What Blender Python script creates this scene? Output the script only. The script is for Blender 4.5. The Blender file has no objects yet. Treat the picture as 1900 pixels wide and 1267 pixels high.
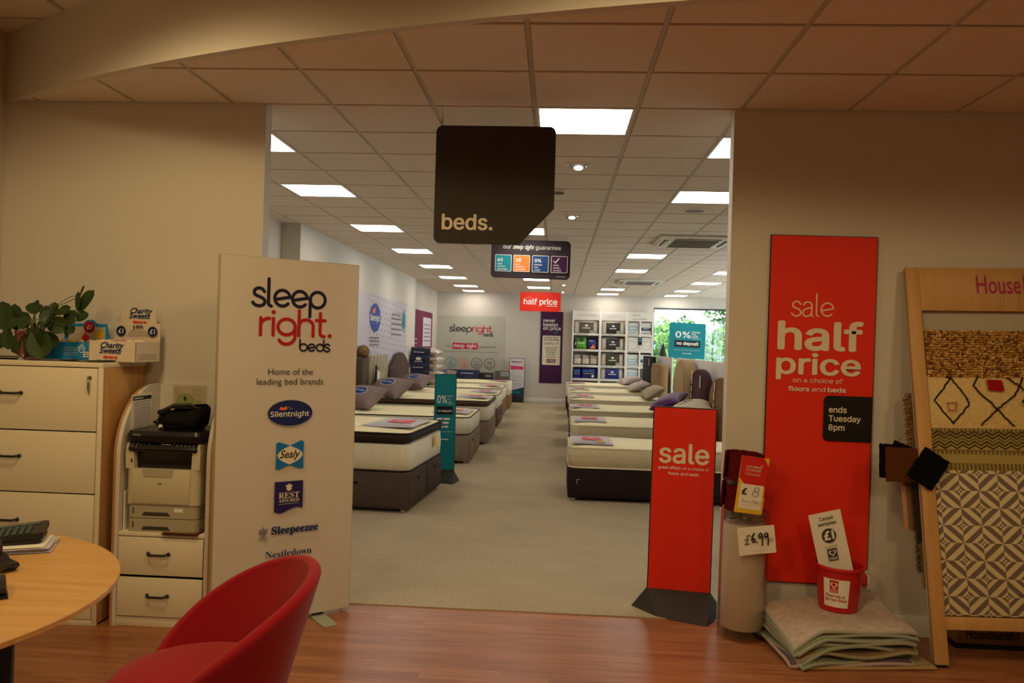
import bpy, bmesh, math, random, os
from mathutils import Vector, Matrix, Euler
S = bpy.context.scene
COL = S.collection
R = math.radians
PI = math.pi
random.seed(7)

# ------------------------------------------------------------------ camera
F_PX, W_PX = 1460.12, 1900.0
YAW, PITCH, ROLL = 0.0562, 0.0028, -0.0285
cam_d = bpy.data.cameras.new('camera')
cam_d.sensor_fit = 'HORIZONTAL'; cam_d.sensor_width = 36.0
cam_d.lens = F_PX / W_PX * 36.0
cam_d.clip_start = 0.05; cam_d.clip_end = 300
cam = bpy.data.objects.new('camera', cam_d); COL.objects.link(cam)
fw = Vector((-math.sin(YAW) * math.cos(PITCH), math.cos(YAW) * math.cos(PITCH), math.sin(PITCH)))
rt = Vector((math.cos(YAW), math.sin(YAW), 0))
dn = fw.cross(rt)
c_, s_ = math.cos(ROLL), math.sin(ROLL)
rt2 = c_ * rt + s_ * dn
dn2 = -s_ * rt + c_ * dn
mw = Matrix((rt2, -dn2, -fw)).transposed().to_4x4()
mw.translation = Vector((0.1654, -4.6088, 1.6))
cam.matrix_world = mw
S.camera = cam

# ------------------------------------------------------------------ world, lamps, exposure
S.view_settings.view_transform = 'Standard'
S.view_settings.look = 'None'
S.view_settings.exposure = 0.0
S.view_settings.gamma = 1.0
S.cycles.use_denoising = True
wd = bpy.data.worlds.new('overcast_sky'); S.world = wd; wd.use_nodes = True
wd.node_tree.nodes['Background'].inputs[0].default_value = (0.86, 0.94, 1.0, 1)
wd.node_tree.nodes['Background'].inputs[1].default_value = 5.0
PANEL_E = 11.0           # radiance of the LED ceiling panels
PANEL_C = (1.0, 0.92, 0.81)
HALL_C = (1.0, 0.755, 0.375)
HALL = [(-1.9, -1.75, 3.3, 76), (0.35, -2.4, 3.3, 74), (3.0, -2.7, 3.3, 52), (-1.7, -4.4, 3.3, 104), (1.9, -5.2, 3.3, 104)]
for k, (x, y, z, p) in enumerate(HALL):
    ld = bpy.data.lights.new('hall_lamp_light', 'SPOT'); ld.energy = p; ld.color = HALL_C
    ld.shadow_soft_size = 0.22; ld.spot_size = R(165); ld.spot_blend = 0.35
    lo = bpy.data.objects.new('hall_lamp_light', ld); COL.objects.link(lo); lo.location = (x, y, z)

# ------------------------------------------------------------------ helpers
def lin(c):
    out = []
    for v in c[:3]:
        v = v / 255.0
        out.append(v / 12.92 if v <= 0.04045 else ((v + 0.055) / 1.055) ** 2.4)
    return tuple(out) + (1.0,)

def mat(name, col, rough=0.6, spec=0.4, metal=0.0, bump=None, var=None, sheen=0.0, coat=0.0):
    """Procedural material: base colour with optional noise variation (scale, amount) and noise bump (scale, strength)."""
    m = bpy.data.materials.new(name); m.use_nodes = True
    nt = m.node_tree; b = nt.nodes['Principled BSDF']
    c = lin(col)
    b.inputs['Base Color'].default_value = c
    b.inputs['Roughness'].default_value = rough
    b.inputs['Specular IOR Level'].default_value = spec
    b.inputs['Metallic'].default_value = metal
    if sheen: b.inputs['Sheen Weight'].default_value = sheen
    if coat: b.inputs['Coat Weight'].default_value = coat
    tc = nt.nodes.new('ShaderNodeTexCoord')
    if var:
        n = nt.nodes.new('ShaderNodeTexNoise'); n.inputs['Scale'].default_value = var[0]; n.inputs['Detail'].default_value = 4
        nt.links.new(tc.outputs['Object'], n.inputs['Vector'])
        r = nt.nodes.new('ShaderNodeValToRGB')
        a = var[1]
        r.color_ramp.elements[0].position = 0.3; r.color_ramp.elements[1].position = 0.7
        r.color_ramp.elements[0].color = (c[0] * (1 - a), c[1] * (1 - a), c[2] * (1 - a), 1)
        r.color_ramp.elements[1].color = (min(1, c[0] * (1 + a)), min(1, c[1] * (1 + a)), min(1, c[2] * (1 + a)), 1)
        nt.links.new(n.outputs['Fac'], r.inputs['Fac']); nt.links.new(r.outputs['Color'], b.inputs['Base Color'])
    if bump:
        n = nt.nodes.new('ShaderNodeTexNoise'); n.inputs['Scale'].default_value = bump[0]; n.inputs['Detail'].default_value = 3
        nt.links.new(tc.outputs['Object'], n.inputs['Vector'])
        bp = nt.nodes.new('ShaderNodeBump'); bp.inputs['Strength'].default_value = bump[1]; bp.inputs['Distance'].default_value = 0.01
        nt.links.new(n.outputs['Fac'], bp.inputs['Height']); nt.links.new(bp.outputs['Normal'], b.inputs['Normal'])
    return m

class N:
    """Tiny expression wrapper over shader math nodes."""
    def __init__(s, nt, sock): s.nt, s.s = nt, sock
    def _op(s, op, *a):
        n = s.nt.nodes.new('ShaderNodeMath'); n.operation = op
        for k, v in enumerate((s,) + a):
            if isinstance(v, N): s.nt.links.new(v.s, n.inputs[k])
            else: n.inputs[k].default_value = v
        return N(s.nt, n.outputs[0])
    def __add__(s, o): return s._op('ADD', o)
    def __sub__(s, o): return s._op('SUBTRACT', o)
    def __mul__(s, o): return s._op('MULTIPLY', o)
    def __truediv__(s, o): return s._op('DIVIDE', o)
    def gt(s, o): return s._op('GREATER_THAN', o)
    def lt(s, o): return s._op('LESS_THAN', o)
    def abs(s): return s._op('ABSOLUTE')
    def floor(s): return s._op('FLOOR')
    def round(s): return s._op('ROUND')
    def mod(s, o): return s._op('FLOORED_MODULO', o)
    def max(s, o): return s._op('MAXIMUM', o)
    def min(s, o): return s._op('MINIMUM', o)
    def pingpong(s, o): return s._op('PINGPONG', o)

def coords(m):
    nt = m.node_tree
    tc = nt.nodes.new('ShaderNodeTexCoord'); sp = nt.nodes.new('ShaderNodeSeparateXYZ')
    nt.links.new(tc.outputs['Object'], sp.inputs[0])
    return nt, N(nt, sp.outputs[0]), N(nt, sp.outputs[1]), N(nt, sp.outputs[2]), tc

def mixcol(nt, fac, a, b):
    n = nt.nodes.new('ShaderNodeMix'); n.data_type = 'RGBA'
    if isinstance(fac, N): nt.links.new(fac.s, n.inputs[0])
    else: n.inputs[0].default_value = fac
    for k, v in ((6, a), (7, b)):
        if isinstance(v, tuple): n.inputs[k].default_value = v
        else: nt.links.new(v, n.inputs[k])
    return n.outputs[2]

def base_of(m): return m.node_tree.nodes['Principled BSDF'].inputs['Base Color']

def wood(name, c1, c2, rough=0.45, axis='x', scale=1.0, spec=0.4):
    m = mat(name, c1, rough, spec)
    nt, x, y, z, tc = coords(m)
    mp = nt.nodes.new('ShaderNodeMapping'); nt.links.new(tc.outputs['Object'], mp.inputs[0])
    sc = {'x': (1.2, 14, 14), 'y': (14, 1.2, 14), 'z': (14, 14, 1.2)}[axis]
    mp.inputs['Scale'].default_value = tuple(v * scale for v in sc)
    n = nt.nodes.new('ShaderNodeTexNoise'); n.inputs['Scale'].default_value = 2.0; n.inputs['Detail'].default_value = 6; n.inputs['Roughness'].default_value = 0.65
    nt.links.new(mp.outputs[0], n.inputs['Vector'])
    r = nt.nodes.new('ShaderNodeValToRGB'); r.color_ramp.elements[0].position = 0.32; r.color_ramp.elements[1].position = 0.68
    r.color_ramp.elements[0].color = lin(c2); r.color_ramp.elements[1].color = lin(c1)
    nt.links.new(n.outputs['Fac'], r.inputs['Fac']); nt.links.new(r.outputs['Color'], base_of(m))
    return m

class MB:
    """Collects shapes and links them as ONE mesh object."""
    def __init__(s): s.v, s.f, s.mi, s.mats = [], [], [], []
    def m(s, mt):
        if mt not in s.mats: s.mats.append(mt)
        return s.mats.index(mt)
    def add(s, vs, fs, mt, M=None):
        o = len(s.v); k = s.m(mt)
        s.v += [tuple(M @ Vector(p)) for p in vs] if M is not None else [tuple(p) for p in vs]
        s.f += [tuple(i + o for i in f) for f in fs]; s.mi += [k] * len(fs)
        return s
    def bm(s, b, mt, M=None):
        b.verts.index_update()
        s.add([v.co.copy() for v in b.verts], [[v.index for v in f.verts] for f in b.faces], mt, M); b.free()
        return s
    def box(s, c, d, mt, bev=0.0, seg=2, M=None):
        b = bmesh.new(); bmesh.ops.create_cube(b, size=1.0)
        for v in b.verts: v.co = Vector((v.co.x * d[0] + c[0], v.co.y * d[1] + c[1], v.co.z * d[2] + c[2]))
        if bev > 0: bmesh.ops.bevel(b, geom=b.edges[:], offset=min(bev, min(d) * 0.45), segments=seg, profile=0.5, affect='EDGES')
        return s.bm(b, mt, M)
    def span(s, a, b, mt, bev=0.0, seg=2, M=None):
        return s.box([(p + q) / 2 for p, q in zip(a, b)], [abs(q - p) for p, q in zip(a, b)], mt, bev, seg, M)
    def prism(s, pts, y0, y1, mt, M=None, axis='y'):
        """polygon given in (a, b): x,z extruded along y; axis 'x': y,z extruded along x; axis 'z': x,y extruded along z."""
        n = len(pts)
        def P(a, b, t): return {'y': (a, t, b), 'x': (t, a, b), 'z': (a, b, t)}[axis]
        vs = [P(a, b, y0) for a, b in pts] + [P(a, b, y1) for a, b in pts]
        fs = [tuple(range(n)), tuple(range(2 * n - 1, n - 1, -1))] + [(i, i + n, (i + 1) % n + n, (i + 1) % n) for i in range(n)]
        return s.add(vs, fs, mt, M)
    def lathe(s, prof, mt, n=32, c=(0, 0, 0), M=None, cap=True):
        vs, fs = [], []
        for r, z in prof:
            for k in range(n):
                a = 2 * PI * k / n; vs.append((c[0] + r * math.cos(a), c[1] + r * math.sin(a), c[2] + z))
        for j in range(len(prof) - 1):
            for k in range(n):
                k2 = (k + 1) % n; fs.append((j * n + k, j * n + k2, (j + 1) * n + k2, (j + 1) * n + k))
        if cap:
            fs.append(tuple(range(n - 1, -1, -1))); o = (len(prof) - 1) * n; fs.append(tuple(range(o, o + n)))
        return s.add(vs, fs, mt, M)
    def cyl(s, p0, p1, r0, mt, r1=None, n=16, M=None):
        p0, p1 = Vector(p0), Vector(p1); d = p1 - p0
        q = d.to_track_quat('Z', 'Y').to_matrix().to_4x4(); q.translation = p0
        return s.lathe([(r0, 0), (r0 if r1 is None else r1, d.length)], mt, n, (0, 0, 0), q if M is None else M @ q)
    def tube(s, pts, r, mt, n=8, closed=False, M=None):
        pts = [Vector(p) for p in pts]; vs, fs = [], []; L = len(pts)
        for i, p in enumerate(pts):
            a = pts[(i - 1) % L] if closed or i > 0 else p; b = pts[(i + 1) % L] if closed or i < L - 1 else p
            t = (b - a).normalized() if (b - a).length > 1e-9 else Vector((0, 0, 1))
            up = Vector((0, 0, 1)) if abs(t.z) < 0.9 else Vector((1, 0, 0))
            u = t.cross(up).normalized(); w = u.cross(t).normalized()
            rr = r[i] if isinstance(r, (list, tuple)) else r
            for k in range(n):
                a_ = 2 * PI * k / n; vs.append(p + (u * math.cos(a_) + w * math.sin(a_)) * rr)
        for i in range(L if closed else L - 1):
            j = (i + 1) % L
            for k in range(n):
                k2 = (k + 1) % n; fs.append((i * n + k, i * n + k2, j * n + k2, j * n + k))
        if not closed: fs += [tuple(range(n - 1, -1, -1)), tuple(range((L - 1) * n, L * n))]
        return s.add(vs, fs, mt, M)
    def ell(s, c, d, mt, nu=20, nv=12, M=None):
        vs, fs = [(c[0], c[1], c[2] - d[2])], []
        for j in range(1, nv):
            t = -PI / 2 + PI * j / nv
            for k in range(nu):
                a = 2 * PI * k / nu
                vs.append((c[0] + d[0] * math.cos(t) * math.cos(a), c[1] + d[1] * math.cos(t) * math.sin(a), c[2] + d[2] * math.sin(t)))
        vs.append((c[0], c[1], c[2] + d[2])); T = len(vs) - 1
        for k in range(nu):
            k2 = (k + 1) % nu
            fs.append((0, 1 + k2, 1 + k)); fs.append((T, T - nu + k, T - nu + k2))
            for j in range(nv - 2): fs.append((1 + j * nu + k, 1 + j * nu + k2, 1 + (j + 1) * nu + k2, 1 + (j + 1) * nu + k))
        return s.add(vs, fs, mt, M)
    def grid(s, fn, nu, nv, mt, M=None, wrap=False):
        vs = [fn(i / (nu if wrap else nu), j / nv) for j in range(nv + 1) for i in range(nu if wrap else nu + 1)]
        w = nu if wrap else nu + 1; fs = []
        for j in range(nv):
            for i in range(nu):
                i2 = (i + 1) % w; fs.append((j * w + i, j * w + i2, (j + 1) * w + i2, (j + 1) * w + i))
        return s.add(vs, fs, mt, M)
    def loft(s, rings, mt, cap0=True, cap1=True, M=None):
        n = len(rings[0]); vs = [p for r in rings for p in r]; fs = []
        for j in range(len(rings) - 1):
            for k in range(n):
                k2 = (k + 1) % n; fs.append((j * n + k, j * n + k2, (j + 1) * n + k2, (j + 1) * n + k))
        if cap0: fs.append(tuple(range(n - 1, -1, -1)))
        if cap1: o = (len(rings) - 1) * n; fs.append(tuple(range(o, o + n)))
        return s.add(vs, fs, mt, M)
    def build(s, name, parent=None, sharp=32, flat=False, **props):
        me = bpy.data.meshes.new(name); me.from_pydata(s.v, [], s.f)
        for mt in s.mats: me.materials.append(mt)
        me.polygons.foreach_set('material_index', s.mi)
        me.polygons.foreach_set('use_smooth', [not flat] * len(s.f))
        me.update()
        if not flat: me.set_sharp_from_angle(angle=R(sharp))
        o = bpy.data.objects.new(name, me); COL.objects.link(o)
        if parent is not None: o.parent = parent
        for k, v in props.items(): o[k] = v
        return o

def rrect(sx, sy, r, z=0.0, n=6, cx=0.0, cy=0.0):
    pts = []
    r = min(r, sx / 2 - 1e-4, sy / 2 - 1e-4)
    for (ox, oy, a0) in ((sx / 2 - r, sy / 2 - r, 0), (-sx / 2 + r, sy / 2 - r, 90), (-sx / 2 + r, -sy / 2 + r, 180), (sx / 2 - r, -sy / 2 + r, 270)):
        for k in range(n + 1):
            a = R(a0 + 90 * k / n); pts.append((cx + ox + r * math.cos(a), cy + oy + r * math.sin(a), z))
    return pts

def thing(name, label, cat, loc=(0, 0, 0), rotz=0.0, group=None, rot=None):
    o = bpy.data.objects.new(name, None); COL.objects.link(o); o.empty_display_size = 0.1
    o.location = loc
    o.rotation_euler = rot if rot is not None else (0, 0, rotz)
    o['label'] = label; o['category'] = cat
    if group: o['group'] = group
    return o

def tag(o, label, cat, group=None):
    o['label'] = label; o['category'] = cat
    if group: o['group'] = group
    return o

def struct(o): o['kind'] = 'structure'; return o

def copy_tree(o, parent=None):
    c = o.copy(); COL.objects.link(c)
    if parent is not None: c.parent = parent
    for ch in list(o.children): copy_tree(ch, c)
    return c

# ------------------------------------------------------------------ lettering
FONTS = {}
def font(n):
    if n not in FONTS:
        FONTS[n] = None
        if n:
            try: FONTS[n] = bpy.data.fonts.load(os.path.join(bpy.utils.system_resource('DATAFILES', path='fonts'), n))
            except Exception: FONTS[n] = None
    return FONTS[n]
INTER, MATHF = 'Inter.woff2', 'NotoSansMath-Regular.woff2'
_tc = {}
def text2d(s, fnt=INTER, bold=0.0, shear=0.0, spacing=1.0):
    k = (s, fnt, bold, shear, spacing)
    if k not in _tc:
        c = bpy.data.curves.new('lettering', 'FONT'); c.body = s; c.size = 1.0; c.resolution_u = 3
        f = font(fnt)
        if f: c.font = f
        c.shear = shear; c.space_character = spacing; c.fill_mode = 'FRONT'
        o = bpy.data.objects.new('lettering', c)
        me = o.to_mesh()
        vs = [(v.co.x, v.co.y) for v in me.vertices]; fs = [tuple(p.vertices) for p in me.polygons]
        o.to_mesh_clear(); bpy.data.objects.remove(o); bpy.data.curves.remove(c)
        if bold > 0 and vs:                    # heavier weight: the same letters printed again a hair to every side
            n0 = len(vs); v0, f0 = list(vs), list(fs)
            for q in range(8):
                dx, dy = bold * math.cos(q * PI / 4), bold * math.sin(q * PI / 4) * 0.8
                o = len(vs); vs += [(p[0] + dx, p[1] + dy, (q + 1) * 8e-5) for p in v0]; fs += [tuple(i + o for i in f_) for f_ in f0]
        xs = [v[0] for v in vs] or [0, 1]; ys = [v[1] for v in vs] or [0, 1]
        _tc[k] = (vs, fs, (min(xs), max(xs), min(ys), max(ys)))
    return _tc[k]

def arc(cx, cy, r, a0, a1, n=14, ry=None):
    return [(cx + r * math.cos(R(a0 + (a1 - a0) * k / n)), cy + (ry or r) * math.sin(R(a0 + (a1 - a0) * k / n))) for k in range(n + 1)]
def crom(p, n=6):
    out = []
    for i in range(len(p) - 1):
        a, b, c, d = p[max(i - 1, 0)], p[i], p[i + 1], p[min(i + 2, len(p) - 1)]
        for k in range(n):
            t = k / n
            out.append(tuple(0.5 * (2 * b[q] + (c[q] - a[q]) * t + (2 * a[q] - 5 * b[q] + 4 * c[q] - d[q]) * t * t + (3 * b[q] - a[q] - 3 * c[q] + d[q]) * t ** 3) for q in (0, 1)))
    return out + [p[-1]]
ROUND = {   # rounded single-stroke letters: x-height 1; (advance, strokes)
    's': (0.78, [crom([(0.66, 0.80), (0.52, 0.95), (0.30, 0.97), (0.12, 0.85), (0.13, 0.64), (0.33, 0.53), (0.56, 0.44), (0.70, 0.27), (0.62, 0.08), (0.40, 0.0), (0.16, 0.05), (0.03, 0.18)])]),
    'l': (0.42, [[(0.12, 1.52), (0.12, 0.22)] + arc(0.30, 0.20, 0.18, 180, 265, 6)]),
    'e': (1.02, [[(0.08, 0.40), (0.90, 0.56)] + arc(0.49, 0.49, 0.44, 8, 318, 28)]),
    'p': (1.06, [[(0.08, 0.49), (0.08, -0.48)], arc(0.53, 0.49, 0.45, 0, 360, 30)]),
    'r': (0.62, [[(0.08, 0), (0.08, 0.96)], [(0.08, 0.55)] + arc(0.50, 0.52, 0.42, 175, 88, 8)]),
    'i': (0.30, [[(0.1, 0), (0.1, 0.95)]]),
    'g': (1.06, [arc(0.49, 0.49, 0.45, 0, 360, 30), [(0.94, 0.49), (0.94, 0.05)] + arc(0.50, -0.05, 0.44, 0, -150, 16)]),
    'h': (1.0, [[(0.08, 0), (0.08, 1.45)], [(0.08, 0.5)] + arc(0.46, 0.56, 0.38, 180, 0, 14) + [(0.84, 0)]]),
    't': (0.66, [[(0.22, 1.35), (0.22, 0.22)] + arc(0.42, 0.20, 0.20, 180, 280, 7), [(0.0, 0.93), (0.48, 0.93)]]),
    'b': (1.06, [[(0.08, 1.5), (0.08, 0.49)], arc(0.53, 0.49, 0.45, 0, 360, 30)]),
    'd': (1.06, [[(0.98, 1.5), (0.98, 0.49)], arc(0.53, 0.49, 0.45, 0, 360, 30)]),
    'a': (0.92, [crom([(0.10, 0.76), (0.22, 0.92), (0.42, 0.97), (0.62, 0.90), (0.70, 0.72), (0.70, 0.12), (0.80, 0.0)]), crom([(0.70, 0.60), (0.46, 0.54), (0.20, 0.46), (0.06, 0.26), (0.14, 0.06), (0.36, 0.0), (0.60, 0.10), (0.70, 0.30)])]),
    '.': (0.25, []), ' ': (0.4, []),
}
DOTS = {'i': (0.1, 1.30), '.': (0.1, 0.04)}

def ribbon(pts, w, lift=0.0):
    """A flat stroke with round ends: (verts, faces) in 2-D."""
    vs, fs = [], []
    P = [Vector(p) for p in pts]
    Q = [P[0]]
    for p in P[1:]:
        if (p - Q[-1]).length > 1e-6: Q.append(p)
    h = w / 2
    if len(Q) > 1:
        closed = (Q[0] - Q[-1]).length < 1e-4
        for i, p in enumerate(Q):
            a = Q[i - 1] if i else (Q[-2] if closed else p); b = Q[i + 1] if i < len(Q) - 1 else (Q[1] if closed else p)
            t = (b - a).normalized(); n = Vector((-t.y, t.x)); vs += [p + n * h, p - n * h]
        for i in range(len(Q) - 1): fs.append((2 * i, 2 * i + 1, 2 * i + 3, 2 * i + 2))
        ends = [] if closed else [Q[0], Q[-1]]
        for i in range(1, len(Q) - 1):
            if (Q[i] - Q[i - 1]).normalized().dot((Q[i + 1] - Q[i]).normalized()) < 0.75: ends.append(Q[i])
    else: ends = [Q[0]]
    for e in ends:
        o = len(vs); vs += [e + Vector((math.cos(2 * PI * k / 14), math.sin(2 * PI * k / 14))) * h for k in range(14)]; fs.append(tuple(range(o, o + 14)))
    nb = len(vs) - 14 * len(ends)
    return [tuple(v) + ((lift,) if i < nb else (lift + 8e-5,)) for i, v in enumerate(vs)], fs

class Board:
    """Printed faces in a root's local frame: x right, z up, the printed side towards -y. Every call prints a hair above the last."""
    def __init__(s, root, y=0.0, M=None, step=0.0005): s.root, s.y, s.p, s.k, s.M, s.step = root, y, {}, 0, M, step
    def put(s, part, vs, fs, mt):
        s.k += 1; y = s.y - 0.0006 - s.k * s.step
        if any(len(v) > 2 for v in vs): s.k += 1.5
        out = []
        for f in fs:                      # make the printed face look towards -y
            a = sum(vs[f[i]][0] * vs[f[(i + 1) % len(f)]][1] - vs[f[(i + 1) % len(f)]][0] * vs[f[i]][1] for i in range(len(f)))
            out.append(tuple(f) if a > 0 else tuple(reversed(f)))
        s.p.setdefault(part, MB()).add([(v[0], y - (v[2] if len(v) > 2 else 0.0), v[1]) for v in vs], out, mt, s.M)
        return s
    def text(s, part, t, x0, x1, z, mt, size=None, fnt=INTER, bold=0.0, shear=0.0, spacing=1.0, slope=0.0):
        vs, fs, (a, b, c, d) = text2d(t, fnt, bold, shear, spacing)
        k = (x1 - x0) / max(b - a, 1e-6); kz = size if size else k
        return s.put(part, [(x0 + (v[0] - a) * k, z + v[1] * kz + slope * (v[0] - a) * k) + tuple(v[2:]) for v in vs], fs, mt)
    def left(s, part, t, x0, z, size, mt, **k):
        vs, fs, (a, b, c, d) = text2d(t, k.get('fnt', INTER), k.get('bold', 0.0), k.get('shear', 0.0), k.get('spacing', 1.0))
        return s.put(part, [(x0 + (v[0] - a) * size, z + v[1] * size) + tuple(v[2:]) for v in vs], fs, mt)
    def mid(s, part, t, xc, z, size, mt, **k):
        vs, fs, (a, b, c, d) = text2d(t, k.get('fnt', INTER), k.get('bold', 0.0), k.get('shear', 0.0), k.get('spacing', 1.0))
        return s.put(part, [(xc + (v[0] - (a + b) / 2) * size, z + v[1] * size) + tuple(v[2:]) for v in vs], fs, mt)
    def poly(s, part, pts, mt): return s.put(part, pts, [tuple(range(len(pts)))], mt)
    def rect(s, part, x0, z0, x1, z1, mt, r=0.0):
        if r <= 0: return s.poly(part, [(x0, z0), (x1, z0), (x1, z1), (x0, z1)], mt)
        return s.poly(part, [(p[0], p[1]) for p in rrect(x1 - x0, z1 - z0, r, 0, 5, (x0 + x1) / 2, (z0 + z1) / 2)], mt)
    def oval(s, part, cx, cz, rx, rz, mt, n=40): return s.poly(part, [(cx + rx * math.cos(2 * PI * k / n), cz + rz * math.sin(2 * PI * k / n)) for k in range(n)], mt)
    def ring(s, part, cx, cz, r, w, mt, rz=None): return s.stroke(part, arc(cx, cz, r, 0, 360, 40, rz), w, mt)
    def stroke(s, part, pts, w, mt):
        vs, fs = ribbon(pts, w); return s.put(part, vs, fs, mt)
    def script(s, part, t, x0, x1, z, xh, w, mt, slope=0.0, only=None):
        """Rounded stroke lettering between x0 and x1, x-height xh; 'only' = list of (chars, material) runs."""
        adv = sum(ROUND[c][0] for c in t) - 0.12; k = (x1 - x0) / adv; x = x0; V, Fc = [], []
        for c in t:
            a, st = ROUND[c]; items = list(st)
            for r_, p in enumerate(items):
                vs, fs = ribbon([(x + q[0] * k, z + q[1] * xh + slope * (x + q[0] * k - x0)) for q in p], w, r_ * 1.6e-4); o = len(V); V += vs; Fc += [tuple(i + o for i in f) for f in fs]
            if c in DOTS:
                q = DOTS[c]; vs, fs = ribbon([(x + q[0] * k, z + q[1] * xh + slope * (x + q[0] * k - x0))], w * 1.3); o = len(V); V += vs; Fc += [tuple(i + o for i in f) for f in fs]
            x += a * k
        return s.put(part, V, Fc, mt)
    def lines(s, part, x0, x1, z, h, mt, seed=1, gap=0.3):
        """A line of print too small to read: a row of little dashes."""
        rnd = random.Random(seed); x = x0; V, Fc = [], []
        while x < x1 - h:
            L = min(h * rnd.uniform(1.2, 3.6), x1 - x); o = len(V)
            V += [(x, z), (x + L, z), (x + L, z + h), (x, z + h)]; Fc.append((o, o + 1, o + 2, o + 3)); x += L + h * gap * 1.6
        return s.put(part, V, Fc, mt) if V else s
    def done(s, **labels):
        for n, mb in s.p.items():
            o = mb.build(n, s.root, flat=True)
            if n in labels: o['label'] = labels[n]
        return s

# ------------------------------------------------------------------ materials
PAINT = mat('wall_paint', (206, 199, 188), 0.8, 0.2, bump=(60, 0.05))
WHITEP = mat('white_paint', (226, 222, 214), 0.5, 0.3)
TILE = mat('ceiling_tile', (224, 211, 197), 0.95, 0.1, bump=(180, 0.25), var=(220, 0.05))
TBAR = mat('ceiling_tee_bar', (190, 180, 166), 0.5, 0.3)
TGAP = mat('ceiling_groove_shade', (150, 138, 122), 0.8, 0.1)  # plate above the tiles, darkened in colour for the shade in the gaps
WHITE = mat('white_print', (235, 232, 224), 0.6, 0.3)
CREAMP = mat('cream_print', (226, 214, 190), 0.6, 0.3)
BLACK = mat('black_print', (22, 20, 22), 0.5, 0.3)
NAVY = mat('navy_print', (22, 30, 78), 0.5, 0.3)
GREY = mat('grey_print', (128, 124, 122), 0.6, 0.3)
LGREY = mat('light_grey_print', (176, 172, 168), 0.6, 0.3)
DGREY = mat('dark_grey_print', (70, 66, 66), 0.6, 0.3)
RED = mat('sale_red', (226, 44, 24), 0.55, 0.3)
PINK = mat('logo_raspberry', (196, 30, 66), 0.55, 0.3)
TEAL = mat('teal_print', (10, 128, 140), 0.55, 0.3)
PLUM = mat('plum_print', (66, 18, 66), 0.6, 0.3)
WINE = mat('wine_print', (112, 18, 66), 0.6, 0.3)
ORANGE = mat('orange_print', (238, 124, 48), 0.55, 0.3)
SKYB = mat('sky_blue_print', (34, 132, 196), 0.55, 0.3)
YELLOW = mat('yellow_print', (232, 186, 40), 0.55, 0.3)
BLKFRAME = mat('black_frame', (24, 24, 26), 0.45, 0.4)
STEEL = mat('dark_steel', (56, 50, 47), 0.7, 0.25)
CHROME = mat('chrome', (200, 200, 200), 0.2, 0.5, 1.0)
BLKPL = mat('black_plastic', (22, 21, 22), 0.35, 0.5)
CARD = mat('paper', (232, 226, 214), 0.8, 0.2)

# ------------------------------------------------------------------ the setting
CZ = 2.991          # lower ceiling
XL, XR = -3.22, 6.0 # side walls
YB, YH = 17.04, -9.0
CURVE = [(-3.24, 0.0), (-2.96, -0.164), (-2.65, -0.345), (-2.394, -0.48), (-2.243, -0.555), (-1.776, -0.76), (-1.231, -0.965), (-0.591, -1.165), (-0.036, -1.31), (0.595, -1.445), (1.5, -1.60), (2.6, -1.74), (4.2, -1.88), (6.1, -1.98)]

# wood-look laminate in the hall
m = mat('cherry_laminate', (150, 84, 50), 0.34, 0.45)
nt, x, y, z, tc = coords(m)
row = (y / 0.064).floor(); off = (row * 0.377).mod(1.0)
plank = ((x / 0.62) + off).floor()
def white(nt, *vals):
    n = nt.nodes.new('ShaderNodeTexWhiteNoise'); n.noise_dimensions = '2D'
    c = nt.nodes.new('ShaderNodeCombineXYZ')
    for k, v in enumerate(vals): nt.links.new(v.s, c.inputs[k])
    nt.links.new(c.outputs[0], n.inputs['Vector']); return N(nt, n.outputs['Value'])
wn = white(nt, row, plank)
mp = nt.nodes.new('ShaderNodeCombineXYZ')
nt.links.new((x * 1.3 + wn * 30.0).s, mp.inputs[0]); nt.links.new((y * 26.0).s, mp.inputs[1])
ns = nt.nodes.new('ShaderNodeTexNoise'); ns.inputs['Scale'].default_value = 1.6; ns.inputs['Detail'].default_value = 5; ns.inputs['Roughness'].default_value = 0.6
nt.links.new(mp.outputs[0], ns.inputs['Vector'])
f = (N(nt, ns.outputs['Fac']) - 0.28) * 1.35 + (wn - 0.5) * 0.30
rp = nt.nodes.new('ShaderNodeValToRGB'); rp.color_ramp.elements[0].color = lin((130, 76, 45)); rp.color_ramp.elements[1].color = lin((196, 132, 86))
nt.links.new(f.s, rp.inputs['Fac'])
seam = ((y / 0.064).mod(1.0)).lt(0.03)
nt.links.new(mixcol(nt, seam * 0.5, rp.outputs['Color'], lin((70, 34, 20))), base_of(m))
struct(MB().span((XL - 0.1, YH - 0.1, -0.1), (XR + 0.1, 0.09, 0.0), m).build('floor'))

# oatmeal loop carpet in the bed room
m = mat('oatmeal_carpet', (178, 165, 142), 0.98, 0.05, sheen=0.2)
nt, x, y, z, tc = coords(m)
n1 = nt.nodes.new('ShaderNodeTexNoise'); n1.inputs['Scale'].default_value = 240; n1.inputs['Detail'].default_value = 2
n2 = nt.nodes.new('ShaderNodeTexNoise'); n2.inputs['Scale'].default_value = 2.2; n2.inputs['Detail'].default_value = 5
mp2 = nt.nodes.new('ShaderNodeMapping'); mp2.inputs['Scale'].default_value = (0.8, 1.2, 1); nt.links.new(tc.outputs['Object'], mp2.inputs[0])
nt.links.new(tc.outputs['Object'], n1.inputs['Vector']); nt.links.new(mp2.outputs[0], n2.inputs['Vector'])
f = N(nt, n1.outputs['Fac']) * 1.1 + N(nt, n2.outputs['Fac']) * 0.30 - 0.22
rp = nt.nodes.new('ShaderNodeValToRGB'); rp.color_ramp.elements[0].position = 0.2; rp.color_ramp.elements[1].position = 0.8
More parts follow.
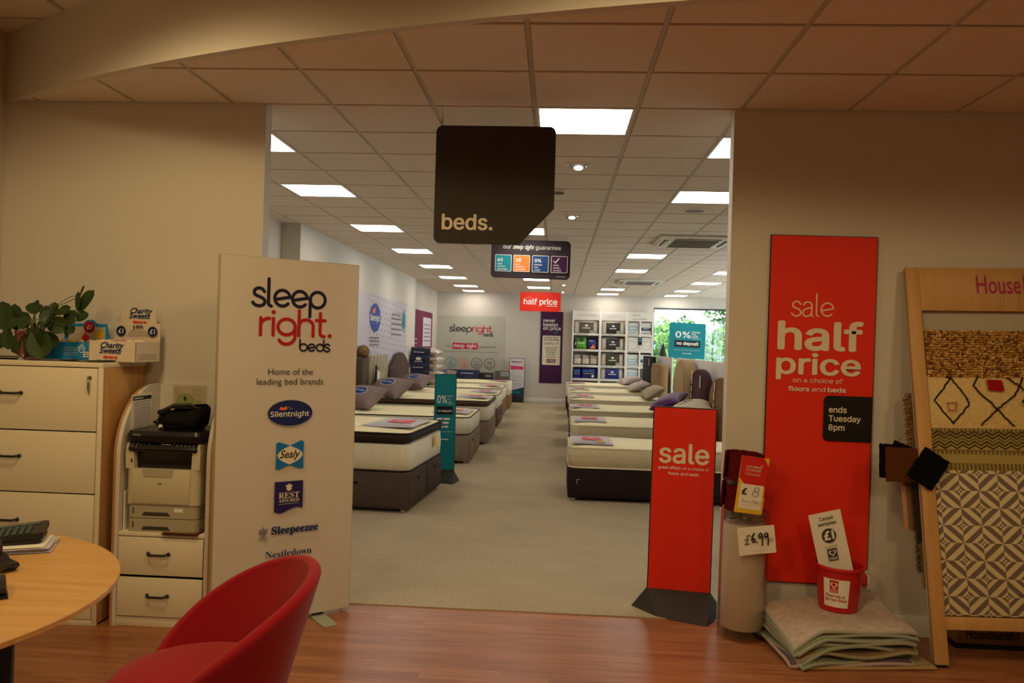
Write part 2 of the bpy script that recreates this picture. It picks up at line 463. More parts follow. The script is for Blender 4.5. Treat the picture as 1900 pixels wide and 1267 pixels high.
rp.color_ramp.elements[0].color = lin((140, 122, 94)); rp.color_ramp.elements[1].color = lin((200, 184, 150))
nt.links.new(f.s, rp.inputs['Fac']); nt.links.new(rp.outputs['Color'], base_of(m))
bp = nt.nodes.new('ShaderNodeBump'); bp.inputs['Strength'].default_value = 0.6; bp.inputs['Distance'].default_value = 0.01
nt.links.new(n1.outputs['Fac'], bp.inputs['Height']); nt.links.new(bp.outputs['Normal'], m.node_tree.nodes['Principled BSDF'].inputs['Normal'])
struct(MB().span((XL - 0.1, 0.09, -0.1), (XR + 0.1, YB + 0.1, 0.006), m).build('floor_carpet'))

# walls
struct(MB().span((XL, 0, 0), (-1.603, 0.095, CZ + 0.02), PAINT).build('wall_front_left'))
struct(MB().span((1.157, 0, 0), (XR, 0.095, CZ + 0.02), PAINT).build('wall_front_right'))
w = MB().span((XL - 0.12, YH, 0), (XL, 4.83, 3.5), PAINT).span((XL - 0.12, 4.83, 0), (-2.985, 12.75, CZ + 0.02), PAINT).span((XL - 0.12, 12.75, 0), (XL + 0.06, YB + 0.1, CZ + 0.02), PAINT)
struct(w.build('wall_left'))
WX0, WX1, WZ0, WZ1 = 2.80, 5.3, 0.5, 2.69
w = MB().span((XL - 0.1, YB, 0), (WX0, YB + 0.15, CZ + 0.02), PAINT).span((WX1, YB, 0), (XR + 0.1, YB + 0.15, CZ + 0.02), PAINT)
w.span((WX0, YB, 0), (WX1, YB + 0.15, WZ0), PAINT).span((WX0, YB, WZ1), (WX1, YB + 0.15, CZ + 0.02), PAINT)
struct(w.build('wall_back'))
w = MB().span((XR, YH, 0), (XR + 0.1, 5.0, 3.5), PAINT).span((XR, 16.4, 0), (XR + 0.1, YB + 0.1, 3.5), PAINT)
w.span((XR, 5.0, 0), (XR + 0.1, 16.4, 0.5), PAINT).span((XR, 5.0, 2.69), (XR + 0.1, 16.4, 3.5), PAINT)
struct(w.build('wall_right'))
struct(MB().span((XL - 0.1, YH - 0.1, 0), (XR + 0.1, YH, 3.5), PAINT).build('wall_rear'))
struct(MB().span((1.157, -0.018, 0), (XR, -0.0005, 0.12), WHITEP, 0.004).build('baseboard_right'))
struct(MB().span((XL + 0.06, YB - 0.018, 0.006), (WX1 + 0.7, YB - 0.0005, 0.13), WHITEP, 0.004).build('baseboard_back'))
struct(MB().span((1.1555, 0.095, 0.006), (1.175, 0.11, 0.13), WHITEP).build('baseboard_jamb'))

# lower ceiling: tegular tiles hung in tee bars, cut along the curved bulkhead
LIGHTS = {'left': (-4, (1, 4, 8, 12, 16, 20, 24, 27)), 'mid': (-1, (8, 20, 24)), 'first': (0, (0,)), 'right': (2, (1, 4, 12, 16, 24, 27)), 'far': (5, (16, 20, 24, 27))}
lit = {(i, j) for i, js in LIGHTS.values() for j in js}
def clip(poly, p, q):
    """keep the side of the line p->q that lies towards +y"""
    d = (q[0] - p[0], q[1] - p[1]); out = []
    sd = [d[0] * (v[1] - p[1]) - d[1] * (v[0] - p[0]) for v in poly]
    for k in range(len(poly)):
        a, b, sa, sb = poly[k], poly[(k + 1) % len(poly)], sd[k], sd[(k + 1) % len(poly)]
        if sa >= 0: out.append(a)
        if (sa >= 0) != (sb >= 0):
            t = sa / (sa - sb); out.append((a[0] + (b[0] - a[0]) * t, a[1] + (b[1] - a[1]) * t))
    return out
c = MB()
G = 0.014
AC = [(1.41, 5.13, 2.36, 6.08), (1.41, 11.63, 2.36, 12.58)]
for i in range(-6, 11):
    for j in range(-4, 29):
        if (i, j) in lit: continue
        x0, y0 = i * 0.6 + G, j * 0.6 + G; x1, y1 = (i + 1) * 0.6 - G, min((j + 1) * 0.6 - G, YB)
        if x1 < XL or x0 > XR or y0 > YB: continue
        p = [(max(x0, XL), y0), (min(x1, XR), y0), (min(x1, XR), y1), (max(x0, XL), y1)]
        for k in range(len(CURVE) - 1):
            if len(p) > 2: p = clip(p, CURVE[k], CURVE[k + 1])
        if len(p) > 2: c.prism(p, CZ, CZ + 0.02, TILE, axis='z')
def bar(a0, a1, b0, b1):
    p = [(a0, b0), (a1, b0), (a1, b1), (a0, b1)]
    for k in range(len(CURVE) - 1):
        if len(p) > 2: p = clip(p, CURVE[k], CURVE[k + 1])
    if len(p) > 2: c.prism(p, CZ + 0.004, CZ + 0.02, TBAR, axis='z')
for i in range(-5, 11): bar(i * 0.6 - 0.0115, i * 0.6 + 0.0115, -2.4, YB)
p = [(XL - 0.1, -2.3), (XR, -2.3), (XR, YB + 0.1), (XL - 0.1, YB + 0.1)]
for k in range(len(CURVE) - 1): p = clip(p, CURVE[k], CURVE[k + 1])
c.prism(p, CZ + 0.008, CZ + 0.05, TGAP, axis='z')
struct(c.build('ceiling', flat=True))

# curved bulkhead down from the higher hall ceiling, and that ceiling
def smoothcurve(n=8):
    return crom(CURVE, n)
cv = smoothcurve()
b = MB()
vs = [(x, y, z) for (x, y) in cv for z in (CZ - 0.008, 3.4)] + [(x, y + 0.05, z) for (x, y) in cv for z in (CZ - 0.008, 3.4)]
n = len(cv); fs = []
for k in range(n - 1):
    fs += [(2 * k, 2 * k + 2, 2 * k + 3, 2 * k + 1), (2 * n + 2 * k + 1, 2 * n + 2 * k + 3, 2 * n + 2 * k + 2, 2 * n + 2 * k), (2 * k, 2 * n + 2 * k, 2 * n + 2 * k + 2, 2 * k + 2)]
b.add(vs, fs, PAINT)
struct(b.build('bulkhead_beam', sharp=50))
c = MB().span((XL - 0.1, YH - 0.1, 3.4), (XR + 0.1, 0.2, 3.5), TILE)
for k in range(-5, 10): c.span((k * 0.6 + 0.34, YH, 3.394), (k * 0.6 + 0.364, 0.0, 3.401), TBAR)
for k in range(0, 15): c.span((XL, YH + k * 0.6 + 0.35, 3.394), (XR, YH + k * 0.6 + 0.374, 3.401), TBAR)
struct(c.build('ceiling_hall', flat=True))

# window
FR = mat('window_frame_metal', (50, 54, 62), 0.4, 0.5)
gl = bpy.data.materials.new('window_glass'); gl.use_nodes = True
nt = gl.node_tree; nt.nodes.clear()
o_ = nt.nodes.new('ShaderNodeOutputMaterial'); mx = nt.nodes.new('ShaderNodeMixShader'); tr = nt.nodes.new('ShaderNodeBsdfTransparent'); gs = nt.nodes.new('ShaderNodeBsdfGlossy')
gs.inputs['Roughness'].default_value = 0.02; tr.inputs[0].default_value = (0.95, 0.98, 0.98, 1); mx.inputs[0].default_value = 0.05
nt.links.new(tr.outputs[0], mx.inputs[1]); nt.links.new(gs.outputs[0], mx.inputs[2]); nt.links.new(mx.outputs[0], o_.inputs[0])
wt = bpy.data.objects.new('window_1', None); COL.objects.link(wt); wt['kind'] = 'structure'
f = MB().span((WX0, YB - 0.02, WZ1 - 0.04), (WX1, YB + 0.12, WZ1), FR).span((WX0, YB + 0.02, WZ0), (WX1, YB + 0.12, WZ0 + 0.05), FR)
f.span((WX0, YB + 0.06, WZ0), (WX0 + 0.03, YB + 0.1, WZ1), FR).span((WX1 - 0.04, YB + 0.02, WZ0), (WX1, YB + 0.12, WZ1), FR)
f.build('window_frame', wt)
MB().span((WX0 + 0.03, YB + 0.078, WZ0 + 0.05), (WX1 - 0.04, YB + 0.084, WZ1 - 0.04), gl).build('window_pane', wt)

wt = bpy.data.objects.new('window_2', None); COL.objects.link(wt); wt['kind'] = 'structure'
f = MB()
for k in range(7): f.span((XR + 0.03, 5.0 + k * 1.89, 0.5), (XR + 0.09, 5.06 + k * 1.89, 2.69), FR)
f.span((XR + 0.03, 5.0, 0.5), (XR + 0.09, 16.4, 0.55), FR).span((XR + 0.03, 5.0, 2.64), (XR + 0.09, 16.4, 2.69), FR)
f.build('window_frame', wt)
MB().span((XR + 0.058, 5.05, 0.55), (XR + 0.062, 16.36, 2.64), gl).build('window_pane', wt)

# ------------------------------------------------------------------ ceiling fittings
def emitter(name, col, e):
    m = bpy.data.materials.new(name); m.use_nodes = True; nt = m.node_tree; nt.nodes.clear()
    o = nt.nodes.new('ShaderNodeOutputMaterial'); em = nt.nodes.new('ShaderNodeEmission')
    em.inputs[0].default_value = tuple(col) + (1,); em.inputs[1].default_value = e
    nt.links.new(em.outputs[0], o.inputs[0]); return m
PANEL = emitter('led_diffuser', PANEL_C, PANEL_E)
def light_panel(i, j, label, group):
    t = thing('ceiling_light_panel', label, 'ceiling light', (i * 0.6 + 0.3, j * 0.6 + 0.3, CZ), 0, group)
    f = MB()
    for a, b in (((-0.292, -0.292), (0.292, -0.274)), ((-0.292, 0.274), (0.292, 0.292)), ((-0.292, -0.274), (-0.274, 0.274)), ((0.274, -0.274), (0.292, 0.274))):
        f.span((a[0], a[1], -0.002), (b[0], b[1], 0.006), WHITEP)
    f.build('frame', t)
    MB().span((-0.276, -0.276, 0.0005), (0.276, 0.276, 0.005), PANEL).build('diffuser', t)
ORD = ['first', 'second', 'third', 'fourth', 'fifth', 'sixth', 'seventh', 'eighth']
for n, j in enumerate(LIGHTS['left'][1]): light_panel(-4, j, 'white square light panel, %s from the front in the row along the bed posters wall' % ORD[n], 'ceiling lights along the poster wall')
light_panel(0, 0, 'largest white square light panel, directly behind top of the dark beds sign', 'ceiling lights over the aisle')
for n, j in enumerate(LIGHTS['mid'][1]): light_panel(-1, j, 'white light panel over the aisle, ' + ('just above the four-square guarantee sign', 'just below the four-square guarantee sign', 'closest above the red half price hanging sign')[n], 'ceiling lights over the aisle')
for n, j in enumerate(LIGHTS['right'][1]): light_panel(2, j, 'white square light panel, %s from the front in the row with the air conditioners' % ORD[n], 'ceiling lights in the air conditioner row')
for n, j in enumerate(LIGHTS['far'][1]): light_panel(5, j, 'white square light panel, %s visible in the row nearest the window' % ORD[n], 'ceiling lights towards the window')

GLOW = emitter('downlight_lamp', (1.0, 0.85, 0.6), 5.0)
for n, (x, y) in enumerate(((0.298, 1.49), (0.295, 3.88), (0.3, 13.5), (0.3, 15.9))):
    t = thing('ceiling_downlight', ('square gimbal downlight nearest the dark beds sign', 'small square downlight just right of the beds sign lower corner', 'tiny square downlight above the red half price sign', 'tiny square downlight beside the red half price sign')[n], 'downlight', (x, y, CZ), 0, 'square downlights')
    f = MB()
    for a, b in (((-0.095, -0.095), (0.095, -0.07)), ((-0.095, 0.07), (0.095, 0.095)), ((-0.095, -0.07), (-0.07, 0.07)), ((0.07, -0.07), (0.095, 0.07))):
        f.span((a[0], a[1], -0.006), (b[0], b[1], -0.0005), WHITEP)
    f.build('frame', t)
    MB().span((-0.07, -0.07, -0.0015), (0.07, 0.07, -0.0005), BLKPL).build('housing', t)
    Mx = Matrix.Translation((0, 0.0, -0.014)) @ Matrix.Rotation(R(-16), 4, 'X')
    MB().lathe([(0.062, -0.004), (0.066, 0.002), (0.04, 0.006)], CHROME, 20, M=Mx).build('reflector', t)
    MB().lathe([(0.036, -0.0065), (0.036, -0.0045)], GLOW, 18, M=Mx).build('lamp', t)
SPK = mat('speaker_mesh', (150, 143, 134), 0.8, 0.2, bump=(600, 0.4))
for n, (x, y) in enumerate(((1.51, 3.36), (1.49, 13.85))):
    t = thing('ceiling_speaker', ('round ceiling speaker nearer the opening, beside a light panel', 'small round ceiling speaker beyond the farther air conditioner')[n], 'speaker', (x, y, CZ), 0, 'round ceiling speakers')
    MB().lathe([(0.125, 0), (0.125, -0.006), (0.105, -0.012), (0.1, -0.012)], WHITEP, 28).build('rim', t)
    MB().lathe([(0.1, -0.0125), (0.05, -0.016), (0.0, -0.017)], SPK, 28, cap=False).build('grille', t)
t = thing('smoke_detector', 'small white ceiling sensor peeking out beside the dark beds sign', 'sensor', (0.15, 2.45, CZ))
MB().lathe([(0.055, 0), (0.055, -0.018), (0.04, -0.03), (0.0, -0.032)], WHITEP, 24, cap=False).build('housing', t)
MB().lathe([(0.05, 0.0), (0.05, -0.004)], BLKPL, 20, (0.0, 0.0, -0.0325)).build('sensor_band', t)
DARK = mat('vent_dark', (62, 60, 58), 0.7, 0.2)
for n, a in enumerate(AC):
    cx, cy = (a[0] + a[2]) / 2, (a[1] + a[3]) / 2
    t = thing('air_conditioner', ('ceiling cassette air conditioner nearer the opening', 'farther ceiling cassette air conditioner, in front of the back wall lights')[n], 'air conditioner', (cx, cy, CZ - 0.004), 0, 'ceiling air conditioners')
    h = 0.475
    MB().loft([[(p[0], p[1], p[2]) for p in rrect(2 * h, 2 * h, 0.05, 0)], rrect(2 * h, 2 * h, 0.05, -0.018), rrect(2 * h - 0.08, 2 * h - 0.08, 0.05, -0.036)], WHITEP).build('fascia', t)
    for k in range(4):
        q = Matrix.Rotation(PI / 2 * k, 4, 'Z')
        MB().box((0, 0.375, -0.039), (0.56, 0.05, 0.006), DARK, M=q).build('air_slot', t)
        MB().box((0, 0.375, -0.045), (0.56, 0.022, 0.006), WHITEP, 0.002, M=q).build('flap', t)
    g = MB().box((0, 0, -0.038), (0.55, 0.55, 0.004), DARK)
    for k in range(14): g.box((0, -0.26 + k * 0.04, -0.043), (0.55, 0.012, 0.006), SPK)
    g.build('intake_grille', t)

# ------------------------------------------------------------------ hanging signs
WIRE = mat('hanging_wire', (120, 112, 100), 0.4, 0.5, 0.8)
SIGNBLK = mat('sign_backlit_dark', (52, 46, 42), 0.6, 0.3)  # dark brown-grey carries the shade of the backlit sign in its colour
def hang(t, xs, z0, z1, y=0.0):
    for x in xs:
        w = MB().tube([(x, y, z0 - 0.012), (x + 0.004, y, z0 + (z1 - z0) * 0.55), (x, y, z1)], 0.0015, WIRE, 6)
        w.tube(arc3(x, y, z0 + (z1 - z0) * 0.3, 0.008), 0.0014, WIRE, 5)
        w.build('hanging_wire', t)
def arc3(x, y, z, r): return [(x + r * math.sin(a), y, z + 2.2 * r * math.cos(a)) for a in [k * PI / 6 for k in range(11)]]

t = thing('hanging_sign', 'large dark square sign with a cut corner reading beds, hung over the opening', 'sign', (-0.575, 0.0, 2.18))
corner = lambda cx, cz, r, a0: [(p[0], p[1]) for p in arc(cx, cz, r, a0, a0 + 90, 7)]
pts = [(0.505, 0.0), (0.705, 0.215)] + corner(0.665, 0.655, 0.04, 0) + corner(0.04, 0.655, 0.04, 90) + corner(0.04, 0.04, 0.04, 180)
MB().prism(pts, -0.006, 0.006, SIGNBLK).build('panel', t, flat=True)
b = Board(t, -0.006); b.text('lettering', 'beds.', 0.047, 0.348, 0.084, CREAMP, bold=0.019); b.done()
hang(t, (0.03, 0.67), 0.69, CZ - 2.18)

t = thing('hanging_sign', 'dark rounded hanging sign with four coloured squares about a sleep guarantee', 'sign', (-0.72, 5.6, 2.4))
t.rotation_euler = (0, R(0.6), 0)
MB().loft([[(p[0], -0.006, p[1]) for p in rrect(1.03, 0.5, 0.06, 0, 6, 0.52, 0.305)], [(p[0], 0.006, p[1]) for p in rrect(1.03, 0.5, 0.06, 0, 6, 0.52, 0.305)]], mat('sign_aubergine', (50, 38, 44), 0.55, 0.3)).build('panel', t, flat=True)
b = Board(t, -0.006)
b.text('lettering', 'our', 0.158, 0.262, 0.438, WHITE); b.text('lettering', 'sleep tight', 0.285, 0.562, 0.438, WHITE, fnt=None, shear=0.35, bold=0.01, size=0.085); b.text('lettering', 'guarantee', 0.580, 0.905, 0.438, WHITE)
SQ = ((0.06, TEAL, '60', ('night', 'comfort', 'guarantee')), (0.298, ORANGE, '10', ('year', 'mattress', 'guarantee')), (0.542, mat('deep_blue_print', (20, 62, 112), 0.55, 0.3), '0%', ('interest', 'free', 'credit')), (0.786, PLUM, None, ('never', 'beaten', 'on price')))
for x0, mt, big, ls in SQ:
    b.rect('coloured_square', x0, 0.14, x0 + 0.214, 0.357, WHITE, 0.012); b.rect('coloured_square', x0 + 0.006, 0.146, x0 + 0.208, 0.351, mt, 0.008)
    if big: b.left('lettering', big, x0 + 0.03, 0.27, 0.082, WHITE, bold=0.02)
    else: b.stroke('lettering', [(x0 + 0.035, 0.29), (x0 + 0.055, 0.268), (x0 + 0.10, 0.325)], 0.013, WHITE)
    for k, l in enumerate(ls): b.left('lettering', l, x0 + 0.03, 0.228 - k * 0.034, 0.040, WHITE, bold=0.012)
b.lines('small_print', 0.86, 0.99, 0.085, 0.008, LGREY, 3)
b.done(); hang(t, (0.1, 0.94), 0.53, CZ - 2.4)

t = thing('hanging_sign', 'small bright red rounded hanging sign reading half price', 'sign', (-0.675, 13.0, 2.34))
MB().loft([[(p[0], -0.006, p[1]) for p in rrect(0.915, 0.43, 0.05, 0, 6, 0.457, 0.215)], [(p[0], 0.006, p[1]) for p in rrect(0.915, 0.43, 0.05, 0, 6, 0.457, 0.215)]], RED).build('panel', t, flat=True)
b = Board(t, -0.006)
b.text('lettering', 'half price', 0.085, 0.84, 0.155, WHITE, bold=0.018); b.text('lettering', 'sale', 0.125, 0.285, 0.275, mat('pale_red_print', (240, 120, 100), 0.6, 0.3)); b.lines('small_print', 0.60, 0.84, 0.115, 0.012, WHITE, 4)
b.done(); hang(t, (0.06, 0.85), 0.43, CZ - 2.34)

t = thing('hanging_sign', 'square teal hanging sign in front of the window, zero percent no deposit', 'sign', (2.92, 15.0, 1.32))
t.rotation_euler = (0, R(1.6), 0)
MB().loft([[(p[0], -0.006, p[1]) for p in rrect(0.88, 0.87, 0.035, 0, 5, 0.45, 0.49)], [(p[0], 0.006, p[1]) for p in rrect(0.88, 0.87, 0.035, 0, 5, 0.45, 0.49)]], TEAL).build('panel', t, flat=True)
b = Board(t, -0.006)
def zero_percent(b, x0, x1, z0, z1, k=1.0):
    """the offer block: 0% / interest free credit / no deposit"""
    w, h = x1 - x0, z1 - z0
    b.text('lettering', '0%', x0 + 0.02 * w, x0 + 0.60 * w, z0 + 0.54 * h, WHITE, size=0.60 * h, bold=0.016)
    for q, l in enumerate(('interest', 'free', 'credit')): b.left('lettering', l, x0 + 0.64 * w, z0 + (0.80 - 0.115 * q) * h, 0.135 * w, WHITE, bold=0.012)
    b.lines('small_print', x0 + 0.64 * w, x0 + w, z0 + 0.50 * h, 0.018 * h, WHITE, 5)
    b.rect('black_strip', x0, z0 + 0.06 * h, x0 + 0.98 * w, z0 + 0.40 * h, BLACK)
    b.text('lettering', 'no deposit', x0 + 0.08 * w, x0 + 0.92 * w, z0 + 0.17 * h, WHITE, bold=0.022)
zero_percent(b, 0.145, 0.78, 0.30, 0.78)
b.lines('small_print', 0.14, 0.76, 0.25, 0.012, LGREY, 6); b.lines('small_print', 0.34, 0.57, 0.165, 0.014, WHITE, 7)
b.done(); hang(t, (0.2, 0.72), 0.925, CZ - 1.32)

# ------------------------------------------------------------------ posters and graphics on the walls
def poster(name, label, cat, loc, w, h, mt, rotz=0.0, th=0.02, edge=None, group=None):
    t = thing(name, label, cat, loc, rotz, group)
    p = MB().span((0, -th, 0), (w, -0.0008, h), edge or mt)
    if edge: p.span((0.004, -th - 0.001, 0.004), (w - 0.004, -th, h - 0.004), mt)
    p.build('panel', t, flat=True)
    return t, Board(t, -th - (0.001 if edge else 0))

t, b = poster('wall_poster', 'tall red sale half price poster on the wall, with a black ends Tuesday box', 'poster', (1.368, 0, 0.28), 0.60, 1.99, RED, th=0.018, edge=BLKFRAME)
t.rotation_euler = (0, R(0.35), 0)
b.text('lettering', 'half', 0.054, 0.535, 1.337, CREAMP, bold=0.022, size=0.306)
b.script('lettering', 'sale', 0.126, 0.36, 1.526, 0.085, 0.008, mat('thin_print', (238, 205, 180), 0.6, 0.3))
b.text('lettering', 'price', 0.05, 0.525, 1.196, CREAMP, bold=0.020, size=0.226)
b.text('lettering', 'on a choice of', 0.147, 0.425, 1.148, WHITE, size=0.050)
b.text('lettering', 'floors', 0.123, 0.24, 1.098, WHITE, size=0.05, bold=0.02); b.text('lettering', 'and', 0.255, 0.33, 1.098, WHITE, size=0.05); b.text('lettering', 'beds', 0.343, 0.445, 1.098, WHITE, size=0.05, bold=0.02)
pts = [(0.596, 0.82), (0.596, 1.078)] + corner(0.352, 1.05, 0.028, 90) + corner(0.352, 0.848, 0.028, 180)
b.poly('black_box', pts, BLACK)
b.left('lettering', 'ends', 0.352, 0.983, 0.064, CREAMP, bold=0.018); b.left('lettering', 'Tuesday', 0.352, 0.933, 0.064, CREAMP, bold=0.018); b.left('lettering', '8pm', 0.352, 0.882, 0.064, CREAMP, bold=0.018)
b.done()

t, b = poster('wall_poster', 'narrow purple poster beside the shelf unit, never beaten on price', 'poster', (-0.275, YB, 0.55), 0.61, 1.96, PLUM, th=0.02)
b.text('lettering', 'never', 0.07, 0.40, 1.672, WHITE, bold=0.012); b.text('lettering', 'beaten', 0.07, 0.477, 1.556, WHITE, bold=0.012); b.text('lettering', 'on price', 0.07, 0.557, 1.456, WHITE, bold=0.012)
b.stroke('tick_mark', [(0.36, 1.40), (0.40, 1.35), (0.47, 1.43)], 0.03, TEAL)
b.rect('offer_box', 0.063, 0.496, 0.552, 1.30, CREAMP, 0.025)
b.lines('small_print', 0.10, 0.50, 1.235, 0.03, GREY, 8); b.lines('small_print', 0.10, 0.22, 1.17, 0.03, GREY, 9)
b.text('lettering', 'an extra', 0.24, 0.52, 1.165, DGREY, bold=0.02); b.text('lettering', '10%', 0.11, 0.36, 1.055, DGREY, bold=0.015, size=0.125); b.text('lettering', 'off', 0.385, 0.51, 1.055, GREY, size=0.125)
for k in range(4): b.lines('small_print', 0.13 + 0.02 * k, 0.49 - 0.02 * k, 0.955 - 0.058 * k, 0.024, GREY, 10 + k)
b.text('lettering', 'Dreams', 0.19, 0.43, 0.70, DGREY, fnt=MATHF); b.rect('wine_label', 0.19, 0.56, 0.43, 0.66, WINE, 0.012); b.lines('small_print', 0.26, 0.41, 0.62, 0.016, WHITE, 15); b.lines('small_print', 0.28, 0.41, 0.585, 0.016, WHITE, 16); b.stroke('small_print', [(0.215, 0.585), (0.225, 0.635), (0.24, 0.59)], 0.01, WHITE)
b.done()

PALE = mat('pale_graphic', (186, 184, 168), 0.6, 0.3)
t, b = poster('wall_graphic', 'wide pale wall graphic with a two-tone logo and four round badges, behind the far beds', 'wall graphic', (-3.11, YB, 0.6), 1.86, 1.735, PALE, th=0.012)
b.script('logo', 'sleep', 0.316, 0.925, 1.295, 0.125, 0.026, BLACK); b.script('logo', 'right.', 0.945, 1.525, 1.297, 0.125, 0.026, PINK); b.script('logo', 'beds', 1.257, 1.523, 1.18, 0.07, 0.016, BLACK)
b.poly('red_brush_stroke', [(0.405, 0.86), (0.43, 0.99), (0.75, 0.975), (1.10, 0.985), (1.135, 0.90), (1.10, 0.81), (0.80, 0.825), (0.43, 0.81)], PINK)
b.text('lettering', 'our', 0.227, 0.385, 0.862, GREY, fnt=None); b.text('lettering', 'sleep tight', 0.434, 1.09, 0.862, WHITE, fnt=None, bold=0.008); b.text('lettering', 'guarantee', 1.159, 1.621, 0.86, GREY, fnt=None)
b.lines('small_print', 0.164, 1.687, 0.735, 0.014, GREY, 20)
for k, (cx, mt, tx) in enumerate(((0.386, TEAL, '60'), (0.745, ORANGE, '10'), (1.10, DGREY, 'never'), (1.46, mat('slate_print', (40, 62, 84), 0.6, 0.3), '0%'))):
    b.ring('badge', cx, 0.43, 0.145, 0.012, mt)
    if k < 2: b.mid('lettering', tx, cx, 0.475, 0.11, mt)
    elif k == 2: b.mid('lettering', 'never', cx, 0.455, 0.085, mt); b.mid('lettering', 'beaten', cx, 0.385, 0.085, mt)
    else: b.mid('lettering', tx, cx, 0.42, 0.13, mt, bold=0.015)
    for q in range(3 if k < 2 else 1): b.lines('small_print', cx - 0.075, cx + 0.075, 0.425 - q * 0.045 - (0.09 if k > 1 else 0), 0.016, mt, 30 + k * 4 + q)
b.done()

# quilted-photo poster and wine poster on the side wall (they face the aisle)
m = mat('quilted_photo_print', (192, 184, 192), 0.6, 0.3)
nt, x, y, z, tc = coords(m)
a_ = ((x + z * 1.1) / 0.24).pingpong(0.5) * 2.0; b_ = ((x * 0.9 - z * 1.1) / 0.24).pingpong(0.5) * 2.0
sp_ = (a_ * b_).gt(0.55) * (x.gt(0.75)) * 0.85
nt.links.new(mixcol(nt, sp_, lin((194, 186, 194)), lin((140, 132, 146))), base_of(m))
t, b = poster('wall_poster', 'large pale quilted-pattern poster with a blue oval logo above the headboards', 'poster', (-2.985, 7.62, 1.1), 4.1, 1.27, m, rotz=PI / 2, th=0.012)
b.oval('logo', 1.22, 0.88, 0.42, 0.25, mat('oval_blue', (26, 66, 150), 0.5, 0.3)); b.text('logo', 'Silentnight', 0.86, 1.58, 0.83, WHITE, fnt=MATHF, bold=0.02, size=0.2)
b.poly('logo', [(1.0, 0.96), (1.1, 1.04), (1.24, 1.05), (1.18, 0.95)], ORANGE)
b.oval('teal_badge', 3.76, 0.90, 0.20, 0.235, TEAL); b.ring('teal_badge', 3.76, 0.90, 0.17, 0.015, WHITE, 0.2)
b.text('lettering', 'Beautiful sleep', 2.6, 3.4, 0.98, GREY, bold=0.02, size=0.09)
for k in range(4): b.lines('small_print', 2.55, 3.5, 0.9 - 0.1 * k, 0.03, GREY, 40 + k)
for k in range(3): b.lines('small_print', 0.85, 1.55, 0.52 - 0.06 * k, 0.03, GREY, 45 + k)
b.done()
t, b = poster('wall_poster', 'deep wine poster with a white text box, above the stack of bagged pillows', 'poster', (-3.16, 13.02, 0.85), 3.2, 1.5, WINE, rotz=PI / 2, th=0.012)
b.rect('text_box', 1.75, 0.62, 3.0, 1.35, mat('lilac_white', (216, 206, 216), 0.6, 0.3))
for k in range(5): b.lines('small_print', 1.9, 2.85, 1.15 - k * 0.1, 0.03, GREY, 50 + k)
b.rect('blue_banner', 0.3, 0.9, 0.75, 1.5, NAVY); b.lines('small_print', 0.36, 0.68, 1.15, 0.1, SKYB, 56); b.stroke('blue_banner', [(0.36, 0.95), (0.6, 1.02)], 0.05, SKYB)
for k in range(3): b.lines('small_print', 0.15, 0.95, 0.78 - k * 0.1, 0.035, LGREY, 57 + k)
b.done()

# ------------------------------------------------------------------ pull-up style stand by the back wall
t = thing('banner_stand', 'slim white freestanding banner with a pink brush stroke, by the back wall', 'banner stand', (-1.09, 16.8, 0.006))
MB().span((0.0, 0, 0.0), (0.41, 0.06, 0.17), STEEL, 0.004).build('base', t)
MB().span((0.0, 0.0, 0.17), (0.42, 0.025, 1.2), BLKFRAME).span((0.012, -0.002, 0.175), (0.408, 0.0, 1.188), mat('banner_white', (216, 212, 212), 0.6, 0.3)).build('panel', t, flat=True)
b = Board(t, -0.002)
b.script('logo', 'sleep', 0.05, 0.21, 1.085, 0.035, 0.009, DGREY); b.script('logo', 'right.', 0.215, 0.375, 1.085, 0.035, 0.009, PINK)
b.poly('pink_brush_stroke', [(0.03, 0.95), (0.045, 1.005), (0.2, 0.99), (0.37, 0.985), (0.385, 0.93), (0.37, 0.89), (0.2, 0.905), (0.045, 0.89)], mat('hot_pink', (222, 56, 118), 0.5, 0.3))
b.text('lettering', '1', 0.08, 0.10, 0.77, DGREY, bold=0.02, size=0.075); b.text('lettering', '2', 0.075, 0.115, 0.565, DGREY, bold=0.02, size=0.075)
for k in range(5): b.lines('small_print', 0.13 if k in (0, 3) else 0.08, 0.24 if k == 0 else 0.33, (0.80, 0.72, 0.68, 0.59, 0.50)[k], 0.015, LGREY, 60 + k)
b.poly('photo_print', [(0.015, 0.18), (0.406, 0.18), (0.406, 0.42), (0.08, 0.325), (0.015, 0.315)], mat('photo_teal', (40, 70, 84), 0.5, 0.3)); b.rect('photo_print', 0.10, 0.24, 0.30, 0.31, TEAL)
b.done()

# ------------------------------------------------------------------ shelf unit with bagged goods
t = thing('shelf_unit', 'white three-bay shelf unit full of bagged pillows and protectors on the back wall', 'shelf unit', (0, 16.66, 0.006))
SH = mat('shelf_white', (222, 218, 210), 0.5, 0.3)
BK = mat('shelf_back', (150, 144, 136), 0.7, 0.2)
MB().span((0.59, 0.36, 0), (2.76, 0.375, 2.53), BK).build('back_panel', t)
DIV = ((0.585, 0.625), (1.305, 1.37), (2.01, 2.075), (2.385, 2.425), (2.715, 2.765))
for n, (a, c) in enumerate(DIV): MB().span((a, 0.0, 0), (c, 0.36, 2.3 if n == 3 else 2.535), SH, 0.002).build('upright', t)
ROWS = (0.28, 0.66, 1.02, 1.445, 1.875)
for a, c in ((0.625, 1.305), (1.37, 2.01), (2.075, 2.385), (2.425, 2.715)):
    for zz in ROWS: MB().span((a, 0.004, zz), (c, 0.36, zz + 0.055), SH, 0.002).build('shelf', t)
for a, c in ((0.625, 1.305), (1.37, 2.01), (2.075, 2.715)): MB().span((a, 0.006, 2.29), (c, 0.03, 2.53), SH).build('header_board', t)
b = Board(t, 0.006)
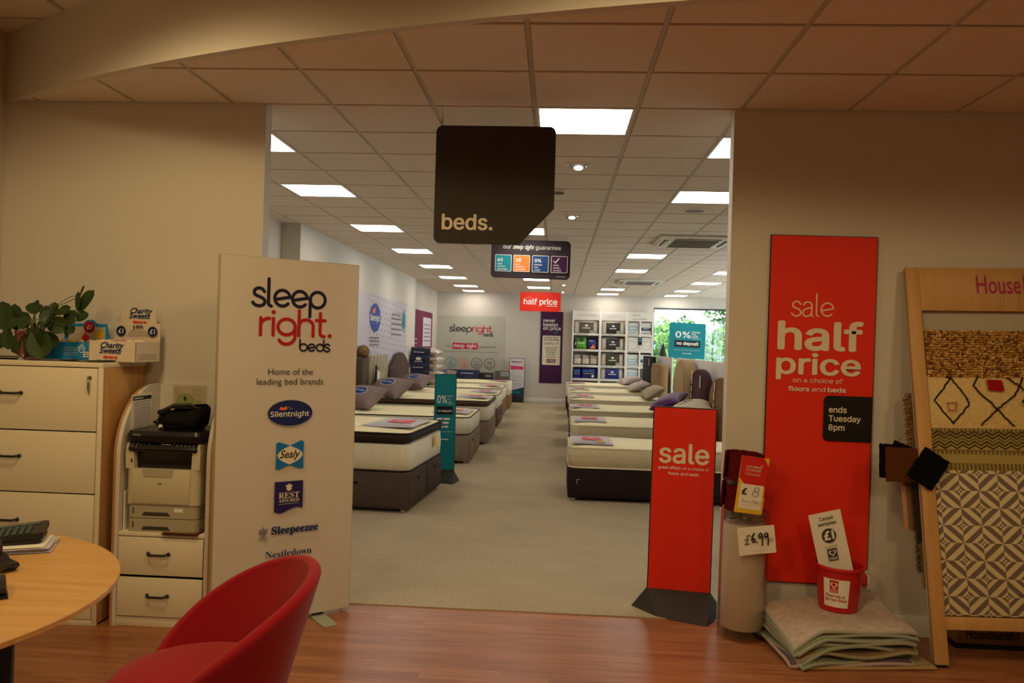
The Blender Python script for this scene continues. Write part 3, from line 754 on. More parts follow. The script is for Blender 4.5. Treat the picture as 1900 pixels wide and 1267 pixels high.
b.text('lettering', 'Try out a pillow', 0.74, 1.23, 2.40, GREY); b.lines('lettering', 1.49, 1.88, 2.43, 0.012, LGREY, 70); b.lines('lettering', 1.52, 1.72, 2.39, 0.012, LGREY, 71)
b.left('lettering', 'Protect', 2.20, 2.43, 0.085, GREY); b.left('lettering', 'your mattress', 2.20, 2.33, 0.085, GREY)
b.done()
def tickets(x0, x1, zz, seed):
    bb.lines('price_ticket_strip', x0, x1, zz, 0.03, LGREY, seed)
bb = Board(t, 0.003)
for n, (a, c) in enumerate(((0.66, 0.98), (1.39, 1.72), (1.78, 2.0), (2.09, 2.36))):
    for q, zz in enumerate(ROWS[2:]): tickets(a, c, zz + 0.012, 80 + n * 4 + q)
bb.done()
GREEN = mat('green_print', (96, 160, 44), 0.5, 0.4); BAGB = mat('bag_dark_print', (44, 42, 46), 0.35, 0.5); BAGOL = mat('bag_olive_print', (52, 58, 34), 0.35, 0.5)
BAGGR = mat('bag_pewter_print', (92, 86, 76), 0.3, 0.5); CLEAR = mat('bag_clear_pillow', (206, 194, 176), 0.25, 0.6); BAGBLUE = mat('bag_blue_print', (26, 38, 116), 0.35, 0.5); AQUA = mat('aqua_print', (164, 190, 196), 0.5, 0.3)
def bag(x0, x1, z0, h, body, band, label, d=0.26, tick=True, cat='pillow', name='bagged_pillow', ink=WHITE, seed=1):
    """a pillow in a printed plastic bag: puffy body, printed wrap band, ticket"""
    w = x1 - x0
    t = thing(name, label, cat, ((x0 + x1) / 2, 16.70 + d / 2, z0), 0, 'goods on the shelf unit')
    def fn(u, v):
        a, q = u * 2 * PI, v
        e = math.sin(PI * min(max(q, 0.0), 1.0)) ** 0.35 if 0 < q < 1 else 0.0
        X = math.copysign(abs(math.cos(a)) ** 0.55, math.cos(a)) * w / 2 * (0.93 + 0.07 * e); Y = math.copysign(abs(math.sin(a)) ** 0.8, math.sin(a)) * d / 2 * (0.25 + 0.75 * e)
        return (X, Y, q * h * (1 - 0.03 * math.cos(a * 3 + seed)))
    MB().grid(fn, 36, 10, body, wrap=True).build('bag', t)
    def fb(u, v):
        X = (u - 0.5) * 2 * w / 2 * 0.62; q = 0.04 + 0.9 * v; e = math.sin(PI * q) ** 0.35
        k = min(1.0, abs(X) / (w / 2 * (0.93 + 0.07 * e))); Y = -(1 - k ** (2 / 0.55)) ** 0.4 * d / 2 * (0.25 + 0.75 * e)
        return (X, Y - 0.006, q * h)
    if band: MB().grid(fb, 14, 8, band).build('printed_wrap', t)
    b = Board(t, -d / 2 - 0.008)
    if band: b.oval('lettering', 0, h * 0.66, w * 0.06, w * 0.04, ink); b.lines('lettering', -w * 0.16, w * 0.16, h * 0.42, h * 0.07, ink, seed)
    if tick: b.rect('ticket', w * 0.14, h * 0.02, w * 0.42, h * 0.27, LGREY); b.lines('ticket', w * 0.17, w * 0.39, h * 0.12, h * 0.06, DGREY, seed + 1)
    b.done(); return t
A0, A1, B0, B1 = 0.645, 1.285, 1.385, 1.995
Z1, Z2, Z3, Z4 = 1.931, 1.501, 1.076, 0.716
bag(A0, A1, Z1, 0.33, CLEAR, BAGGR, 'bagged pillow with a pewter wrap, top left cubby of the shelf unit', seed=1)
bag(B0, B1, Z1, 0.33, CLEAR, BAGB, 'dark wrapped pillow in the top middle cubby of the shelf unit', seed=2)
bag(B0, B1, Z2, 0.33, CLEAR, BAGB, 'dark wrapped pillow in the second middle cubby, below the top one', seed=3)
bag(B0, B1, Z3, 0.33, CLEAR, BAGOL, 'olive wrapped pillow in the third middle cubby of the shelf unit', seed=4)
bag(B0, B1, Z4, 0.30, CLEAR, BAGBLUE, 'pillow with a navy wrap in the fourth middle cubby of the shelf unit', tick=False, seed=5)
t = bag(0.655, 0.99, Z2, 0.32, GREEN, None, 'lime green bag in the second left cubby of the shelf unit', tick=False, seed=6)
b = Board(t, -0.138); b.oval('lettering', 0.02, 0.26, 0.07, 0.035, BAGB); b.lines('lettering', -0.08, 0.1, 0.16, 0.018, WHITE, 90); b.lines('lettering', -0.06, 0.08, 0.04, 0.02, BAGB, 91); b.rect('navy_side', -0.165, 0.03, -0.10, 0.28, NAVY); b.text('lettering', '2', -0.155, -0.11, 0.13, WHITE, bold=0.02); b.done()
t = bag(1.0, 1.27, Z2, 0.30, BAGBLUE, None, 'navy bag next to the lime green one in the second left cubby', tick=False, seed=7)
b = Board(t, -0.138); b.lines('lettering', -0.09, 0.02, 0.23, 0.016, WHITE, 92); b.poly('picture', [(-0.06, 0.03), (0.03, 0.15), (0.09, 0.03)], ORANGE); b.done()
for n in range(3):
    x0 = 0.645 + n * 0.22
    t = bag(x0, x0 + 0.21, Z3, 0.27, CLEAR, None, 'clear bag of folded white bedding in the third left cubby, ' + ('nearest the purple poster', 'middle of three', 'nearest the olive pillow')[n], tick=False, seed=8 + n)
    b = Board(t, -0.138); b.rect('top_label', -0.1, 0.19, 0.1, 0.235, DGREY); b.lines('top_label', -0.08, 0.08, 0.205, 0.014, WHITE, 95 + n); b.lines('bottom_label', -0.1, 0.1, 0.02, 0.02, BLACK, 98 + n); b.done()
for n, (x0, x1) in enumerate(((0.645, 0.85), (0.86, 1.28))):
    t = bag(x0, x1, Z4, 0.29, BAGBLUE, None, ('narrow blue pack in the fourth left cubby, against the upright', 'wide blue pack with a round badge in the fourth left cubby')[n], tick=False, seed=12 + n)
    b = Board(t, -0.138); wv = (x1 - x0) / 2; b.lines('lettering', -wv * 0.8, wv * 0.6, 0.19, 0.02, SKYB, 101 + n); b.lines('lettering', -wv * 0.7, wv * 0.5, 0.13, 0.012, YELLOW, 103 + n)
    if n: b.oval('badge', 0.1, 0.07, 0.035, 0.035, WHITE)
    b.done()
def pack(x0, x1, z0, h, mt, band, label, seed):
    t = thing('protector_pack', label, 'bedding pack', ((x0 + x1) / 2, 16.72, z0), 0, 'goods on the shelf unit')
    w = x1 - x0
    MB().span((-w / 2, 0, 0), (w / 2, 0.24, h), mt, 0.012, 3).build('pack', t)
    b = Board(t, 0.0); b.rect('printed_band', -w / 2 + 0.01, h * band[0], w / 2 - 0.01, h * band[1], band[2]); b.lines('lettering', -w * 0.3, w * 0.3, h * (band[0] + band[1]) / 2, h * 0.06, WHITE, seed); b.lines('lettering', -w * 0.35, w * 0.3, h * 0.12, h * 0.05, TEAL, seed + 1); b.done()
PK = mat('pack_white', (214, 214, 212), 0.4, 0.4)
pack(2.085, 2.37, Z1, 0.33, PK, (0.3, 0.72, AQUA), 'white and aqua protector pack, top cubby next to the middle bay', 110)
pack(2.435, 2.70, Z1, 0.33, PK, (0.36, 0.6, NAVY), 'white protector pack with a navy band, top right cubby', 112)
pack(2.085, 2.37, Z3, 0.33, PK, (0.25, 0.65, AQUA), 'white and aqua protector pack, third cubby down next to the middle bay', 114)
pack(2.435, 2.70, Z3, 0.33, PK, (0.36, 0.6, NAVY), 'navy-banded protector pack partly behind the black headboard', 116)
pack(2.085, 2.37, Z4, 0.29, PK, (0.3, 0.7, AQUA), 'aqua protector pack in the lowest visible cubby above the pillows', 118)
for n, x0 in enumerate((2.085, 2.43)):
    t = thing('shelf_sign', ('white framed-print shelf board, second cubby down beside the middle bay', 'white framed-print shelf board, second cubby down nearest the window')[n], 'sign', (x0, 16.67, Z2), 0, 'goods on the shelf unit')
    MB().span((0, 0, 0), (0.29, 0.012, 0.36), SH).build('panel', t)
    b = Board(t, 0.0); b.stroke('print_frame', [(0.03, 0.04), (0.03, 0.31), (0.26, 0.31), (0.26, 0.12), (0.19, 0.04), (0.03, 0.04)], 0.008, GREY); b.lines('lettering', 0.06, 0.19, 0.24, 0.012, GREY, 120 + n); b.done()
t = thing('card_reader', 'small dark handheld device hanging on the shelf unit upright', 'device', (2.405, 16.63, 1.66))
MB().span((-0.045, 0, 0), (0.045, 0.03, 0.2), BLKPL, 0.01).build('body', t); MB().span((-0.03, -0.003, 0.09), (0.03, 0.0, 0.17), TEAL).build('screen', t)

# ------------------------------------------------------------------ beds
def ticking(name, col, scale, strength, kind='diamond'):
    """mattress fabric with a quilted bump"""
    m = mat(name, col, 0.9, 0.15, sheen=0.15)
    nt, x, y, z, tc = coords(m)
    if kind == 'diamond': h = ((x + y) * scale).pingpong(0.5) .min(((x - y) * scale).pingpong(0.5))
    elif kind == 'stripe': h = (x * scale + y * scale).pingpong(0.5)
    else: h = (z * scale + (x + y) * scale).pingpong(0.5).min((z * scale - (x + y) * scale).pingpong(0.5))
    n = nt.nodes.new('ShaderNodeTexNoise'); n.inputs['Scale'].default_value = 14; n.inputs['Detail'].default_value = 5; nt.links.new(tc.outputs['Object'], n.inputs['Vector'])
    hh = h + N(nt, n.outputs['Fac']) * 0.5
    bp = nt.nodes.new('ShaderNodeBump'); bp.inputs['Strength'].default_value = strength; bp.inputs['Distance'].default_value = 0.02
    nt.links.new(hh.s, bp.inputs['Height']); nt.links.new(bp.outputs['Normal'], nt.nodes['Principled BSDF'].inputs['Normal'])
    return m
TOPC = ticking('cream_quilt_top', (240, 228, 182), 9, 0.45); TOPP = ticking('cream_plain_top', (242, 232, 190), 5, 0.18); TOPW = ticking('ivory_knit_top', (240, 230, 188), 16, 0.5)
SIDEC = ticking('cream_side_panel', (224, 214, 184), 8.3, 0.5, 'stripe'); SIDEK = ticking('sand_knit_side', (192, 180, 148), 7, 0.3, 'chev'); SIDEW = ticking('ivory_side_panel', (220, 212, 188), 7, 0.3, 'chev')
BRN = mat('dark_brown_border', (50, 38, 34), 0.8, 0.2, bump=(200, 0.2)); PIPE = mat('cream_piping', (228, 218, 186), 0.8, 0.2); PIPD = mat('dark_piping', (64, 52, 44), 0.8, 0.2)
FAB = lambda n, c: mat(n, c, 0.92, 0.15, bump=(260, 0.35), var=(30, 0.06))
B_DKBR = FAB('divan_espresso_fabric', (84, 70, 62)); B_TAUPE = FAB('divan_taupe_fabric', (140, 124, 106)); B_MAUVE = FAB('divan_mauve_brown_fabric', (112, 88, 82)); B_TAN = FAB('divan_tan_fabric', (146, 114, 78)); B_BLK = FAB('divan_black_brown_fabric', (42, 32, 32))
SEAM = mat('seam_dark', (36, 30, 28), 0.9, 0.1)
CLRPL = mat('clear_plastic_glide', (190, 184, 170), 0.2, 0.6)

def divan(label, x, yc, L, W, h, mt, turn, split='end', rot=0.0):
    """divan base; local x runs from the foot (0) to the head (L)"""
    t = thing('divan_base', label, 'bed base', (x, yc, 0.006), (PI if turn else 0) + rot)
    if split == 'end':
        MB().span((0, -W / 2, 0.035), (L, -0.003, h), mt, 0.012, 3).build('base_half', t); MB().span((0, 0.003, 0.035), (L, W / 2, h), mt, 0.012, 3).build('base_half', t)
    else:
        MB().span((0, -W / 2, 0.035), (L / 2 - 0.003, W / 2, h), mt, 0.012, 3).build('base_half', t); MB().span((L / 2 + 0.003, -W / 2, 0.035), (L, W / 2, h), mt, 0.012, 3).build('base_half', t)
    g = []
    for y0, y1 in ((-W / 2 + 0.03, -0.03), (0.03, W / 2 - 0.03)) if split == 'end' else ():
        d = MB().span((-0.008, y0, 0.06), (0.0, y1, h - 0.07), mt, 0.004).build('drawer_front', t)
        MB().box((-0.012, (y0 + y1) / 2, h - 0.09), (0.008, 0.05, 0.022), SEAM, 0.003).build('pull_tab', d)
    for s in (-1, 1):
        x0, x1 = (0.10, L * 0.48)
        d = MB().span((x0, s * W / 2 - 0.001 * s, 0.06), (x1, s * (W / 2 + 0.008), h - 0.075), mt, 0.003).build('drawer_front', t)
        MB().box(((x0 + x1) / 2, s * (W / 2 + 0.011), h - 0.11), (0.05, 0.006, 0.02), SEAM, 0.002).build('pull_tab', d)
    for xx in (0.06, L - 0.06):
        for yy in (-W / 2 + 0.06, W / 2 - 0.06):
            MB().lathe([(0.014, 0), (0.026, 0.008), (0.024, 0.02), (0.012, 0.036)], CLRPL, 14, (xx, yy, 0)).build('castor', t)
    return t
def edge_loop(L, W, r, z, inset=0.0): return [(p[0], p[1], z) for p in rrect(L - 2 * inset, W - 2 * inset, r, 0, 8, L / 2, 0)]
def mattress(label, x, yc, z, L, W, h, top, side, turn, pillow=0.0, pipe=PIPE, border=None, rot=0.0, r=0.10, tagc=None, kind='mattress'):
    t = thing(kind, label, 'mattress', (x, yc, z), (PI if turn else 0) + rot)
    hb = h - pillow
    rings = [edge_loop(L, W, r, 0.0, 0.02), edge_loop(L, W, r, 0.015), edge_loop(L, W, r, hb * 0.5, -0.006), edge_loop(L, W, r, hb - 0.012), edge_loop(L, W, r, hb, 0.012)]
    MB().loft(rings, side).build('side_panel', t, sharp=60)
    def topsurf(z0, ins):
        m_ = MB()
        def fn(u, v):
            a, b = u * 2 - 1, v * 2 - 1
            X = L / 2 + a * (L / 2 - ins); Y = b * (W / 2 - ins)
            # round the corners of the outline
            cx, cy = max(abs(X - L / 2) - (L / 2 - ins - r), 0), max(abs(Y) - (W / 2 - ins - r), 0)
            q = math.hypot(cx, cy)
            if q > r:
                k = r / q; X = L / 2 + math.copysign(L / 2 - ins - r + cx * k, X - L / 2); Y = math.copysign(W / 2 - ins - r + cy * k, Y)
            e = (1 - a ** 8) * (1 - b ** 8)
            return (X, Y, z0 + 0.026 * e + 0.006 * math.sin(X * 9) * math.sin(Y * 11) * e)
        m_.grid(fn, 40, 28, top); return m_
    if pillow > 0:
        z0 = hb + 0.012
        rg = [edge_loop(L, W, r, z0, 0.03), edge_loop(L, W, r, z0 + 0.02, -0.005), edge_loop(L, W, r, z0 + pillow * 0.5, -0.018), edge_loop(L, W, r, z0 + pillow - 0.03, -0.008), edge_loop(L, W, r, z0 + pillow - 0.012, 0.01)]
        MB().loft(rg, border).build('pillow_top_border', t, sharp=70)
        topsurf(z0 + pillow - 0.014, 0.008).build('top_panel', t, sharp=60)
        MB().tube(edge_loop(L, W, r, z0 + pillow - 0.014, -0.004), 0.008, border, 6, True).build('piping', t)
    else:
        topsurf(hb - 0.002, 0.010).build('top_panel', t, sharp=60)
        MB().tube(edge_loop(L, W, r, hb - 0.002, 0.004), 0.008, pipe, 6, True).build('piping', t)
    MB().tube(edge_loop(L, W, r, 0.012, 0.002), 0.008, pipe if border is None else border, 6, True).build('piping', t)
    if tagc:
        MB().add([(-0.022, tagc, hb - 0.02), (-0.022, tagc + 0.08, hb - 0.02), (-0.028, tagc + 0.10, hb - 0.12), (-0.028, tagc, hb - 0.12), (-0.0225, tagc + 0.04, hb + 0.0)], [(0, 1, 2, 3), (0, 4, 1)], YELLOW).build('care_tag', t, label='yellow swing tag')
    return t
SPLASH = mat('red_splash', (222, 40, 52), 0.5, 0.3); CARDG = mat('price_card_grey', (196, 188, 190), 0.6, 0.3)
def price_card(label, x, yc, z, turn, w=0.42, d=0.5, seed=1, rot=0.0, gold=False):
    """price card lying on the foot of a bed, to be read from the aisle end"""
    t = thing('price_card', label, 'price card', (x, yc, z), 0, 'price cards on the beds', rot=None)
    t.rotation_euler = Euler((R(-90), 0, rot), 'XYZ')
    rnd = random.Random(seed)
    c = MB()
    def fn(u, v): return ((u - 0.5) * w, 0.006 * math.cos(u * 5 + seed) * (v - 0.4) - 0.002, (v - 0.5) * d)
    c.grid(fn, 8, 8, CARDG).build('card', t)
    b = Board(t, -0.006, step=0.0012)
    pts = [(-0.10, -0.02), (-0.09, 0.10), (-0.02, 0.11), (0.0, 0.095), (0.03, 0.11), (0.11, 0.10), (0.10, 0.04), (0.12, -0.06), (0.06, -0.065), (0.03, -0.05), (0.01, -0.065), (-0.04, -0.06)]
    b.poly('red_splash', [(p[0] * w / 0.42, p[1] * d / 0.5 + 0.06) for p in pts], SPLASH)
    b.lines('lettering', -0.03, 0.04, 0.10, 0.015, CARD, seed); b.lines('lettering', -0.03, 0.04, 0.07, 0.015, CARD, seed + 1); b.lines('lettering', -0.025, 0.035, 0.04, 0.012, CARD, seed + 2)
    b.lines('lettering', -w * 0.3, w * 0.25, -d * 0.22, 0.03, GREY, seed + 3); b.lines('lettering', -w * 0.42, w * 0.42, -d * 0.33, 0.02, DGREY, seed + 4)
    b.rect('grey_footer', -w / 2 + 0.005, -d / 2 + 0.01, w / 2 - 0.005, -d / 2 + 0.05, mat('card_footer', (132, 126, 140), 0.6, 0.3)); b.lines('grey_header', -w * 0.3, w * 0.35, d * 0.40, 0.022, GREY, seed + 5)
    if gold: b.rect('gold_sticker', 0.05, -d * 0.36, 0.14, -d * 0.2, YELLOW)
    b.done(); return t

# beds against the poster wall (foot towards the aisle): Y centre, width, foot X, base height, mattress height, pillow top, look
def lbed(n, yc, W, xf, hb, hm, mt, base_label, mat_label, card_label, rot=0.0, side=SIDEC, top=TOPC, L=1.9, **k):
    divan(base_label, xf, yc, L, W, hb, mt, True, 'end', rot)
    mattress(mat_label, xf, yc, 0.006 + hb, L, W, hm, top, side, True, rot=rot, **k)
    z = 0.006 + hb + hm + 0.0285
    price_card(card_label, xf - 0.30, yc - (0.08 if n else 0.0), z, True, 0.50, 0.86 if n == 0 else 0.74, 10 * n + 1, rot)
lbed(0, 3.26, 1.37, -1.105, 0.375, 0.36, B_DKBR, 'espresso fabric divan base nearest the sleep logo panel, with two end drawers', 'pillow-top mattress with a chocolate border and cream quilted side, nearest the logo panel', 'large grey price card with a red splash on the chocolate-bordered mattress', rot=R(-4.5), pillow=0.105, border=BRN, tagc=-0.30)
lbed(1, 6.34, 1.38, -0.935, 0.375, 0.235, B_TAUPE, 'taupe divan base just behind the teal freestanding sign', 'cream mattress with thin dark piping just behind the teal freestanding sign', 'price card half hidden by the teal freestanding sign', pipe=PIPD, side=SIDEW)
lbed(2, 8.37, 1.40, -0.86, 0.36, 0.32, B_TAUPE, 'taupe divan base, second behind the teal freestanding sign', 'mattress with a brown pillow-top border, second bed behind the teal sign', 'price card with a red splash on the brown pillow-top, second bed behind the teal sign', pillow=0.09, border=mat('mid_brown_border', (96, 76, 58), 0.8, 0.2), tagc=-0.3, side=SIDEW)
lbed(3, 10.65, 1.40, -0.895, 0.36, 0.27, B_MAUVE, 'mauve brown divan base, third behind the teal freestanding sign', 'cream mattress with dark piping, third bed behind the teal freestanding sign', 'price card on the third bed behind the teal freestanding sign', pipe=PIPD, side=SIDEW)
lbed(4, 12.75, 1.35, -0.95, 0.36, 0.27, B_TAN, 'tan divan base, fourth behind the teal freestanding sign', 'cream mattress, fourth bed behind the teal sign, under the pillow stack', 'price card on the fourth bed behind the teal freestanding sign', side=SIDEW, pipe=PIPD)
lbed(5, 14.85, 1.35, -0.93, 0.36, 0.28, B_TAN, 'tan divan base of the bed closest to the pale wall graphic', 'cream mattress of the bed closest to the pale wall graphic', 'price card on the bed closest to the pale wall graphic', side=SIDEW)

def rbed(n, yc, W, xf, hb, hm, mt, base_label, mat_label, card_label, side=SIDEK, top=TOPP, L=1.79, **k):
    divan(base_label, xf, yc, L, W, hb, mt, False, 'mid')
    mattress(mat_label, xf, yc, 0.006 + hb, L, W, hm, top, side, False, **k)
    price_card(card_label, xf + 0.245, yc - 0.02, 0.006 + hb + hm + 0.0285, False, 0.43, W * (0.80 if n == 0 else 0.62), 100 + 10 * n, 0.0, n == 0)
rbed(0, 3.94, 0.92, 0.325, 0.335, 0.215, B_BLK, 'black-brown single divan base right behind the red sale stand', 'cream single mattress right behind the red sale stand', 'price card with a gold sticker on the single mattress by the red sale stand')
o = bpy.data.objects['divan_base.006']; MB().box((0.105, -0.472, 0.225), (0.035, 0.002, 0.006), LGREY).box((0.090, -0.472, 0.205), (0.006, 0.002, 0.046), LGREY).build('corner_highlight', o)  # pale L strips stand in for the highlight on the drawer corner
rbed(1, 6.22, 1.30, 0.40, 0.33, 0.235, B_BLK, 'dark divan base, second of the beds along the headboard partition', 'smooth cream mattress, second along the headboard partition', 'price card on the second mattress along the headboard partition')
rbed(2, 8.28, 1.30, 0.42, 0.335, 0.25, B_BLK, 'dark divan base, third of the beds along the headboard partition', 'knobbly quilted ivory mattress, third along the headboard partition', 'price card on the third mattress along the headboard partition', top=TOPW)
rbed(3, 10.62, 1.32, 0.45, 0.335, 0.26, B_BLK, 'dark divan base, fourth of the beds along the headboard partition', 'quilted ivory mattress, fourth along the headboard partition', 'price card on the fourth mattress along the headboard partition', top=TOPW)
rbed(4, 13.02, 1.35, 0.46, 0.34, 0.26, B_BLK, 'dark divan base, second from the shelf unit', 'white-cream mattress, second from the shelf unit', 'price card on the mattress second from the shelf unit', side=SIDEW)
rbed(5, 15.22, 1.35, 0.45, 0.35, 0.28, B_BLK, 'black divan base closest to the shelf unit', 'cream mattress closest to the shelf unit', 'price card on the mattress closest to the shelf unit', side=SIDEW)

# ------------------------------------------------------------------ cushions and pillows
def cushion(name, label, loc, w, d, h, mt, rz=0.0, tilt=0.0, roll=0.0, logo=None, ridge=None, cat='pillow', group=None):
    t = thing(name, label, cat, loc, 0, group); t.rotation_euler = Euler((tilt, roll, rz), 'XYZ')
    def surf(a, b, s):
        e = max(0.0, (1 - a ** 2)) ** 0.45 * max(0.0, (1 - b ** 2)) ** 0.45
        X = a * w / 2 * (1 - 0.13 * (1 - b * b) ** 1.0 * abs(a) ** 3); Y = b * d / 2 * (1 - 0.13 * (1 - a * a) * abs(b) ** 3)
        wr = 0.012 * math.sin(5 * a + 3 * b) * (a * a + b * b) * 0.5
        return Vector((X, Y, s * (h / 2) * e * (1 + wr * 6) + 0.0))
    m_ = MB().grid(lambda u, v: surf(u * 2 - 1, v * 2 - 1, 1), 24, 20, mt).grid(lambda u, v: surf(1 - u * 2, v * 2 - 1, -1), 24, 20, mt)
    m_.build('cushion_cover', t, sharp=80)
    if logo: logo(t, surf)
    return t
def oval_on(t, surf, a0, b0, ra, rb, mt, name='logo', lift=0.003):
    m_ = MB(); vs = [surf(a0, b0, 1) + Vector((0, 0, lift))]; fs = []; n, rings = 28, 4
    for j in range(1, rings + 1):
        for k in range(n):
            q = 2 * PI * k / n; vs.append(surf(a0 + ra * j / rings * math.cos(q), b0 + rb * j / rings * math.sin(q), 1) + Vector((0, 0, lift)))
    for k in range(n):
        fs.append((0, 1 + k, 1 + (k + 1) % n))
        for j in range(rings - 1): fs.append((1 + j * n + k, 1 + (j + 1) * n + k, 1 + (j + 1) * n + (k + 1) % n, 1 + j * n + (k + 1) % n))
    m_.add(vs, fs, mt).build(name, t)
def text_on(t, surf, s, a0, b0, wa, mt, name='lettering', lift=0.005, fnt=MATHF, bold=0.02, flip=1, asp=1.0):
    vs, fs, (x0, x1, y0, y1) = text2d(s, fnt, bold); k = wa / (x1 - x0)
    MB().add([surf(a0 + flip * (v[0] - (x0 + x1) / 2) * k, b0 + flip * (v[1] - (y0 + y1) / 2) * k * asp, 1) + Vector((0, 0, lift + (v[2] if len(v) > 2 else 0))) for v in vs], fs, mt).build(name, t)
GCUSH = mat('mauve_grey_cushion', (140, 120, 116), 0.9, 0.15, bump=(30, 0.15)); OVB = mat('cushion_oval_blue', (34, 66, 136), 0.6, 0.3)
def oval_logo(t, surf):
    oval_on(t, surf, 0.12, 0.0, 0.40, 0.34, WHITE, 'oval_rim', 0.003); oval_on(t, surf, 0.12, 0.0, 0.37, 0.31, OVB, 'oval_logo', 0.005)
    text_on(t, surf, 'Silentnight', 0.12, -0.02, 0.62, WHITE, lift=0.007)
for n, (x, y, z, rz, tl, k, lab) in enumerate((
        (-2.50, 6.15, 0.80, R(-32), R(34), 1.0, 'mauve grey pillow with an oval logo, half cut off by the sleep logo panel'),
        (-2.50, 7.92, 0.82, R(-32), R(32), 1.10, 'mauve grey pillow with an oval logo in front of the tubed cream headboard'),
        (-2.52, 10.3, 0.82, R(-24), R(30), 0.98, 'mauve grey pillow with an oval logo in front of the camel-back brown headboard'),
        (-2.50, 14.3, 0.80, R(-30), R(30), 0.80, 'mauve grey pillow with an oval logo on the bed nearest the pale wall graphic'))):
    cushion('pillow', lab, (x, y, z), 0.66 * k, 0.46 * k, 0.26 * k, GCUSH, rz, tl, 0, oval_logo, group='grey logo pillows')
LIL = mat('lilac_grey_pillow', (190, 176, 172), 0.9, 0.15, bump=(30, 0.12)); BEI = mat('sage_beige_pillow', (166, 154, 128), 0.9, 0.15, bump=(30, 0.12)); PUR = mat('purple_satin_pillow', (86, 26, 96), 0.5, 0.4, sheen=0.3); WHP = mat('ivory_pillow', (216, 206, 184), 0.9, 0.15, bump=(30, 0.12))
cushion('pillow', 'pale lilac grey pillow on the bed closest to the shelf unit', (2.0, 15.1, 0.765), 0.50, 0.80, 0.20, LIL, R(8), 0, R(-16))
cushion('pillow', 'pale lilac grey pillow leaning by the small tan headboard', (1.98, 12.75, 0.745), 0.50, 0.80, 0.20, LIL, R(0), 0, R(-18))
cushion('pillow', 'sage beige pillow between the lilac pillows and the purple one', (1.98, 10.3, 0.76), 0.42, 0.70, 0.22, BEI, R(4), 0, R(-30))
def purple_print(t, surf): text_on(t, surf, 'Slumberland', 0.3, 0.25, 0.9, mat('mauve_print', (140, 100, 150), 0.5, 0.3), fnt=None, bold=0)
cushion('pillow', 'shiny purple pillow in front of the dark brown arched headboard', (1.94, 7.75, 0.775), 0.50, 0.66, 0.22, PUR, R(-26), R(10), R(-18))
def red_print(t, surf):
    oval_on(t, surf, -0.05, 0.1, 0.22, 0.13, PINK, 'red_swirl', 0.004); oval_on(t, surf, -0.02, 0.1, 0.13, 0.075, WHP, 'red_swirl', 0.006)
    text_on(t, surf, 'Sleep', -0.35, -0.1, 0.4, DGREY, fnt=INTER, bold=0.02)
cushion('pillow', 'plump ivory pillow with dark and red print, just above the red sale stand', (1.98, 5.95, 0.765), 0.56, 0.80, 0.30, WHP, R(-6), R(6), R(-14), red_print)

# stack of bagged pillows
NVB = mat('navy_bag_print', (24, 34, 66), 0.35, 0.5)
for n in range(5):
    z = 0.698 + n * 0.160
    t = cushion('bagged_pillow', 'navy-ended bagged pillow on the tan-based bed, ' + ('lowest of the stack', 'second from bottom of the stack', 'middle of the stack', 'second from top of the stack', 'topmost of the stack with its white side showing')[n],
            (-2.66 + 0.02 * (n % 2), 12.62, z + 0.035), 0.62, 0.95, 0.165, CLEAR, R((2, -2, 1, -2, 2)[n]), 0, R(0 if n < 4 else 3), group='stack of bagged pillows')
    def nb(u, v, n=n): return (-0.30 + 0.40 * u, -0.475 + 0.05 * (1 - abs(v * 2 - 1)) * 0 - 0.003, -0.08 + 0.16 * v)
    MB().span((-0.30, -0.482, -0.085), (0.12, -0.455, 0.085), NVB, 0.02).build('navy_end_panel', t)
    if n == 3:
        b = Board(t, -0.482); b.oval('logo', -0.12, 0.01, 0.06, 0.035, CARD); b.lines('lettering', -0.2, -0.02, -0.06, 0.02, CARD, 130); b.done()
    else: 
        b = Board(t, -0.482); b.lines('lettering', -0.24, 0.0, -0.03, 0.025, LGREY, 131 + n); b.done()

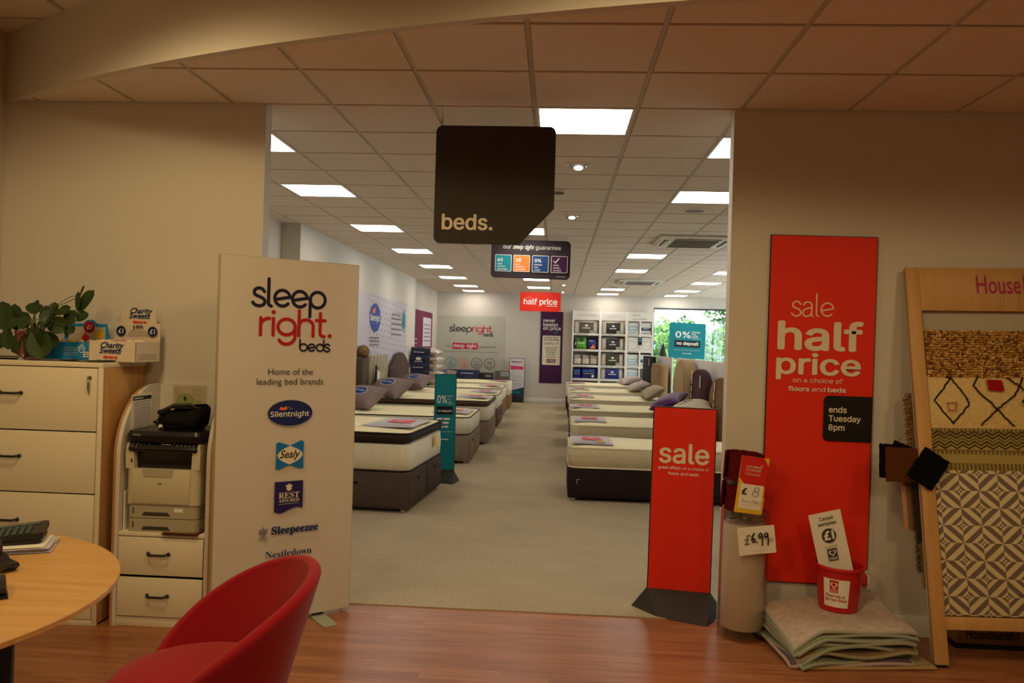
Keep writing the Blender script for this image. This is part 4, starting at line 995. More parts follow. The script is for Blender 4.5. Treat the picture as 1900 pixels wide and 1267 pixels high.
# ------------------------------------------------------------------ headboards
HB = lambda n, c: mat(n, c, 0.85, 0.2, bump=(200, 0.2))
TAGM = mat('cream_swing_tag', (222, 208, 178), 0.7, 0.2)
def headboard(label, x, y0, y1, z0, z1, mt, style, th=0.10, face=-1, tags=(), border=None, name='headboard'):
    """headboard standing along y; face -1 looks towards -x, +1 towards +x"""
    t = thing(name, label, 'headboard', (x, (y0 + y1) / 2, 0.006)); w, W2 = y1 - y0, (y1 - y0) / 2
    z0 -= 0.006; z1 -= 0.006; h = z1 - z0
    if style == 'arch': top = [(W2 * math.cos(a), z1 - 0.34 * h + 0.34 * h * math.sin(a)) for a in [PI * k / 20 for k in range(21)]]
    elif style == 'camel': top = [(W2, z1 - 0.30 * h)] + [(W2 * (1 - 2 * k / 24), z1 - 0.30 * h + 0.30 * h * (0.5 - 0.5 * math.cos(2 * PI * k / 24)) ** 0.7) for k in range(1, 24)] + [(-W2, z1 - 0.30 * h)]
    elif style == 'soft': top = [(p[0], p[1]) for p in arc(W2 - 0.08, z1 - 0.08, 0.08, 0, 90, 6)] + [(p[0], p[1]) for p in arc(-W2 + 0.08, z1 - 0.08, 0.08, 90, 180, 6)]
    else: top = [(W2, z1), (-W2, z1)]
    pts = [(-W2, z0), (W2, z0)] + top
    cx, cz = 0.0, (z0 + z1) / 2
    def sc(k, X): return [(X, (a - cx) * k + cx, (b - cz) * k + cz) for a, b in pts]
    MB().loft([sc(0.96, -th / 2), sc(1.0, -th / 2 + 0.025), sc(1.0, th / 2 - 0.02), sc(0.97, th / 2)], mt).build('padded_panel', t, sharp=50)
    if border:
        k = 0.80
        MB().loft([sc(k, face * th / 2), sc(k, face * (th / 2 + 0.02)), sc(k * 0.94, face * (th / 2 + 0.03))], border).build('inner_pad', t, sharp=50)
    for s in (-1, 1): MB().span((-0.015, s * W2 * 0.6 - 0.03, 0), (0.015, s * W2 * 0.6 + 0.03, z0 + 0.02), SEAM).build('strut', t)
    for (yy, zz, hh) in tags:
        MB().box((face * (th / 2 + 0.012), yy - (y0 + y1) / 2, zz), (0.004, 0.075, hh), TAGM, M=None).build('swing_tag', t)
    return t
headboard('black upholstered headboard in front of the shelf unit', 2.345, 13.0, 14.85, 0.35, 1.40, HB('black_leather', (38, 36, 38)), 'flat', 0.09, tags=((13.5, 1.26, 0.16),))
headboard('small tan headboard standing next to the black one', 2.345, 11.35, 12.75, 0.35, 1.27, HB('tan_leather', (150, 122, 84)), 'soft', 0.16, border=HB('tan_pad', (158, 130, 92)))
headboard('tall tan headboard with a rounded top below the teal hanging sign', 2.375, 8.25, 9.60, 0.35, 1.41, HB('tan_suede', (164, 138, 104)), 'arch', 0.20, border=HB('tan_suede_pad', (172, 148, 112)))
headboard('dark plum-brown arched headboard with cream swing tags', 2.345, 6.65, 7.95, 0.35, 1.30, HB('plum_brown', (72, 44, 48)), 'arch', 0.12, tags=((7.7, 1.16, 0.2), (7.72, 0.98, 0.09), (7.74, 0.87, 0.08), (7.0, 1.12, 0.18)))
headboard('olive tan arched headboard with cream swing tags beside the right doorway edge', 2.345, 5.0, 6.38, 0.35, 1.24, HB('olive_tan', (128, 98, 62)), 'arch', 0.12, tags=((5.95, 1.10, 0.11), (5.98, 0.97, 0.1), (6.0, 0.83, 0.1)))
TUBE = HB('tubed_cream', (178, 168, 144)); HBW = HB('headboard_brown_post', (92, 74, 62))
t = thing('headboard', 'cream tubed headboard between brown posts, under the quilted-pattern poster', 'headboard', (-2.90, 8.55, 0.006))
MB().span((-0.05, -0.98, 0.3), (0.05, -0.55, 1.30), HBW, 0.02).build('side_post', t); MB().span((-0.04, 0.78, 0.3), (0.04, 0.90, 1.33), HBW, 0.015).build('side_post', t)
MB().span((-0.04, -0.55, 0.3), (-0.01, 0.78, 1.32), HBW).build('back_board', t)
for k in range(6):
    yk = -0.45 + k * 0.22
    MB().tube([(0.03 + 0.012 * math.sin(q * 1.3 + k), yk, 0.5 + q * 0.083) for q in range(11)], [0.06 if q % 3 else 0.066 for q in range(11)], TUBE, 12).build('padded_roll', t)
headboard('brown camel-back headboard left of the navy pillow stack', -2.90, 9.72, 11.75, 0.35, 1.37, HB('chocolate_suede', (84, 64, 56)), 'camel', 0.09, 1, tags=((11.5, 0.98, 0.12),))
headboard('plain taupe headboard mostly hidden by the sleep logo panel', -2.91, 5.75, 7.05, 0.35, 1.28, HB('taupe_weave', (112, 96, 86)), 'soft', 0.08, 1, tags=((6.95, 1.12, 0.1),))
FUR = mat('shaggy_brown', (130, 100, 66), 0.95, 0.1, bump=(70, 1.0), var=(40, 0.5))
t = thing('fluffy_cushion', 'small shaggy brown cushion perched on the brown headboard post', 'cushion', (-2.90, 7.78, 1.306))
rnd = random.Random(5); m_ = MB().ell((0, 0, 0.10), (0.09, 0.16, 0.10), FUR, 18, 10)
for k in range(90):
    a, e = rnd.uniform(0, 2 * PI), rnd.uniform(-0.6, 1.4); d = Vector((math.cos(a) * math.cos(e), math.sin(a) * math.cos(e), math.sin(e))); p = Vector((d.x * 0.085, d.y * 0.15, 0.10 + d.z * 0.095))
    m_.tube([p, p + d * 0.02 + Vector((0, 0, -0.008))], [0.007, 0.003], FUR, 5)
m_.build('shaggy_cover', t)
t = thing('sample_book', 'slim fabric sample board leaning on the cream tubed headboard', 'sample board', (-2.74, 8.02, 0.72)); t.rotation_euler = (R(-24), R(-4), 0)
MB().span((0, -0.12, 0), (0.02, 0.12, 0.46), BRN).build('board', t); MB().span((0.02, -0.03, 0.03), (0.023, 0.11, 0.43), CARD).build('printed_strip', t); MB().span((0.0232, 0.0, 0.18), (0.0242, 0.09, 0.28), ORANGE).build('orange_panel', t)

# white partition behind the far headboards
PART = mat('partition_white', (224, 219, 214), 0.6, 0.3)
for n, (y0, y1) in enumerate(((5.2, 7.37), (7.39, 10.9), (11.5, 13.85))):
    t = thing('partition_panel', ('white partition board behind the olive tan headboard', 'white partition board behind the tall rounded tan headboard', 'white partition board behind the small tan headboard, below the dark cone')[n], 'partition', (2.51, y0, 0.006), 0, 'white partition boards')
    MB().span((0, 0, 0.06), (0.03, y1 - y0, 1.41), PART, 0.004).build('board', t); MB().span((-0.06, 0.1, 0), (0.09, 0.16, 0.06), STEEL).build('foot', t); MB().span((-0.06, y1 - y0 - 0.16, 0), (0.09, y1 - y0 - 0.1, 0.06), STEEL).build('foot', t)
t = thing('decorative_cone', 'slim dark cone standing behind the white partition against the window', 'ornament', (2.72, 14.4, 0.006))
MB().lathe([(0.16, 0), (0.16, 0.03), (0.05, 0.04), (0.03, 0.05)], STEEL, 24).build('base', t); MB().lathe([(0.02, 0.05), (0.02, 1.30), (0.12, 1.30), (0.062, 1.52), (0.004, 1.72)], STEEL, 24).build('cone', t)
# flat dark packs behind the last bed
for n, (x0, x1, zt, mt, lab) in enumerate(((-2.78, -1.87, 0.86, NVB, 'low navy pack standing behind the farthest bed by the wall graphic'), (-1.86, -1.50, 0.80, BLKPL, 'low black pack next to the navy one behind the farthest bed'), (-1.46, -1.05, 0.86, BAGGR, 'small photo-printed pack behind the foot of the farthest bed'))):
    t = thing('flat_pack', lab, 'pack', ((x0 + x1) / 2, 16.5, 0.006)); w = x1 - x0
    MB().span((-w / 2, -0.1, 0), (w / 2, 0.1, zt), mt, 0.02).build('pack', t)
    b = Board(t, -0.1); b.rect('label', -w * 0.1, zt - 0.14, w * 0.42, zt - 0.03, (mat('pack_blue', (40, 56, 104), 0.5, 0.3), DGREY, LGREY)[n]); b.lines('label', -w * 0.05, w * 0.35, zt - 0.1, 0.02, WHITE if n < 2 else DGREY, 140 + n); b.done()

# ------------------------------------------------------------------ freestanding panels on folded feet
def tent_foot(t, w, y, mt, reach=0.22, z=0.115, left_wing=0.09):
    """folded steel foot: a sloped face in front and behind, with a wing at the left"""
    A, E = (0.0, y - 0.012, z), (w, y - 0.012, z)
    Cc, D = (0.10 * w + 0.02, y - reach * 0.62, 0.0), (w - 0.10 * w, y - reach, 0.0)
    Bp = (-left_wing, y + 0.02, 0.0)
    A2, E2 = (0.0, y + 0.012, z), (w, y + 0.012, z); C2, D2 = (0.1 * w, y + reach, 0.0), (w - 0.02, y + reach * 0.62, 0.0); F2 = (w + left_wing, y, 0.0)
    v = [A, E, D, Cc, Bp, A2, E2, D2, C2, F2]
    MB().add(v, [(0, 3, 2, 1), (0, 4, 3), (5, 6, 7, 8), (6, 9, 7), (5, 8, 4), (1, 2, 9), (0, 1, 6, 5), (0, 5, 4), (6, 1, 9), (3, 4, 8, 7, 9, 2)], mt).build('folded_foot', t, flat=True)
def floor_panel(label, loc, rz, w, h, mt, z0=0.12):
    t = thing('floor_sign', label, 'floor sign', loc, rz)
    MB().span((0, -0.012, z0), (w, 0.012, h), BLKFRAME).span((0.006, -0.0135, z0 + 0.006), (w - 0.006, -0.012, h - 0.006), mt).build('panel', t, flat=True)
    return t, Board(t, -0.0135)
t, b = floor_panel('red freestanding sale sign on a dark folded foot at the carpet edge', (0.760, 0.262, 0.006), R(-5.5), 0.38, 1.238, RED)
t.rotation_euler = (0, R(0.6), R(-5.5))
tent_foot(t, 0.38, 0.0, STEEL, 0.235, 0.125, 0.09)
b.text('lettering', 'sale', 0.043, 0.342, 0.899, CREAMP, bold=0.016)
b.text('lettering', 'great offers', 0.041, 0.175, 0.860, WHITE, size=0.034, bold=0.012); b.text('lettering', 'on a choice of', 0.186, 0.343, 0.860, WHITE, size=0.034)
b.text('lettering', 'floors', 0.10, 0.165, 0.826, WHITE, size=0.034, bold=0.012); b.text('lettering', 'and', 0.176, 0.216, 0.826, WHITE, size=0.034); b.text('lettering', 'beds', 0.226, 0.283, 0.826, WHITE, size=0.034, bold=0.012)
b.done()
t, b = floor_panel('narrow teal freestanding sign at the foot of the first bed, zero percent no deposit', (-1.212, 4.36, 0.006), R(10), 0.25, 1.225, TEAL)
tent_foot(t, 0.245, 0.0, STEEL, 0.26, 0.12, 0.07)
zero_percent(b, 0.03, 0.215, 0.745, 1.02)
for k, (x1, z) in enumerate(((0.20, 0.70), (0.17, 0.655), (0.19, 0.61))): b.lines('small_print', 0.03, x1, z, 0.022, WHITE, 150 + k)
b.lines('small_print', 0.03, 0.21, 0.56, 0.008, LGREY, 154); b.lines('small_print', 0.06, 0.17, 0.47, 0.012, WHITE, 155)
b.done()

# ------------------------------------------------------------------ hall: tall logo panel
FOAM = mat('foamboard_white', (206, 197, 186), 0.7, 0.2); ALU = mat('champagne_aluminium', (176, 168, 132), 0.45, 0.5)
t = thing('freestanding_sign', 'tall pale panel with a two-tone sleep logo and bed maker logos, behind the red chair', 'sign', (-1.632, -0.51, 0.0), math.atan2(0.483, 0.625))
MB().span((0, 0, 0.022), (0.79, 0.045, 2.037), ALU).span((0.003, -0.001, 0.025), (0.787, 0.0, 2.034), FOAM).build('panel', t, flat=True)
for x0 in (0.14, 0.60): MB().loft([[(p[0] + x0, p[1] - 0.015, 0.0) for p in rrect(0.085, 0.36, 0.012)], [(p[0] + x0, p[1] - 0.015, 0.006) for p in rrect(0.085, 0.36, 0.012)]], mat('olive_grey_steel', (150, 152, 128), 0.5, 0.5)).box((x0, 0.022, 0.014), (0.06, 0.03, 0.018), STEEL).build('foot_plate', t)
MB().ell((0.755, 0.02, 0.012), (0.012, 0.012, 0.012), WHITE, 10, 6).build('corner_cap', t)
b = Board(t, -0.001)
INK = mat('dark_ink', (24, 20, 44), 0.5, 0.3); LRED = mat('logo_red', (176, 22, 34), 0.5, 0.3)
b.script('logo', 'sleep', 0.172, 0.582, 1.768, 0.100, 0.0185, INK); b.script('logo', 'right.', 0.212, 0.622, 1.610, 0.098, 0.0185, LRED); b.script('logo', 'beds', 0.440, 0.618, 1.524, 0.044, 0.0095, INK)
b.text('lettering', 'Home of the', 0.269, 0.525, 1.391, DGREY, fnt=None); b.text('lettering', 'leading bed brands', 0.208, 0.587, 1.336, DGREY, fnt=None)
b.oval('oval_logo', 0.400, 1.1745, 0.130, 0.0755, LGREY); b.oval('oval_logo', 0.400, 1.1765, 0.127, 0.0725, mat('oval_navy', (22, 36, 96), 0.45, 0.4))
b.poly('oval_logo', [(0.335, 1.196), (0.345, 1.213), (0.36, 1.206), (0.375, 1.214), (0.383, 1.2), (0.365, 1.192)], ORANGE); b.stroke('oval_logo', [(0.378, 1.212), (0.40, 1.205), (0.392, 1.197), (0.412, 1.2)], 0.004, GREY)
b.text('oval_logo', 'Silentnight', 0.287, 0.508, 1.158, WHITE, fnt=MATHF, bold=0.014, size=0.058)
SEA = mat('logo_blue', (18, 112, 178), 0.5, 0.3)
b.poly('bow_tie_logo', [(0.324, 0.868), (0.340, 0.862), (0.403, 0.888), (0.466, 0.862), (0.482, 0.868), (0.480, 0.942), (0.482, 1.013), (0.466, 1.022), (0.403, 0.994), (0.340, 1.016), (0.324, 1.008), (0.327, 0.94)], SEA)
b.poly('bow_tie_logo', [(0.331, 0.942)] + crom([(0.331, 0.942), (0.352, 0.968), (0.403, 0.994)], 5)[1:] + crom([(0.403, 0.994), (0.455, 0.968), (0.476, 0.942), (0.455, 0.914), (0.403, 0.888)], 5)[1:] + crom([(0.403, 0.888), (0.352, 0.914), (0.331, 0.942)], 5)[1:-1], CREAMP)
b.text('bow_tie_logo', 'Sealy', 0.345, 0.462, 0.926, BLACK, fnt=None, shear=0.35, bold=0.012, size=0.062)
RAB = mat('logo_indigo', (40, 32, 92), 0.5, 0.3)
b.poly('banner_logo', [(0.322, 0.628)] + crom([(0.322, 0.628), (0.36, 0.620), (0.41, 0.638), (0.45, 0.648), (0.483, 0.640)], 5)[1:] + [(0.483, 0.795), (0.322, 0.795)], RAB)
b.poly('banner_logo', [(0.386, 0.748), (0.420, 0.748), (0.416, 0.758), (0.423, 0.772), (0.410, 0.776), (0.403, 0.783), (0.396, 0.776), (0.383, 0.772), (0.390, 0.758)], CREAMP); b.oval('banner_logo', 0.403, 0.745, 0.009, 0.004, CREAMP)
MS = lambda s: ''.join(chr(0x1D400 + ord(c) - 65) if 'A' <= c <= 'Z' else chr(0x1D41A + ord(c) - 97) if 'a' <= c <= 'z' else c for c in s) if font(MATHF) else s
b.text('banner_logo', MS('REST'), 0.345, 0.462, 0.702, CREAMP, fnt=MATHF); b.text('banner_logo', MS('ASSURED'), 0.345, 0.462, 0.680, CREAMP, fnt=MATHF); b.lines('banner_logo', 0.345, 0.462, 0.668, 0.003, LGREY, 160)
SLB = mat('logo_deep_blue', (26, 48, 92), 0.5, 0.3)
b.poly('crest_logo', [(0.247, 0.512), (0.283, 0.512), (0.288, 0.535), (0.28, 0.545), (0.274, 0.530), (0.265, 0.558), (0.256, 0.530), (0.250, 0.545), (0.242, 0.535)], GREY); b.rect('crest_logo', 0.255, 0.497, 0.275, 0.513, GREY); b.lines('crest_logo', 0.240, 0.290, 0.490, 0.004, GREY, 161); b.lines('crest_logo', 0.238, 0.292, 0.482, 0.004, GREY, 162)
b.text('serif_logo', MS('Sleepeezee'), 0.309, 0.577, 0.507, SLB, fnt=MATHF, bold=0.022)
b.text('serif_logo', MS('Nestledown'), 0.280, 0.542, 0.378, SLB, fnt=MATHF)
b.done()

# ------------------------------------------------------------------ hall: filing cabinet
BEECH = wood('beech_veneer', (196, 150, 92), (178, 130, 76), 0.5, 'z', 0.7); OFFW = mat('off_white_laminate', (222, 211, 186), 0.5, 0.3); DKM = mat('dark_handle', (44, 38, 40), 0.4, 0.5, 0.4)
def bow_handle(parent, x0, x1, y, z, mt, r=0.007):
    pts = [(x0, y, z + 0.0), (x0 + 0.006, y - 0.022, z), (x0 + 0.02, y - 0.03, z - 0.002), (x1 - 0.02, y - 0.03, z - 0.002), (x1 - 0.006, y - 0.022, z), (x1, y, z)]
    w = MB().tube(pts, r, mt, 8); w.ell((x0, y - 0.004, z), (0.011, 0.006, 0.011), mt, 10, 6).ell((x1, y - 0.004, z), (0.011, 0.006, 0.011), mt, 10, 6)
    return w.build('handle', parent)
FX0, FX1, FY = -3.205, -2.290, -0.461
t = thing('filing_cabinet', 'tall off-white four-drawer cabinet with beech sides under the plant', 'filing cabinet', (0, 0, 0))
MB().span((FX1 - 0.022, FY + 0.012, 0.012), (FX1, -0.004, 1.405), BEECH, 0.001).build('side_panel', t); MB().span((FX0, FY + 0.012, 0.012), (FX0 + 0.022, -0.004, 1.405), BEECH, 0.001).build('side_panel', t)
MB().span((FX0, FY, 1.405), (FX1 - 0.0, -0.004, 1.432), OFFW, 0.003).build('top', t)
MB().span((FX1 - 0.026, FY, 0.0), (FX1, FY + 0.018, 1.405), OFFW, 0.002).span((FX0, FY, 0.0), (FX0 + 0.026, FY + 0.018, 1.405), OFFW, 0.002).span((FX0 + 0.026, FY, 0.0), (FX1 - 0.026, FY + 0.018, 0.03), OFFW, 0.002).build('front_frame', t)
MB().span((FX0 + 0.022, FY + 0.03, 0.0), (FX1 - 0.022, -0.005, 1.4), SEAM).build('carcass', t)
for n, (z0, z1) in enumerate(((1.057, 1.400), (0.718, 1.050), (0.364, 0.711), (0.034, 0.357))):
    d = MB().span((FX0 + 0.03, FY - 0.001, z0), (FX1 - 0.030, FY + 0.016, z1), OFFW, 0.003).build('drawer', t)
    bow_handle(d, -2.862, -2.745, FY - 0.001, (1.256, 0.912, 0.565, 0.22)[n], DKM)
lk = MB().cyl((-2.360, FY - 0.0, 1.350), (-2.360, FY - 0.006, 1.350), 0.011, CHROME).build('lock', t)
KY = mat('steel_key', (150, 140, 120), 0.35, 0.5, 0.9)
MB().box((-2.360, FY - 0.016, 1.350), (0.006, 0.02, 0.018), KY, 0.002).tube([(-2.360 + 0.009 * math.cos(a), FY - 0.018, 1.333 + 0.009 * math.sin(a)) for a in [k * PI / 6 for k in range(12)]], 0.0016, KY, 6, True).build('key', lk)
MB().loft([[(-2.366, FY - 0.02, 1.325), (-2.352, FY - 0.02, 1.325), (-2.352, FY - 0.017, 1.325), (-2.366, FY - 0.017, 1.325)], [(-2.368, FY - 0.016, 1.29), (-2.355, FY - 0.016, 1.29), (-2.355, FY - 0.013, 1.29), (-2.368, FY - 0.013, 1.29)], [(-2.362, FY - 0.012, 1.262), (-2.357, FY - 0.012, 1.262), (-2.357, FY - 0.010, 1.262), (-2.362, FY - 0.010, 1.262)]], KY).build('spare_key', lk)
CT = 1.4325
# papers on the cabinet
DKPURP = mat('dark_folder', (58, 34, 44), 0.6, 0.3)
def sheet(name, label, cat, c, w, d, z, rz, mt, th=0.002, curl=0.0, group=None):
    t = thing(name, label, cat, (c[0], c[1], z), rz, group)
    def fn(s): return lambda u, v: ((u - 0.5) * w, (v - 0.5) * d, s * th / 2 + th / 2 + curl * max(0, u - 0.6) ** 2 * 4 + curl * max(0, 0.3 - v) ** 2 * 4)
    MB().grid(fn(1), 8, 8, mt).grid(lambda u, v: fn(-1)(1 - u, v), 8, 8, mt).build('sheet', t); return t
sheet('folder', 'dark folder lying on the filing cabinet at the far end beneath the plant pot', 'folder', (-2.98, -0.25), 0.34, 0.26, CT, R(6), DKPURP, 0.012)
sheet('paper_sheet', 'white paper sheet on the filing cabinet top below the plant leaves', 'paper', (-2.66, -0.32), 0.24, 0.18, CT + 0.0, R(12), CARD, 0.004, 0.01)
sheet('paper_sheet', 'grey printed leaflet on the filing cabinet in front of the blue box', 'paper', (-2.44, -0.36), 0.26, 0.13, CT, R(-8), LGREY, 0.006, 0.01)
t = thing('bulldog_clip', 'small metal clip on the filing cabinet edge below the plant', 'clip', (-2.79, -0.40, CT))
MB().prism([(-0.02, 0), (0.02, 0), (0.006, 0.018), (-0.006, 0.018)], -0.012, 0.012, CHROME).build('clip_body', t); MB().tube([(-0.01, 0, 0.016), (-0.014, 0, 0.03), (0.0, 0, 0.034), (0.008, 0, 0.018)], 0.0015, CHROME, 6).build('wire_arm', t)

# charity boxes
def counter_box(label, x, y, rz, w, d, h, mt, hh, top):
    t = thing('counter_display_box', label, 'box', (x, y, CT), rz)
    tk = 0.004
    MB().span((0, 0, 0), (w, d, tk), mt).span((0, 0, 0), (w, tk, h), mt).span((0, 0, 0), (tk, d, h), mt).span((w - tk, 0, 0), (w, d, h), mt).build('tray', t, flat=True)
    MB().prism(top, d - tk, d, mt).build('header_card', t, flat=True)
    return t
KRAFTW = mat('white_card_box', (214, 198, 178), 0.7, 0.2)
cw, cd, ch = 0.285, 0.24, 0.118
RZB = R(-4)
t = counter_box('white charity sweets display box with two round one pound badges on the cabinet end', -2.472, -0.30, RZB, cw, cd, ch, KRAFTW, 0.24, [(0.0, 0.0), (cw, 0.0), (cw, 0.225), (cw - 0.025, 0.225), (cw - 0.035, 0.31), (0.045, 0.31), (0.03, 0.225), (0.0, 0.225)])
b = Board(t, 0.0)
def sweets(b, xc, z, k):
    b.mid('lettering', 'Charity', xc + 0.01 * k, z + 0.030 * k, 0.046 * k, WHITE, fnt=None, bold=0.09, shear=0.3); b.mid('lettering', 'Sweets', xc, z, 0.046 * k, WHITE, fnt=None, bold=0.09, shear=0.3)
    b.mid('lettering', 'Charity', xc + 0.01 * k, z + 0.030 * k, 0.046 * k, NAVY, fnt=None, bold=0.03, shear=0.3); b.mid('lettering', 'Sweets', xc, z, 0.046 * k, NAVY, fnt=None, bold=0.03, shear=0.3)
    b.rect('red_label', xc - 0.04 * k, z - 0.028 * k, xc - 0.012 * k, z - 0.016 * k, RED); b.lines('red_label', xc - 0.008 * k, xc + 0.045 * k, z - 0.027 * k, 0.009 * k, RED, 170)
sweets(b, 0.135, 0.05, 1.0); b.done()
b = Board(t, cd - 0.004)
sweets(b, 0.155, 0.255, 1.0); b.rect('blue_figure', 0.118, 0.190, 0.126, 0.212, NAVY); b.lines('small_print', 0.135, 0.185, 0.206, 0.007, DGREY, 171); b.lines('small_print', 0.135, 0.18, 0.196, 0.007, DGREY, 172)
for k in range(3): b.lines('small_print', 0.10 - k * 0.01, 0.20 + k * 0.01, 0.180 - k * 0.014, 0.004, GREY, 173 + k)
for xc in (0.042, cw - 0.042):
    b.done(); b.p = {}
    b.oval('price_badge', xc, 0.178, 0.030, 0.030, mat('badge_navy', (20, 34, 74), 0.5, 0.3)); b.mid('price_badge', '£1', xc, 0.165, 0.038, WHITE, fnt=None, bold=0.015)
b.done()
Mr = Matrix.Translation((cw, 0, 0)) @ Matrix.Rotation(PI / 2, 4, 'Z')
b = Board(t, 0.0, M=Mr)
for k in range(3): b.lines('small_print', 0.03, 0.2, 0.042 - k * 0.012, 0.003, GREY, 176 + k)
b.done()
rnd = random.Random(12)
for k in range(9):
    mt = (mat('sweet_bag_clear', (216, 190, 150), 0.25, 0.6), mat('sweet_bag_pink', (190, 110, 130), 0.25, 0.6), mat('sweet_bag_cream', (230, 214, 180), 0.25, 0.6))[k % 3]
    px, py = 0.05 + 0.085 * (k % 3) + rnd.uniform(-.01, .01), 0.05 + 0.06 * (k // 3)
    w = Matrix.Rotation(RZB, 4, 'Z') @ Vector((px, py, 0)); t2 = thing('sweet_packet', 'small packet of sweets in the white charity box, ' + ('front', 'middle', 'back')[k // 3] + ' row, ' + ('plant end', 'centre', 'wall end')[k % 3], 'packet', (-2.472 + w.x, -0.30 + w.y, CT + 0.006), rnd.uniform(-1, 1), 'sweet packets in the charity box')
    MB().ell((0, 0, 0.062), (0.042, 0.028, 0.060), mt, 12, 8).build('packet', t2)
t = counter_box('bright blue charity display box behind the potted plant with a red price circle', -2.79, -0.22, R(-3), 0.30, 0.17, 0.105, SKYB, 0.2, [(0.0, 0), (0.30, 0), (0.30, 0.105), (0.275, 0.215), (0.215, 0.215), (0.19, 0.238), (0.15, 0.238), (0.125, 0.215), (0.02, 0.215), (0.0, 0.105)])
b = Board(t, 0.0)
b.stroke('logo', arc(0.235, 0.066, 0.02, 0, 360, 16), 0.004, WHITE); b.stroke('logo', arc(0.235, 0.066, 0.01, -60, 200, 10), 0.004, WHITE); b.stroke('logo', [(0.235, 0.086), (0.238, 0.096), (0.246, 0.094)], 0.004, WHITE)
for k in range(3): b.lines('lettering', 0.248, 0.298, 0.044 - 0.012 * k, 0.008, WHITE, 180 + k)
for k in range(4): b.lines('small_print', 0.13, 0.215, 0.07 - 0.013 * k, 0.004, AQUA, 184 + k)
b.done()
b = Board(t, 0.166)
b.rect('cream_panel', 0.03, 0.11, 0.268, 0.196, mat('faded_cream', (196, 180, 160), 0.6, 0.3)); b.oval('price_badge', 0.165, 0.195, 0.036, 0.036, mat('badge_red', (150, 24, 34), 0.5, 0.3)); b.mid('price_badge', '£1', 0.165, 0.183, 0.034, CREAMP, fnt=None, bold=0.015); b.poly('picture', [(0.11, 0.112), (0.14, 0.165), (0.165, 0.14), (0.17, 0.112)], RED); b.rect('picture', 0.20, 0.13, 0.26, 0.17, YELLOW)
b.done()
for k in range(5):
    w = Matrix.Rotation(R(-3), 4, 'Z') @ Vector((0.06 + 0.055 * k, 0.085, 0)); t2 = thing('sweet_packet', 'clear sweet packet in the bright blue charity box, %s from the plant' % ORD[k], 'packet', (-2.79 + w.x, -0.22 + w.y, CT + 0.006), 0.4 * k, 'sweet packets in the blue box')
    MB().ell((0, 0, 0.06), (0.026, 0.04, 0.058), (CLEAR, YELLOW, CARD)[k % 3], 12, 8).build('packet', t2)

# potted plant
LEAF = mat('leaf_green', (40, 60, 20), 0.45, 0.4, var=(14, 0.25)); STEM = mat('stem_green', (92, 100, 44), 0.6, 0.3); POT = mat('mauve_pot', (128, 66, 76), 0.4, 0.5); SOIL = mat('potting_soil', (48, 34, 24), 0.95, 0.1, bump=(60, 0.6))
PX, PY = -2.80, -0.31
t = thing('potted_plant', 'leafy green trailing houseplant in a mauve pot on the filing cabinet', 'plant', (PX, PY, CT + 0.012))
MB().lathe([(0.055, 0), (0.062, 0.01), (0.082, 0.13), (0.088, 0.135), (0.088, 0.15), (0.078, 0.15), (0.076, 0.12)], POT, 28, cap=False).lathe([(0.0, 0.0), (0.056, 0.0)], POT, 28, cap=False).build('pot', t)
MB().lathe([(0.077, 0.122), (0.0, 0.128)], SOIL, 24, cap=False).build('soil', t)
lv, st = MB(), MB()
def leaf(base, d, up, L, W, curl=0.2):
    d = d.normalized(); side = d.cross(up).normalized(); up2 = side.cross(d).normalized()
    vs, fs, n = [], [], 9
    for i in range(n):
        s_ = i / (n - 1); wd = W * 1.08 * ((4 * s_ * (1 - s_)) ** 0.5 * (0.80 + 0.35 * s_) if 0 < s_ < 1 else 0.02)
        c0 = base + d * (L * s_) - up2 * (curl * L * s_ * s_)
        for q in (-1, -0.5, 0, 0.5, 1): vs.append(c0 + side * (wd * q) + up2 * (abs(q) * wd * 0.28))
    for i in range(n - 1):
        for q in range(4): fs.append((i * 5 + q, i * 5 + q + 1, i * 5 + q + 6, i * 5 + q + 5))
    lv.add(vs, fs, LEAF)
# leaf: base x, y, z (relative to the pot), direction, length, half width
def zz(zx, zy, y): return Vector((-2.977 + zx * 0.000505 - PX, y - PY, 1.942 - zy * 0.000505 - CT - 0.012))
LEAVES = [((120, 700), (60, 400), -0.07, 0.065), ((190, 690), (205, 420), -0.03, 0.045), ((70, 720), (30, 880), -0.09, 0.03), ((150, 640), (160, 880), -0.10, 0.035), ((200, 740), (230, 930), -0.06, 0.035),
          ((370, 500), (270, 380), 0.02, 0.032), ((380, 480), (340, 345), 0.03, 0.026), ((390, 490), (455, 400), -0.02, 0.032), ((380, 540), (250, 580), -0.08, 0.05), ((360, 640), (230, 520), -0.06, 0.05), ((330, 700), (300, 960), -0.12, 0.072), ((420, 700), (380, 950), -0.11, 0.06), ((500, 650), (560, 960), -0.10, 0.07), ((470, 640), (470, 880), -0.14, 0.06),
          ((480, 600), (640, 490), -0.06, 0.075), ((560, 610), (760, 620), -0.05, 0.055), ((520, 560), (640, 560), -0.12, 0.06), ((600, 520), (590, 370), 0.0, 0.03), ((620, 480), (780, 455), -0.02, 0.03), ((640, 460), (760, 415), 0.02, 0.024), ((700, 540), (850, 480), 0.0, 0.035), ((740, 580), (870, 560), -0.02, 0.04),
          ((855, 470), (990, 230), 0.04, 0.042), ((850, 460), (870, 250), 0.03, 0.02), ((860, 280), (910, 170), 0.05, 0.011), ((850, 560), (960, 480), 0.01, 0.036), ((830, 640), (760, 740), -0.06, 0.036), ((840, 630), (900, 690), -0.07, 0.03), ((560, 480), (520, 470), -0.02, 0.02), ((440, 560), (330, 640), -0.13, 0.05), ((280, 620), (180, 600), -0.10, 0.04), ((530, 700), (620, 850), -0.06, 0.05)]
root = Vector((0, 0, 0.125))
